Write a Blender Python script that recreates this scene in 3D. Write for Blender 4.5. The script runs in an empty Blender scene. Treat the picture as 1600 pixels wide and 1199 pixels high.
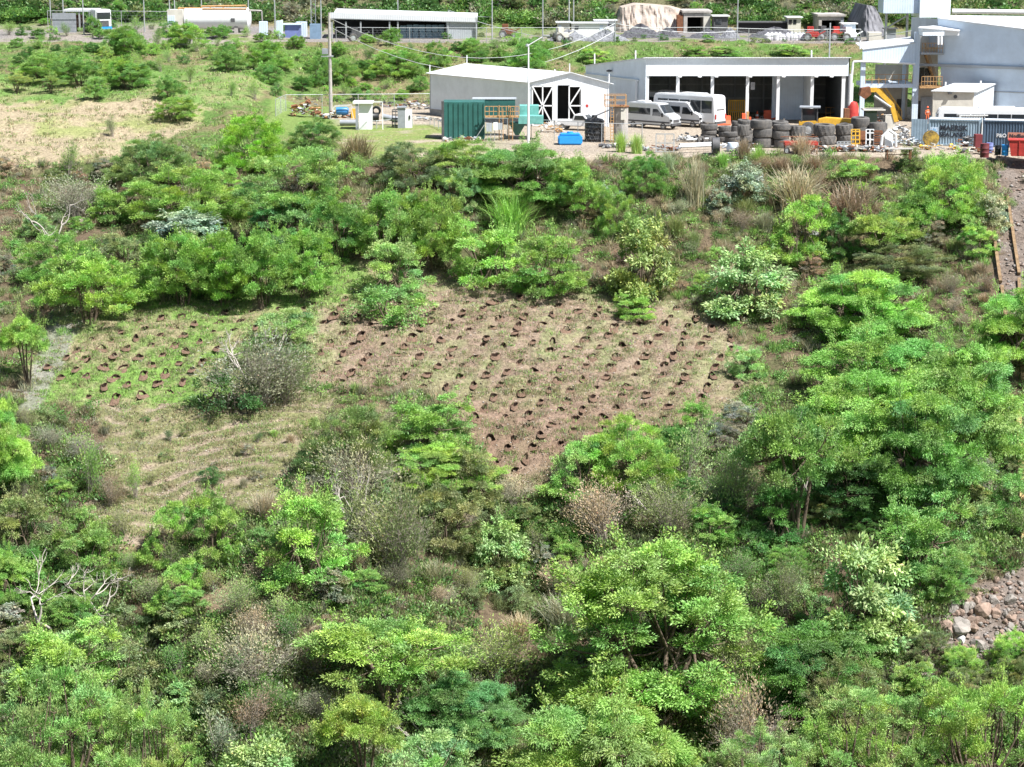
import bpy, math, random
import numpy as np
from mathutils import Vector, Matrix

# ------------------------------------------------------------------ camera
SC = bpy.context.scene
CAMZ, PITCH, FPX = 21.0, math.radians(12.0), 3332.0
cam_d = bpy.data.cameras.new("camera")
cam = bpy.data.objects.new("camera", cam_d)
SC.collection.objects.link(cam)
cam.location = (0, 0, CAMZ)
cam.rotation_euler = (math.pi / 2 - PITCH, 0, 0)
cam_d.sensor_width = 36.0
cam_d.lens = 36.0 * FPX / 1600.0
cam_d.clip_start = 1.0
cam_d.clip_end = 3000.0
SC.camera = cam
# ------------------------------------------------------------------ light
SUN_EL, SUN_AZ = math.radians(57), math.atan2(-0.60, 0.80)      # azimuth measured from +x
sun_v = Vector((math.cos(SUN_EL) * math.cos(SUN_AZ), math.cos(SUN_EL) * math.sin(SUN_AZ), math.sin(SUN_EL)))
w = bpy.data.worlds.new("World"); SC.world = w; w.use_nodes = True
nt = w.node_tree
sky = nt.nodes.new("ShaderNodeTexSky"); sky.sky_type = 'NISHITA'; sky.sun_disc = False
sky.sun_elevation = SUN_EL
sky.sun_rotation = math.pi / 2 - SUN_AZ
sky.air_density = 1.2; sky.dust_density = 1.5
nt.links.new(sky.outputs[0], nt.nodes['Background'].inputs[0])
nt.nodes['Background'].inputs[1].default_value = 0.055
sd = bpy.data.lights.new("sun", 'SUN'); sd.energy = 5.0; sd.angle = math.radians(0.6); sd.color = (1.0, 0.98, 0.95)
so = bpy.data.objects.new("sun", sd); SC.collection.objects.link(so)
so.rotation_euler = sun_v.to_track_quat('Z', 'Y').to_euler()
SC.view_settings.view_transform = 'Standard'
SC.view_settings.look = 'None'
SC.view_settings.gamma = 1.0
SC.view_settings.exposure = 1.05
SC.cycles.max_bounces = 6
SC.cycles.diffuse_bounces = 3
SC.cycles.transmission_bounces = 3
SC.cycles.transparent_max_bounces = 4
SC.cycles.use_denoising = True

RNG = np.random.default_rng(7)
COL = SC.collection
# ------------------------------------------------------------------ materials
def nodemat(name):
    m = bpy.data.materials.new(name); m.use_nodes = True
    return m, m.node_tree.nodes, m.node_tree.links, m.node_tree.nodes['Principled BSDF']

def mat(name, col, rough=0.6, metal=0.0, var=0.12, scale=1.5, bump=0.0, dirt=None, spec=0.4, corr=None):
    """painted / metal / cloth surface: base colour with uneven wear; corr = (axis, pitch) corrugation bump"""
    m, N, L, b = nodemat(name)
    tc = N.new('ShaderNodeTexCoord')
    no = N.new('ShaderNodeTexNoise'); no.inputs['Scale'].default_value = scale; no.inputs['Detail'].default_value = 6
    no.inputs['Roughness'].default_value = 0.65
    L.new(tc.outputs['Object'], no.inputs['Vector'])
    cr = N.new('ShaderNodeValToRGB')
    c = np.array(col); d = np.array(dirt) if dirt is not None else c * (1 - 2.2 * var)
    cr.color_ramp.elements[0].position = 0.32; cr.color_ramp.elements[1].position = 0.62
    cr.color_ramp.elements[0].color = (*[float(max(v, 0)) for v in d], 1)
    cr.color_ramp.elements[1].color = (*[float(v) for v in c], 1)
    L.new(no.outputs['Fac'], cr.inputs['Fac'])
    L.new(cr.outputs['Color'], b.inputs['Base Color'])
    b.inputs['Roughness'].default_value = rough; b.inputs['Metallic'].default_value = metal
    b.inputs['Specular IOR Level'].default_value = spec
    hsock = None
    if corr:
        wv = N.new('ShaderNodeTexWave'); wv.wave_type = 'BANDS'; wv.bands_direction = 'X'
        wv.inputs['Scale'].default_value = 0.314 / corr[1]
        if corr[0] == 'xy':
            sx = N.new('ShaderNodeSeparateXYZ'); L.new(tc.outputs['Object'], sx.inputs[0])
            ad = N.new('ShaderNodeMath'); ad.operation = 'ADD'
            L.new(sx.outputs['X'], ad.inputs[0]); L.new(sx.outputs['Y'], ad.inputs[1])
            cx = N.new('ShaderNodeCombineXYZ'); L.new(ad.outputs[0], cx.inputs['X'])
            L.new(cx.outputs[0], wv.inputs['Vector'])
        else:
            wv.bands_direction = corr[0]
            L.new(tc.outputs['Object'], wv.inputs['Vector'])
        hsock = wv.outputs['Fac']
        bp = N.new('ShaderNodeBump'); bp.inputs['Strength'].default_value = 0.35; bp.inputs['Distance'].default_value = 0.03
        L.new(hsock, bp.inputs['Height']); L.new(bp.outputs[0], b.inputs['Normal'])
    elif bump:
        n2 = N.new('ShaderNodeTexNoise'); n2.inputs['Scale'].default_value = scale * 6; n2.inputs['Detail'].default_value = 5
        L.new(tc.outputs['Object'], n2.inputs['Vector'])
        bp = N.new('ShaderNodeBump'); bp.inputs['Strength'].default_value = bump; bp.inputs['Distance'].default_value = 0.1
        L.new(n2.outputs['Fac'], bp.inputs['Height']); L.new(bp.outputs[0], b.inputs['Normal'])
    return m

def leafmat(name, tinted):
    m, N, L, b = nodemat(name)
    at = N.new('ShaderNodeAttribute'); at.attribute_name = 'col'
    src = at.outputs['Color']
    if tinted:
        ob = N.new('ShaderNodeAttribute'); ob.attribute_type = 'OBJECT'; ob.attribute_name = 'tint'
        mx = N.new('ShaderNodeMix'); mx.data_type = 'RGBA'; mx.blend_type = 'MULTIPLY'; mx.inputs[0].default_value = 1.0
        L.new(src, mx.inputs[6]); L.new(ob.outputs['Color'], mx.inputs[7]); src = mx.outputs[2]
    L.new(src, b.inputs['Base Color'])
    b.inputs['Roughness'].default_value = 0.5; b.inputs['Specular IOR Level'].default_value = 0.35
    tr = N.new('ShaderNodeBsdfTranslucent')
    hs = N.new('ShaderNodeHueSaturation'); hs.inputs['Saturation'].default_value = 1.1; hs.inputs['Value'].default_value = 1.5
    L.new(src, hs.inputs['Color']); L.new(hs.outputs[0], tr.inputs['Color'])
    ms = N.new('ShaderNodeMixShader'); ms.inputs[0].default_value = 0.25
    L.new(b.outputs[0], ms.inputs[1]); L.new(tr.outputs[0], ms.inputs[2])
    L.new(ms.outputs[0], N['Material Output'].inputs['Surface'])
    return m
M_LEAF = leafmat('leaf_foliage', True)
M_STUFF = leafmat('mixed_growth', False)
M_BARK = mat('bark', (0.16, 0.12, 0.085), 0.9, var=0.2, scale=4)
M_PALE = mat('pale_bark', (0.52, 0.47, 0.42), 0.9, var=0.15, scale=4)
M_GREYB = mat('grey_bark', (0.38, 0.33, 0.28), 0.9, var=0.15, scale=4)

# ------------------------------------------------------------------ mesh from arrays
def np_mesh(name, V, quads, mats, col=None, midx=None, smooth=False, tris=None):
    me = bpy.data.meshes.new(name)
    V = np.asarray(V, np.float32)
    quads = np.asarray(quads, np.int32).reshape(-1, 4)
    nt_ = 0 if tris is None else len(tris)
    me.vertices.add(len(V)); me.vertices.foreach_set('co', V.ravel())
    nl = quads.size + nt_ * 3
    me.loops.add(nl)
    li = quads.ravel() if not nt_ else np.concatenate([quads.ravel(), np.asarray(tris, np.int32).ravel()])
    me.loops.foreach_set('vertex_index', li)
    nf = len(quads) + nt_
    me.polygons.add(nf)
    st = np.arange(len(quads)) * 4
    if nt_: st = np.concatenate([st, quads.size + np.arange(nt_) * 3])
    me.polygons.foreach_set('loop_start', st.astype(np.int32))
    for m in mats: me.materials.append(m)
    if midx is not None: me.polygons.foreach_set('material_index', midx.astype(np.int32))
    if smooth: me.polygons.foreach_set('use_smooth', np.ones(nf, bool))
    me.update(calc_edges=True)
    if col is not None:
        a = me.attributes.new('col', 'FLOAT_COLOR', 'FACE')
        c4 = np.ones((nf, 4), np.float32); c4[:, :3] = col
        a.data.foreach_set('color', c4.ravel())
    return me

# ------------------------------------------------------------------ value noise
def vnoise(x, y, s, seed):
    x = np.asarray(x, float) / s; y = np.asarray(y, float) / s
    xi = np.floor(x).astype(np.int64); yi = np.floor(y).astype(np.int64)
    fx = x - xi; fy = y - yi
    fx = fx * fx * (3 - 2 * fx); fy = fy * fy * (3 - 2 * fy)
    def h(a, b):
        n = (a * 374761393 + b * 668265263 + seed * 1442695041) & 0x7fffffff
        n = ((n ^ (n >> 13)) * 1274126177) & 0x7fffffff
        return ((n ^ (n >> 16)) & 0xffff) / 65535.0
    return (h(xi, yi) * (1 - fx) + h(xi + 1, yi) * fx) * (1 - fy) + (h(xi, yi + 1) * (1 - fx) + h(xi + 1, yi + 1) * fx) * fy

def smooth01(t): 
    t = np.clip(t, 0, 1); return t * t * (3 - 2 * t)

# ------------------------------------------------------------------ terrain height
PC = np.array([(-60, 21), (0, 19), (30, 2), (60, -22), (90, -44), (112, -45), (136, -34.5), (164, -19), (191, -9.6), (203.5, -0.5), (205.5, 0), (262, 0),
               (270, 1.2), (284, 5.6), (290, 6.3), (311, 6.8), (318, 9.5), (345, 23), (440, 60), (700, 120)], float)
PL = np.array([(-60, 21), (0, 19), (30, 2), (60, -22), (90, -44), (112, -45), (136, -34.5), (164, -19), (191, -9.6), (207, -5.2), (222, -1.8), (252, 1.8), (292, 6.4), (296, 7),
               (311, 7.5), (318, 10), (345, 23), (440, 60), (700, 120)], float)
PR = np.array([(-60, 21), (0, 19), (30, 2), (60, -22), (90, -44), (112, -45), (136, -34.5), (203.5, -0.5), (205.5, 0), (262, 0),
               (270, 1.2), (284, 5.6), (290, 6.3), (311, 6.8), (318, 9.5), (345, 23), (440, 60), (700, 120)], float)
def prof(P, y):
    return (np.interp(y, P[:, 0], P[:, 1]) + np.interp(y - 1.2, P[:, 0], P[:, 1]) + np.interp(y + 1.2, P[:, 0], P[:, 1])) / 3
def pad_mask(x, y):     # 1 on the flat works yard and the upper terrace
    a = smooth01((x + 27 + 0.08 * (y - 205)) / 4) * smooth01((y - 203) / 2.5) * smooth01((264 - y) / 4)
    b = smooth01((y - 287) / 4) * smooth01((314 - y) / 4)
    return np.maximum(a, b)
def height(x, y):
    x = np.asarray(x, float); y = np.asarray(y, float)
    wv = 2.0 * (vnoise(x, x * 0, 17, 3) - 0.5)
    yc = y + wv * smooth01((200 - y) / 12)
    yc = yc + 1.6 * (vnoise(x, x * 0 + 5, 5, 31) - .5) * smooth01((206 - y) / 3) * smooth01((y - 190) / 5)
    c = prof(PC, yc); l = prof(PL, yc); r = prof(PR, yc)
    bl = smooth01((-19 - x + (y - 205) * -0.10) / 9)
    br = smooth01((x - 30) / 16)
    z = c * (1 - bl) + l * bl
    z = z * (1 - br) + r * br
    pm = pad_mask(x, y)
    calm = 1 - 0.93 * pm
    # planted clearing is calmer
    cl = np.exp(-(((x + 3) / 30) ** 4 + ((y - 178) / 15) ** 4))
    amp = calm * (1 - 0.45 * cl)
    z = z + amp * (1.5 * (vnoise(x, y, 14, 11) - .5) + 0.8 * (vnoise(x, y, 5, 12) - .5) + 0.35 * (vnoise(x, y, 1.7, 13) - .5))
    z = z + calm * 0.14 * (vnoise(x, y, .8, 14) - .5)
    # gully beside the left meadow, and an eroded bank below it
    gx = -24.5 + (y - 205) * -0.05 + 1.5 * np.sin(y * 0.21)
    z = z - 2.6 * np.exp(-((x - gx) / 2.2) ** 2) * smooth01((y - 188) / 8) * smooth01((226 - y) / 14)
    z = z + 1.5 * smooth01((y - 213 + 2.4 * np.sin(x * .3) + 1.5*vnoise(x, y, 3, 15)) / 1.0) * smooth01((-30 - x) / 4) * smooth01((236 - y) / 22)
    # spur at the left, ravine in the middle and hollows lower down
    dn = smooth01((168 - y) / 14)
    z = z + 2.2 * np.exp(-((x + 17) / 9) ** 2) * dn - 3.2 * np.exp(-((x - 3 - .12 * (150 - y)) / 5.5) ** 2) * dn - 2.2 * np.exp(-((x + 27 - .3 * (150 - y)) / 4) ** 2) * smooth01((156 - y) / 8) - 2.0 * np.exp(-((x - 20) / 5) ** 2) * dn
    # little stepped terraces and cattle tracks along the slope
    tl = np.exp(-(((x + 18) / 40) ** 4 + ((y - 176) / 22) ** 4)) + .6 * smooth01((-26 - x) / 6) * smooth01((y - 214) / 5) * smooth01((260 - y) / 12)
    z = z + .17 * tl * np.sin(6.283 * (y + 3.2 * vnoise(x, y, 8, 17) + 1.5 * vnoise(x, y, 2.2, 18)) / 1.45)
    # far hill gets ridges
    z = z + smooth01((y - 318) / 20) * 7 * (vnoise(x, y, 38, 16) - .45)
    return z

XS = np.unique(np.round(np.concatenate([np.arange(-260, -62, 2.2), np.arange(-62, 62, 0.42), np.arange(62, 260, 2.2)]), 3))
YS = np.unique(np.round(np.concatenate([np.arange(-40, 112, 4.0), np.arange(112, 212, 0.38), np.arange(212, 300, 0.8), np.arange(300, 480, 3.0), np.arange(480, 700, 12.)]), 3))
GX, GY = np.meshgrid(XS, YS)
GZ = height(GX, GY)
def zat(x, y):
    x = np.asarray(x, float); y = np.asarray(y, float)
    i = np.clip(np.searchsorted(XS, x) - 1, 0, len(XS) - 2); j = np.clip(np.searchsorted(YS, y) - 1, 0, len(YS) - 2)
    fx = np.clip((x - XS[i]) / (XS[i + 1] - XS[i]), 0, 1); fy = np.clip((y - YS[j]) / (YS[j + 1] - YS[j]), 0, 1)
    return (GZ[j, i] * (1 - fx) + GZ[j, i + 1] * fx) * (1 - fy) + (GZ[j + 1, i] * (1 - fx) + GZ[j + 1, i + 1] * fx) * fy
CP, SP = math.cos(PITCH), math.sin(PITCH)
def proj(x, y, z):
    dz = z - CAMZ
    df = y * CP - dz * SP; du = y * SP + dz * CP
    return 800 + FPX * x / df, 599.5 - FPX * du / df
def ray(px, py):
    r = (np.asarray(px, float) - 800) / FPX; u = (599.5 - np.asarray(py, float)) / FPX
    dy = CP + u * SP; dz = -SP + u * CP
    return r / dy, dz / dy            # per metre of y
MARCH = np.concatenate([np.arange(100, 300, 0.6), np.arange(300, 460, 1.5)])
def ground(px, py):
    """where the sight line through a point of the photograph meets the ground"""
    px = np.atleast_1d(np.asarray(px, float)); py = np.atleast_1d(np.asarray(py, float))
    rx, rz = ray(px, py)
    X = rx[:, None] * MARCH; Z = CAMZ + rz[:, None] * MARCH
    T = zat(X, np.broadcast_to(MARCH, X.shape))
    below = Z <= T
    k = np.argmax(below, axis=1); k[~below.any(axis=1)] = len(MARCH) - 1
    k0 = np.maximum(k - 1, 0); ii = np.arange(len(px))
    a = (Z - T)[ii, k0]; b = (T - Z)[ii, k]
    f = np.clip(a / np.maximum(a + b, 1e-6), 0, 1)
    y = MARCH[k0] + (MARCH[k] - MARCH[k0]) * f
    x = rx * y
    return x, y, zat(x, y)
def at(px, py, z=0.0):
    """point on the level z seen at px,py"""
    rx, rz = ray(px, py); y = (z - CAMZ) / rz
    return Vector((float(rx * y), float(y), z))
def atY(px, py, Y):
    rx, rz = ray(px, py)
    return Vector((float(rx * Y), Y, float(CAMZ + rz * Y)))

def inpoly(px, py, poly):
    c = np.zeros(np.shape(px), bool); n = len(poly)
    for i in range(n):
        x1, y1 = poly[i]; x2, y2 = poly[(i + 1) % n]
        if y1 == y2: continue
        t = ((y1 > py) != (y2 > py)) & (px < (x2 - x1) * (py - y1) / (y2 - y1) + x1)
        c ^= t
    return c
CLEAR = [(470, 470), (560, 440), (660, 425), (760, 445), (900, 460), (1060, 470), (1150, 520), (1190, 600), (1110, 650), (1010, 690), (880, 700), (870, 750), (800, 790), (760, 740), (740, 690),
         (700, 630), (620, 600), (500, 615), (470, 560)]
GREENF = [(40, 560), (110, 520), (200, 470), (330, 470), (460, 440), (560, 400), (640, 420), (560, 470), (500, 490), (470, 580), (400, 640), (200, 640), (60, 640)]
TRACK = [(150, 630), (300, 640), (480, 600), (520, 640), (480, 720), (440, 800), (470, 830), (330, 800), (220, 870), (110, 810), (180, 770), (170, 700)]
MEADOW = [(-400, 160), (0, 150), (140, 155), (260, 150), (330, 170), (330, 185), (260, 215), (200, 240), (120, 255), (0, 262), (-400, 262)]
MEADOWG = [(-400, 120), (0, 118), (120, 120), (250, 110), (420, 100), (420, 160), (260, 160), (140, 157), (0, 160), (-400, 170)]
RUBBLE = [(1552, 238), (1900, 238), (1900, 720), (1640, 720), (1600, 560), (1572, 460), (1556, 380), (1565, 300)]
ROCKS = [(1620, 870), (1540, 915), (1480, 950), (1475, 1000), (1420, 1040), (1440, 1060), (1500, 1020), (1580, 1040), (1700, 1040), (1750, 1000), (1750, 850)]
PATHL = [(190, 850), (260, 860), (330, 900), (400, 950), (330, 960), (260, 930), (180, 890)]
SCR1 = [(880, 860), (960, 870), (1000, 900), (940, 925), (870, 900)]
def zone_masks(px, py, jit=True):
    if jit:
        j = 16.0
        px = px + j * 2 * (vnoise(px, py, 26, 41) - .5) + j * (vnoise(px, py, 7, 43) - .5)
        py = py + j * 1.2 * (vnoise(px, py, 22, 42) - .5)
    return {k: inpoly(px, py, p) for k, p in dict(clear=CLEAR, green=GREENF, track=TRACK, meadow=MEADOW, meadowg=MEADOWG, rubble=RUBBLE, rocks=ROCKS, path=PATHL, scr=SCR1).items()}

# planting pits of the clearing, staggered rows
pit_pts = []
_r = random.Random(5)
row = 0; py = 462.0
while py < 735:
    step = 37 + (py - 450) * 0.03
    px = 60 + (row % 2) * step / 2
    while px < 1200:
        qx = px + _r.uniform(-6, 6); qy = py + _r.uniform(-2.2, 2.2) - (qx - 800) * 0.018 + 7 * math.sin(qx * .011) + (22 if qx < 480 else 0)
        a = np.array([qx]); b = np.array([qy])
        ok = inpoly(a, b, [(490, 470), (690, 432), (930, 470), (1060, 480), (1140, 520), (1165, 600), (1110, 645), (1000, 680), (880, 690), (850, 730), (780, 745), (755, 690), (700, 620), (620, 595), (520, 605), (490, 560)])[0] \
            or inpoly(a, b, [(60, 580), (130, 520), (240, 488), (330, 480), (460, 455), (540, 420), (600, 425), (520, 480), (480, 500), (440, 500), (330, 560), (290, 625), (160, 630)])[0]
        if ok: pit_pts.append((qx, qy))
        px += step
    py += 13.5 + (py - 450) * 0.018; row += 1
_pp = np.array(pit_pts)
PX_, PY_, PZ_ = ground(_pp[:, 0], _pp[:, 1])
# sink the ground under every pit
for x, y in zip(PX_, PY_):
    i0, i1 = np.searchsorted(XS, (x - 1.2, x + 1.2)); j0, j1 = np.searchsorted(YS, (y - 1.2, y + 1.2))
    d = np.hypot(GX[j0:j1, i0:i1] - x, GY[j0:j1, i0:i1] - y)
    GZ[j0:j1, i0:i1] -= 0.8 * np.clip(1.5 - d / 0.33, 0, 1)

# ground colour per vertex (the soils and short growth themselves)
ppx, ppy = proj(GX, np.maximum(GY, 40), GZ)
zm = zone_masks(ppx, ppy)
stripe = smooth01((np.sin(6.283 * (GY + 3.2 * vnoise(GX, GY, 8, 17) + 1.5 * vnoise(GX, GY, 2.2, 18)) / 1.45 + 3.6) + .3) * 1.6)
def C3(*c): return np.array(c, float)
n1 = vnoise(GX, GY, 6, 21); n2 = vnoise(GX, GY, 1.6, 22); n3 = vnoise(GX, GY, .7, 23)
def mixc(a, b, t): return a * (1 - t[..., None]) + b * t[..., None]
base = mixc(C3(.13, .098, .065), C3(.075, .10, .035), smooth01((n1 * .6 + n2 * .4 - .35) * 3))
upper = mixc(C3(.19, .16, .09), C3(.10, .17, .045), smooth01((n1 * .5 + n2 * .5 - .3) * 3))
upm = smooth01((GY - 222) / 10)
base = mixc(base, upper, upm)
def put(mask, c):
    global base
    base = np.where(mask[..., None], c, base)
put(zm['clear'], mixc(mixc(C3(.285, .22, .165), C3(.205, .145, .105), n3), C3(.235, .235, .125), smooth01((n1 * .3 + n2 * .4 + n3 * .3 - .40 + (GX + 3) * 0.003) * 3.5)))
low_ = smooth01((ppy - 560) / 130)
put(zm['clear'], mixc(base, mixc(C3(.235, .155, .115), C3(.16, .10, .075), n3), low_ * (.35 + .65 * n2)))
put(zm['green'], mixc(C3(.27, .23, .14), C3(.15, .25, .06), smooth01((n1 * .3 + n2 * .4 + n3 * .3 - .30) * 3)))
put(zm['track'], mixc(mixc(C3(.21, .20, .10), C3(.17, .18, .08), n3), C3(.30, .24, .18), np.clip(stripe * smooth01((n1 * .4 + n2 * .35 + n3 * .5 - .42) * 3.2), 0, 1)))
put(inpoly(ppx, ppy, [(85, 485), (128, 500), (104, 560), (80, 600), (60, 640), (34, 650), (30, 610), (60, 560)]), mixc(C3(.24, .23, .2), C3(.19, .21, .14), n2))
put(zm['path'] | zm['scr'], mixc(C3(.30, .22, .15), C3(.2, .17, .09), n2))
put(zm['meadow'], mixc(C3(.34, .28, .19), C3(.25, .27, .11), smooth01((n1 * .6 + n2 * .4 - .45) * 3)))
put(zm['meadowg'], mixc(C3(.23, .24, .11), C3(.13, .22, .06), smooth01((n1 * .6 + n2 * .4 - .3) * 3)))
put(zm['rubble'] | zm['rocks'], mixc(C3(.15, .115, .09), C3(.21, .18, .16), n3))
pm = pad_mask(GX, GY)
yard = mixc(C3(.40, .335, .26), C3(.30, .26, .215), n1 * .6 + n2 * .4)
gy_ = smooth01((n1 * .55 + n2 * .45 - .30 + np.maximum(0, (-8 - GX) * .02)) * 5) * smooth01((1 - GX) / 7) * smooth01((236 - GY + 5 * n1) / 6)
yard = mixc(yard, mixc(C3(.16, .25, .06), C3(.27, .26, .12), n3), gy_)
yard = mixc(yard, C3(.17, .24, .07), smooth01((-18.5 - GX + 4 * (n1 - .5)) / 3))
terr = mixc(mixc(C3(.20, .19, .19), C3(.30, .255, .21), n1), C3(.15, .19, .07), smooth01((n2 * .5 + n1 * .5 - .5) * 6))
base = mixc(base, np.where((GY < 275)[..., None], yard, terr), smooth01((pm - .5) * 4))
far = GY > 315
base = np.where(far[..., None], mixc(C3(.09, .10, .045), C3(.16, .14, .09), n1), base)

nx, ny = len(XS), len(YS)
idx = np.arange(nx * ny).reshape(ny, nx)
q = np.stack([idx[:-1, :-1], idx[:-1, 1:], idx[1:, 1:], idx[1:, :-1]], -1).reshape(-1, 4)
gm, N, L, b = nodemat('earth')
at_ = N.new('ShaderNodeAttribute'); at_.attribute_name = 'gcol'
tc = N.new('ShaderNodeTexCoord')
no = N.new('ShaderNodeTexNoise'); no.inputs['Scale'].default_value = 3.2; no.inputs['Detail'].default_value = 8; no.inputs['Roughness'].default_value = .72
L.new(tc.outputs['Object'], no.inputs['Vector'])
mr = N.new('ShaderNodeMapRange'); mr.inputs[1].default_value = .3; mr.inputs[2].default_value = .7; mr.inputs[3].default_value = .45; mr.inputs[4].default_value = 1.5
L.new(no.outputs['Fac'], mr.inputs[0])
vm = N.new('ShaderNodeVectorMath'); vm.operation = 'SCALE'
L.new(at_.outputs['Color'], vm.inputs[0]); L.new(mr.outputs[0], vm.inputs['Scale'])
L.new(vm.outputs[0], b.inputs['Base Color']); b.inputs['Roughness'].default_value = .95; b.inputs['Specular IOR Level'].default_value = .1
bp = N.new('ShaderNodeBump'); bp.inputs['Strength'].default_value = 1.0; bp.inputs['Distance'].default_value = .22
L.new(no.outputs['Fac'], bp.inputs['Height']); L.new(bp.outputs[0], b.inputs['Normal'])
me = np_mesh('hillside', np.stack([GX, GY, GZ], -1).reshape(-1, 3), q, [gm], smooth=True)
a = me.attributes.new('gcol', 'FLOAT_COLOR', 'POINT')
c4 = np.ones((nx * ny, 4), np.float32); c4[:, :3] = base.reshape(-1, 3); a.data.foreach_set('color', c4.ravel())
hill = bpy.data.objects.new('hillside', me); COL.objects.link(hill); hill['kind'] = 'structure'; hill['label'] = 'earth hillside with works yard terrace, planted clearing and scrub slope'

# ------------------------------------------------------------------ object helpers
def tag(o, label, cat, group=None, kind=None):
    if label: o['label'] = label
    if cat: o['category'] = cat
    if group: o['group'] = group
    if kind: o['kind'] = kind
    return o
def thing(name, label, cat, loc=(0, 0, 0), rz=0.0, group=None):
    o = bpy.data.objects.new(name, None); COL.objects.link(o)
    o.empty_display_size = .2
    o.location = loc; o.rotation_euler = (0, 0, rz)
    return tag(o, label, cat, group)
def link(name, me, parent=None, loc=None):
    o = bpy.data.objects.new(name, me); COL.objects.link(o)
    if parent is not None: o.parent = parent
    if loc is not None: o.location = loc
    return o
def stuff(name, me, label, cat):
    o = link(name, me); return tag(o, label, cat, kind='stuff')
# ================================================================== plants
def unit(v):
    return v / np.maximum(np.linalg.norm(v, axis=-1, keepdims=True), 1e-9)
def leaves(P, D, Lh, Wd, rng, updir=0.6):
    """one kite-shaped leaf per point P along D"""
    n = len(P)
    D = unit(D)
    up = unit(np.stack([rng.normal(0, .5, n), rng.normal(0, .5, n), np.full(n, updir)], -1))
    S = unit(np.cross(D, up)); 
    Lh = (Lh * rng.uniform(.7, 1.3, n))[:, None]; Wd = (Wd * rng.uniform(.7, 1.3, n))[:, None]
    sag = np.cross(S, D) * Lh * .12
    V = np.stack([P, P + D * Lh * .45 + S * Wd * .5 + sag, P + D * Lh, P + D * Lh * .45 - S * Wd * .5 + sag], 1).reshape(-1, 3)
    return V, np.arange(n * 4).reshape(-1, 4)
class Tubes:
    def __init__(s): s.V = []; s.F = []; s.n = 0
    def add(s, pts, r0, r1, k=5):
        pts = np.asarray(pts, float); m = len(pts)
        t = np.gradient(pts, axis=0); t = unit(t)
        ref = np.array([0.31, 0.17, .93]); 
        if abs(t[0] @ ref) > .95: ref = np.array([1., 0, 0])
        a = unit(np.cross(t, ref)); b_ = np.cross(t, a)
        rr = np.linspace(r0, r1, m)[:, None, None]
        an = np.linspace(0, 2 * np.pi, k, endpoint=False)
        ring = pts[:, None] + rr * (np.cos(an)[None, :, None] * a[:, None] + np.sin(an)[None, :, None] * b_[:, None])
        s.V.append(ring.reshape(-1, 3))
        i = np.arange(m - 1)[:, None] * k; j = np.arange(k)[None]
        jj = (j + 1) % k
        s.F.append((np.stack([i + j, i + jj, i + k + jj, i + k + j], -1) + s.n).reshape(-1, 4)); s.n += m * k
        s.V.append(pts[-1:]); 
        s.F.append(np.array([[s.n - k + q_, s.n - k + (q_ + 1) % k, s.n, s.n] for q_ in range(0)]).reshape(-1, 4).astype(int)); s.n += 1
    def arrays(s): return np.concatenate(s.V), np.concatenate(s.F)
def bez(a, c, b, n):
    t = np.linspace(0, 1, n)[:, None]
    return a * (1 - t) ** 2 + 2 * c * t * (1 - t) + b * t * t
def leafcol(rng, n, palette, spread=.22, group=None):
    dead = (rng.random(n) < .012)[:, None]
    pal = np.array(palette); 
    k = rng.integers(0, len(pal), n) if group is None else group % len(pal)
    c = pal[k] * rng.uniform(1 - spread, 1 + spread, (n, 1))
    c = np.where(dead, c * (1.3, .85, .9), c)
    return c
WHITE = [(1, 1, 1), (.84, .96, .9), (1.05, 1.06, .92), (.74, .84, .85)]

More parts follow.
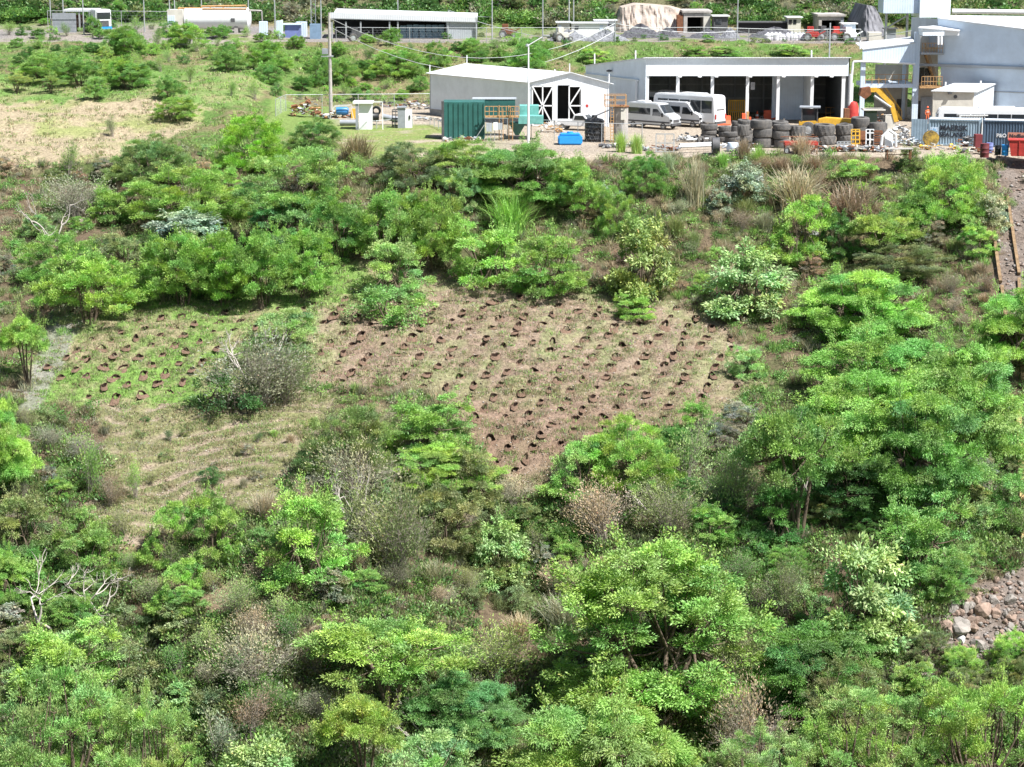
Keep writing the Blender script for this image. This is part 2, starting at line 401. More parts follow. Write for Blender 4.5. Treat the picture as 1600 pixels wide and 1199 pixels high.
def gen_dome(W, H, seed, ncl=70, rcl=.9, flat=.75, per=150, ll=.3, lw=.09, droop=0., th=.18, low=.15, shell=.55, tip=.35, cone=0.):
    rng = np.random.default_rng(seed); T = Tubes()
    V = []; cols = []
    R = W / 2 - rcl * .6
    z0 = H * (th + low)
    cs = []
    # uneven outline: a few big lobes
    nl = 7
    la = rng.uniform(0, 2 * np.pi, nl); lr = rng.uniform(.72, 1.12, nl)
    tries = 0
    while len(cs) < ncl and tries < 6000:
        tries += 1
        a = rng.uniform(0, 2 * np.pi); u = rng.uniform(-.45, 1)
        rr = rng.uniform(shell, 1) ** .6
        lob = 1.0 + .0 * a; w_ = np.exp(-((np.angle(np.exp(1j * (la - a)))) / .5) ** 2); lob = (w_ @ lr + .4) / (w_.sum() + .4) 
        ce = math.sqrt(max(0, 1 - u * u))
        if cone: ce *= (1 - cone * max(u, 0)) 
        p = np.array([R * ce * math.cos(a) * rr * lob, R * ce * math.sin(a) * rr * lob,
                      z0 + (H - z0 - rcl * flat * .8) * (u if u > 0 else u * (z0 / H) * 1.5) * rr * (.88 + .24 * rng.random())])
        if p[2] < rcl * flat * .5: p[2] = rcl * flat * .5
        if all(np.linalg.norm((p - q_) * (1, 1, 1.3)) > rcl * .62 for q_ in cs[-60:]): cs.append(p)
    cs = np.array(cs)
    top = np.array([rng.uniform(-.05, .05) * W, rng.uniform(-.05, .05) * W, H * th + .2])
    nst = 3
    tr = max(.05, W * .02)
    stems = []
    for s in range(nst):
        a = rng.uniform(0, 2 * np.pi); e = top + np.array([math.cos(a) * W * .14, math.sin(a) * W * .14, H * .22])
        b0 = np.array([math.cos(a) * .06 * W * .3, math.sin(a) * .06 * W * .3, -.6])
        T.add(bez(b0, (b0 + top) / 2 + rng.normal(0, .05 * W, 3) * (1, 1, 0), e, 7), tr * 1.2, tr * .7, 6); stems.append(e)
    for i, p in enumerate(cs):
        s = stems[int(np.argmin([np.linalg.norm((p - e)[:2]) for e in stems]))]
        mid = (s + p) / 2 + np.array([0, 0, -.08 * H]) + rng.normal(0, .03 * W, 3)
        T.add(bez(s, mid, p, 6), tr * .55, tr * .12, 4)
        n = int(per * rng.uniform(.7, 1.3)); r = rcl * rng.uniform(.75, 1.25)
        d = unit(rng.normal(0, 1, (n, 3))); d[:, 2] = np.where(d[:, 2] < -.25, -d[:, 2], d[:, 2])
        pos = p + d * (r * rng.uniform(.35, 1, (n, 1))) * (1, 1, flat)
        out = d * (1, 1, .5) + rng.normal(0, .35, (n, 3)) + np.array([0, 0, tip - droop]) + .3 * unit(p * (1, 1, 0) + 1e-6)
        v, _ = leaves(pos, out, ll, lw, rng); V.append(v)
        cols.append(leafcol(rng, n, WHITE, .2, np.full(n, rng.integers(0, 4))) * rng.uniform(.85, 1.15))
    V = np.concatenate(V)
    return T.arrays(), V, np.concatenate(cols)

def gen_tiers(W, H, seed, nb=26, ll=.42, lw=.12, per=420, droop=.5, lvls=4, th=.3):
    """spreading boughs carrying flat, drooping sprays of feathery leaves"""
    rng = np.random.default_rng(seed); T = Tubes(); V = []; cols = []
    tr = W * .022
    fork = np.array([0, 0, H * th]); T.add(bez(np.array([0, 0, -.7]), np.array([.04 * W, 0, H * th * .5]), fork, 6), tr * 1.3, tr, 7)
    for i in range(nb):
        a = i * 2.399 + rng.uniform(-.3, .3); f = (i + .5) / nb
        rad = W / 2 * (f ** .5) * rng.uniform(.8, 1.08)
        z = H * (1 - .42 * f ** 1.4) * rng.uniform(.86, 1.0)
        lvl = rng.integers(0, lvls); z *= 1 - .13 * lvl * f
        e = np.array([rad * math.cos(a), rad * math.sin(a), z])
        c = np.array([e[0] * .45, e[1] * .45, z * .98])
        br = bez(fork, c, e, 9); T.add(br, tr * .6, tr * .1, 5)
        bw = W * rng.uniform(.12, .19)
        n = int(per * rng.uniform(.8, 1.2))
        aa = rng.uniform(0, 2 * np.pi, n); rr = bw * np.sqrt(rng.uniform(0, 1, n))
        pos = e * np.array([.92, .92, 1]) + np.stack([rr * np.cos(aa), rr * np.sin(aa), bw * .30 * (1 - (rr / bw) ** 2) * rng.uniform(-.25, 1, n) - .10 * bw * (rr / bw) + rng.normal(0, .05 * bw, n)], -1)
        out = np.stack([np.cos(aa), np.sin(aa), .15 - droop * (rr / bw)], -1) + rng.normal(0, .3, (n, 3)) + .35 * unit(e * (1, 1, 0))
        v, _ = leaves(pos, out, ll, lw, rng, 1.4); V.append(v)
        cols.append(leafcol(rng, n, WHITE, .18, np.full(n, rng.integers(0, 4))) * rng.uniform(.88, 1.12))
        for k in range(5):
            q_ = pos[rng.integers(0, n)]; T.add(bez(br[6], (br[7] + q_) / 2, q_, 4), tr * .13, tr * .05, 3)
    return T.arrays(), np.concatenate(V), np.concatenate(cols)

def gen_vase(W, H, seed, ns=48, per=90, ll=.2, lw=.055, bare=.32, spread=.85, stemr=.028, fan=.45, twig=0, curve=.5, up=.5, core=0.):
    """many stems rising and spreading from the base, fine plumes of leaves along them"""
    rng = np.random.default_rng(seed); T = Tubes(); V = []; cols = []
    nb = max(5, ns // 8); ba = rng.uniform(0, 2 * np.pi, nb); bu = rng.uniform(.05, 1, nb) ** .6; bk = rng.uniform(.62, 1.12, nb); bc = rng.integers(0, 4, nb)
    for i in range(ns):
        bi = rng.integers(0, nb)
        a = ba[bi] + rng.normal(0, .28) / (.35 + bu[bi]); u = float(np.clip(bu[bi] + rng.normal(0, .13), 0, 1)); lf = bk[bi]
        R = W / 2 * u * lf
        hh = H * (math.sqrt(max(0.05, 1 - (u * spread) ** 2))) * rng.uniform(.82, 1.02) * (.55 + .45 * lf)
        e = np.array([R * math.cos(a), R * math.sin(a), hh])
        b0 = np.array([rng.normal(0, .035 * W), rng.normal(0, .035 * W), -.3])
        c = np.array([e[0] * (.55 - curve * .4), e[1] * (.55 - curve * .4), hh * (.55 + .1 * curve)]) + rng.normal(0, .05 * W, 3)
        st = bez(b0, c, e, 9)
        T.add(st, stemr * rng.uniform(.7, 1.3) * W / 5, stemr * .25 * W / 5, 4)
        if twig:
            for k in range(twig):
                t = rng.integers(3, 8); q_ = st[t] + rng.normal(0, 1, 3) * (.10 * W, .10 * W, .08 * H) + (0, 0, .07 * H)
                T.add(bez(st[t], (st[t] + q_) / 2 + rng.normal(0, .02 * W, 3), q_, 4), stemr * .35 * W / 5, stemr * .12 * W / 5, 3)
        n = int(per * rng.uniform(.7, 1.3))
        if n > 0:
            t = rng.uniform(bare, 1, n) ** .8; P = st[0] * 0
            P = ((1 - t) ** 2)[:, None] * b0 + (2 * t * (1 - t))[:, None] * c + (t ** 2)[:, None] * e
            P = P + rng.normal(0, 1, (n, 3)) * (fan * W * .085)
            P[:, 2] = np.maximum(P[:, 2], .1)
            dirs = unit(e - c)[None] * (.6 + up) + rng.normal(0, .45, (n, 3)) + np.array([0, 0, up * .6])
            v, _ = leaves(P, dirs, ll, lw, rng); V.append(v)
            cols.append(leafcol(rng, n, WHITE, .22, np.full(n, bc[bi])) * rng.uniform(.85, 1.15) * (.8 + .25 * lf))
    if not V: V = [np.zeros((0, 3))]; cols = [np.zeros((0, 3))]
    return T.arrays(), np.concatenate(V), np.concatenate(cols)

def gen_lobes(W, H, seed, nl=22, lr=(.9, 1.7), flat=.6, ncl=14, rcl=.34, per=46, ll=.17, lw=.06, droop=.2, th=.18, low=0.0, up=.15, cone=0., spread=1.0, gap=.12, tierz=0, nst=4, foot=.02):
    """irregular crown: limbs carry lobes of different size, each lobe a shell of leaf clumps"""
    rng = np.random.default_rng(seed); T = Tubes(); V = []; cols = []
    ll *= .86; lw *= .86; per = int(per * 1.28)
    tr = max(.05, W * .017) if nst < 5 else W * .0085; z0 = H * (th + .12)
    ax = rng.uniform(.85, 1.15); sh = rng.normal(0, .06 * W, 2)
    L_ = []
    t_ = 0
    while len(L_) < nl and t_ < 3000:
        t_ += 1
        a = rng.uniform(0, 2 * np.pi); u = rng.uniform(-.35 - low, 1); r = rng.uniform(*lr)
        ce = math.sqrt(max(0, 1 - u * u)) ** .8
        if cone: ce *= 1 - cone * max(u, 0)
        k = rng.uniform(.5, 1.1)
        Rm = W / 2 - r * .75
        zz = z0 + (H - z0 - r * flat) * (u if u > 0 else u * .75) * rng.uniform(.8, 1.04)
        if tierz: zz = round(zz / tierz) * tierz + rng.normal(0, .12)
        p = np.array([Rm * ce * math.cos(a) * k * ax + sh[0] * u, Rm * ce * math.sin(a) * k / ax + sh[1] * u, max(zz, r * flat * .55)])
        if all(np.linalg.norm((p - q_[0]) * (1, 1, 1.4)) > (r + q_[1]) * .35 for q_ in L_): L_.append((p, r))
    stems = []
    top = np.array([rng.uniform(-.04, .04) * W, 0, H * th + .15])
    for s in range(nst):
        a = s * 6.283 / nst + rng.uniform(-.5, .5); e = top + np.array([math.cos(a) * W * .15, math.sin(a) * W * .15, H * rng.uniform(.16, .3)])
        b0 = np.array([math.cos(a) * foot * W, math.sin(a) * foot * W, -.6])
        T.add(bez(b0, (b0 + (top if nst < 5 else e * (.6, .6, .9))) / 2 + rng.normal(0, .03 * W, 3) * (1, 1, 0), e, 7), tr * 1.15, tr * .6, 6); stems.append(e)
    for p, r in L_:
        s = stems[int(np.argmin([np.linalg.norm((p - e)[:2]) for e in stems]))]
        br = bez(s, (s + p) / 2 + np.array([0, 0, -.06 * H]) + rng.normal(0, .03 * W, 3), p, 6); T.add(br, tr * .5, tr * .15, 4)
        base_k = rng.integers(0, 4); lobk = rng.uniform(.78, 1.18) * np.array([rng.uniform(.82, 1.12), 1, rng.uniform(.85, 1.25)])
        nc = int(ncl * (r / np.mean(lr)) ** 2 * rng.uniform(.8, 1.2)) + 2
        d = unit(rng.normal(0, 1, (nc, 3))); d[:, 2] = np.where(d[:, 2] < -.2, -d[:, 2], d[:, 2])
        cp = p + d * r * rng.uniform(.62, 1.05, (nc, 1)) * (1, 1, flat)
        for j in range(nc):
            if j % 3 == 0: T.add(bez(p, (p + cp[j]) / 2, cp[j], 3), tr * .12, tr * .05, 3)
            if rng.random() < gap: continue
            n = int(per * rng.uniform(.6, 1.4)); dd = unit(rng.normal(0, 1, (n, 3)))
            pos = cp[j] + dd * rcl * rng.uniform(.2, 1, (n, 1)) * (1.25, 1.25, .65)
            out = dd * .7 + d[j] * (1, 1, .4) + rng.normal(0, .3, (n, 3)) + np.array([0, 0, up - droop])
            v, _ = leaves(pos, out, ll, lw, rng, 1.0); V.append(v)
            cols.append(leafcol(rng, n, WHITE, .18, np.full(n, (base_k + (rng.random() < .3)) % 4)) * lobk * rng.uniform(.9, 1.1))
    # loose shoots poke out of the outline
    for i in range(int(nl * .8)):
        p, r = L_[rng.integers(0, len(L_))]
        d = unit(p * (1, 1, .6) + rng.normal(0, .4 * W * .2, 3)); e = p + d * r * rng.uniform(1.1, 1.6); e[2] += r * .25
        T.add(bez(p, (p + e) / 2, e, 3), tr * .1, tr * .04, 3)
        n = per; t = rng.uniform(.45, 1, (n, 1)); pos = p + (e - p) * t + rng.normal(0, .11, (n, 3)) * rcl * 3
        v, _ = leaves(pos, d + rng.normal(0, .6, (n, 3)), ll, lw, rng, 1.0); V.append(v); cols.append(leafcol(rng, n, WHITE, .2))
    return T.arrays(), np.concatenate(V), np.concatenate(cols)

def gen_blades(W, H, seed, n=260, bw=.05, arch=.5):
    """long grass blades arching out of one stool"""
    rng = np.random.default_rng(seed)
    a = rng.uniform(0, 2 * np.pi, n); R = W / 2 * rng.uniform(.15, 1, n) ** .7; h = H * np.sqrt(np.clip(1 - (R / (W / 2)) ** 2 * .75, .05, 1)) * rng.uniform(.7, 1.1, n)
    b0 = rng.normal(0, .10 * W, (n, 3)); b0[:, 2] = -.1
    e = np.stack([R * np.cos(a), R * np.sin(a), h], -1) + b0 * (1, 1, 0)
    c = b0 + (e - b0) * (.25, .25, .8)
    side = unit(np.stack([-np.sin(a), np.cos(a), rng.normal(0, .3, n)], -1)) * bw
    V = []; ts = [0, .35, .7, 1]
    for k, t in enumerate(ts):
        p = b0 * (1 - t) ** 2 + 2 * c * t * (1 - t) + e * t * t
        w_ = (1 - t * .85)
        V += [p - side * w_ * .5, p + side * w_ * .5]
    V = np.stack(V, 1).reshape(-1, 3)
    f = np.array([[0, 1, 3, 2], [2, 3, 5, 4], [4, 5, 7, 6]])
    F = (np.arange(n)[:, None, None] * 8 + f[None]).reshape(-1, 4)
    cols = np.repeat(leafcol(rng, n, WHITE, .3), 3, 0)
    return V, F, cols

def gen_bare(W, H, seed, depth=4, r=.09, spread=.6, lev=3):
    """leafless forking limbs"""
    rng = np.random.default_rng(seed); T = Tubes()
    def grow(p, d, ln, r, k):
        q_ = p + d * ln; m = (p + q_) / 2 + rng.normal(0, ln * .13, 3)
        T.add(bez(p, m, q_, 5), r, r * .62, 5 if k > 1 else 3)
        if k <= 0: return
        for _ in range(rng.integers(2, 4)):
            nd = unit(d + rng.normal(0, spread, 3) + np.array([0, 0, .12])); grow(q_, nd, ln * rng.uniform(.55, .85), r * .6, k - 1)
    for i in range(lev):
        a = 2 * np.pi * i / lev + rng.uniform(-.4, .4)
        grow(np.array([0, 0, -.2]), unit(np.array([math.cos(a) * .8, math.sin(a) * .8, .75])), H * .38, r, depth)
    V, F = T.arrays()
    s = np.array([W / np.ptp(V[:, 0]), W / np.ptp(V[:, 1]), H / V[:, 2].max()]); V = V * s
    return V, F

PROTO = {}
def put_proto(key, trunk, V, col, bark, nomW, nomH):
    tme = np_mesh(key + '_trunk', trunk[0], trunk[1], [bark]) if trunk is not None else None
    cme = np_mesh(key + '_crown', V, np.arange(len(V)).reshape(-1, 4), [M_LEAF], col=col) if V is not None and len(V) else None
    PROTO[key] = (tme, cme, nomW, nomH)
for i in range(4):
    put_proto('round%d' % i, *gen_lobes(9, 7.5, 100 + i, nl=80, lr=(.6, 1.45), flat=.7, ncl=13, per=72, ll=.17, lw=.075, th=.12, low=.4, droop=.1), M_BARK, 9, 7.5)
    put_proto('fern%d' % i, *gen_lobes(9, 5.6, 120 + i, nl=56, lr=(.7, 1.6), flat=.36, ncl=17, per=86, ll=.2, lw=.052, th=.18, low=.2, droop=.55, rcl=.36, gap=.06), M_BARK, 9, 5.6)
    put_proto('flat%d' % i, *gen_lobes(8, 5, 140 + i, nl=32, lr=(.55, 1.2), flat=.34, ncl=12, per=60, ll=.17, lw=.065, th=.42, low=-.2, droop=.1, gap=.2), M_BARK, 8, 5)
    put_proto('broad%d' % i, *gen_lobes(5, 4.6, 160 + i, nl=34, lr=(.4, .85), flat=.8, ncl=11, per=18, ll=.27, lw=.14, th=.08, low=.5, cone=.4, droop=.5, rcl=.3, gap=.15), M_BARK, 5, 4.6)
    put_proto('layer%d' % i, *gen_lobes(5.5, 3.8, 260 + i, nl=36, lr=(.42, .95), flat=.45, ncl=12, per=40, ll=.17, lw=.06, th=.1, low=.5, droop=.15, rcl=.26, gap=.2), M_BARK, 5.5, 3.8)
    put_proto('low%d' % i, *gen_lobes(3.2, 1.7, 280 + i, nl=16, lr=(.3, .6), flat=.6, ncl=8, per=28, ll=.13, lw=.055, th=.08, low=.5, rcl=.2, gap=.2), M_BARK, 3.2, 1.7)
    put_proto('vase%d' % i, *gen_lobes(5.5, 3.8, 180 + i, nl=64, lr=(.32, .75), flat=.7, ncl=10, per=44, ll=.15, lw=.05, th=.2, low=.1, droop=-.35, rcl=.24, gap=.15, nst=9, foot=.035), M_BARK, 5.5, 3.8)
    put_proto('plume%d' % i, *gen_lobes(6.5, 4.2, 200 + i, nl=90, lr=(.32, .8), flat=.8, ncl=10, per=44, ll=.18, lw=.045, th=.04, low=.6, droop=-.55, rcl=.26, gap=.18, nst=7, foot=.05), M_BARK, 6.5, 4.2)
    put_proto('thin%d' % i, *gen_vase(4, 3.2, 220 + i, ns=22, per=80, ll=.13, lw=.06, bare=.4, twig=6, fan=.9), M_GREYB, 4, 3.2)
    put_proto('twigs%d' % i, *gen_vase(4.5, 2.8, 240 + i, ns=60, per=62, ll=.13, lw=.05, bare=.35, twig=8, stemr=.016, fan=1.0, curve=.9), M_GREYB, 4.5, 2.8)
    put_proto('mass%d' % i, *gen_lobes(11, 7, 360 + i, nl=120, lr=(.45, 1.15), flat=.62, ncl=12, per=52, ll=.17, lw=.05, th=.08, low=.5, droop=-.35, rcl=.3, gap=.2), M_BARK, 11, 7)
    V, F, c = gen_blades(3, 2.2, 300 + i, n=420, bw=.055)
    PROTO['blades%d' % i] = (None, np_mesh('blades', V, F, [M_LEAF], col=c), 3, 2.2)
    V, F = gen_bare(6, 4, 320 + i)
    PROTO['bare%d' % i] = (np_mesh('limbs', V, F, [M_PALE]), None, 6, 4)
# reference tints (albedo)
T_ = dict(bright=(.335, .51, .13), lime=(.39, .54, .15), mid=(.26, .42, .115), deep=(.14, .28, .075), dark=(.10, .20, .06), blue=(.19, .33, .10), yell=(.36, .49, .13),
          olive=(.27, .31, .13), pale=(.36, .49, .19), silver=(.40, .45, .30), dry=(.46, .38, .26), rust=(.36, .27, .18), grey=(.33, .32, .22), brightb=(.37, .52, .18))
NAMES = dict(mass='feathery_shrub', round='broad_tree', fern='feathery_tree', flat='flat_topped_tree', broad='broadleaf_shrub', vase='thornbush', plume='plumed_shrub', thin='thin_shrub', twigs='twiggy_shrub', layer='layered_shrub', low='low_shrub', blades='grass_tuft', bare='dead_tree')
CATS = dict(mass='shrub', round='tree', fern='tree', flat='tree', broad='shrub', vase='thorn tree', plume='shrub', thin='shrub', twigs='shrub', layer='shrub', low='shrub', blades='grass tuft', bare='dead tree')
plant_n = 0
def plant(kind, x0, y0, x1, y1, tint, label, group=None, seed=None, depth=.8):
    """plant whose crown fills the given patch of the view, foot on the ground at its bottom middle"""
    global plant_n
    s = plant_n if seed is None else seed; plant_n += 1
    r = random.Random(s * 7 + 1)
    cx = (x0 + x1) / 2
    tme, cme, nw, nh = PROTO[kind + str(s % 4)]
    gx, gy, gz = ground(cx, y1)
    gx, gy, gz = float(gx[0]), float(gy[0]), float(gz[0])
    W = (x1 - x0) * (gy * CP + (CAMZ - gz) * SP) / FPX
    Hh = (y1 - y0) * (gy * CP + (CAMZ - gz) * SP) / FPX
    if kind in ('vase', 'plume', 'mass'): W *= 1.12; Hh *= 1.06
    Hh = max(Hh - W * depth * .10, Hh * .7)
    sc = (W / nw, W / nw * depth, Hh / nh)
    rz = r.uniform(0, 6.28)
    if depth != 1: rz = r.choice([0, math.pi]) + r.uniform(-.25, .25)
    col = T_[tint] if isinstance(tint, str) else tint
    k = r.uniform(.9, 1.1); col = (col[0] * k * r.uniform(.93, 1.07), col[1] * k, col[2] * k * r.uniform(.9, 1.1))
    if tme is None or cme is None:
        o = link(NAMES[kind], tme or cme); o['tint'] = col
        o.location = (gx, gy, gz); o.rotation_euler = (0, 0, rz); o.scale = sc
        return tag(o, label, CATS[kind], group)
    root = thing(NAMES[kind], label, CATS[kind], (gx, gy, gz), rz, group)
    root.scale = sc
    link('trunk', tme, root)
    c = link('crown', cme, root); c['tint'] = col
    return root
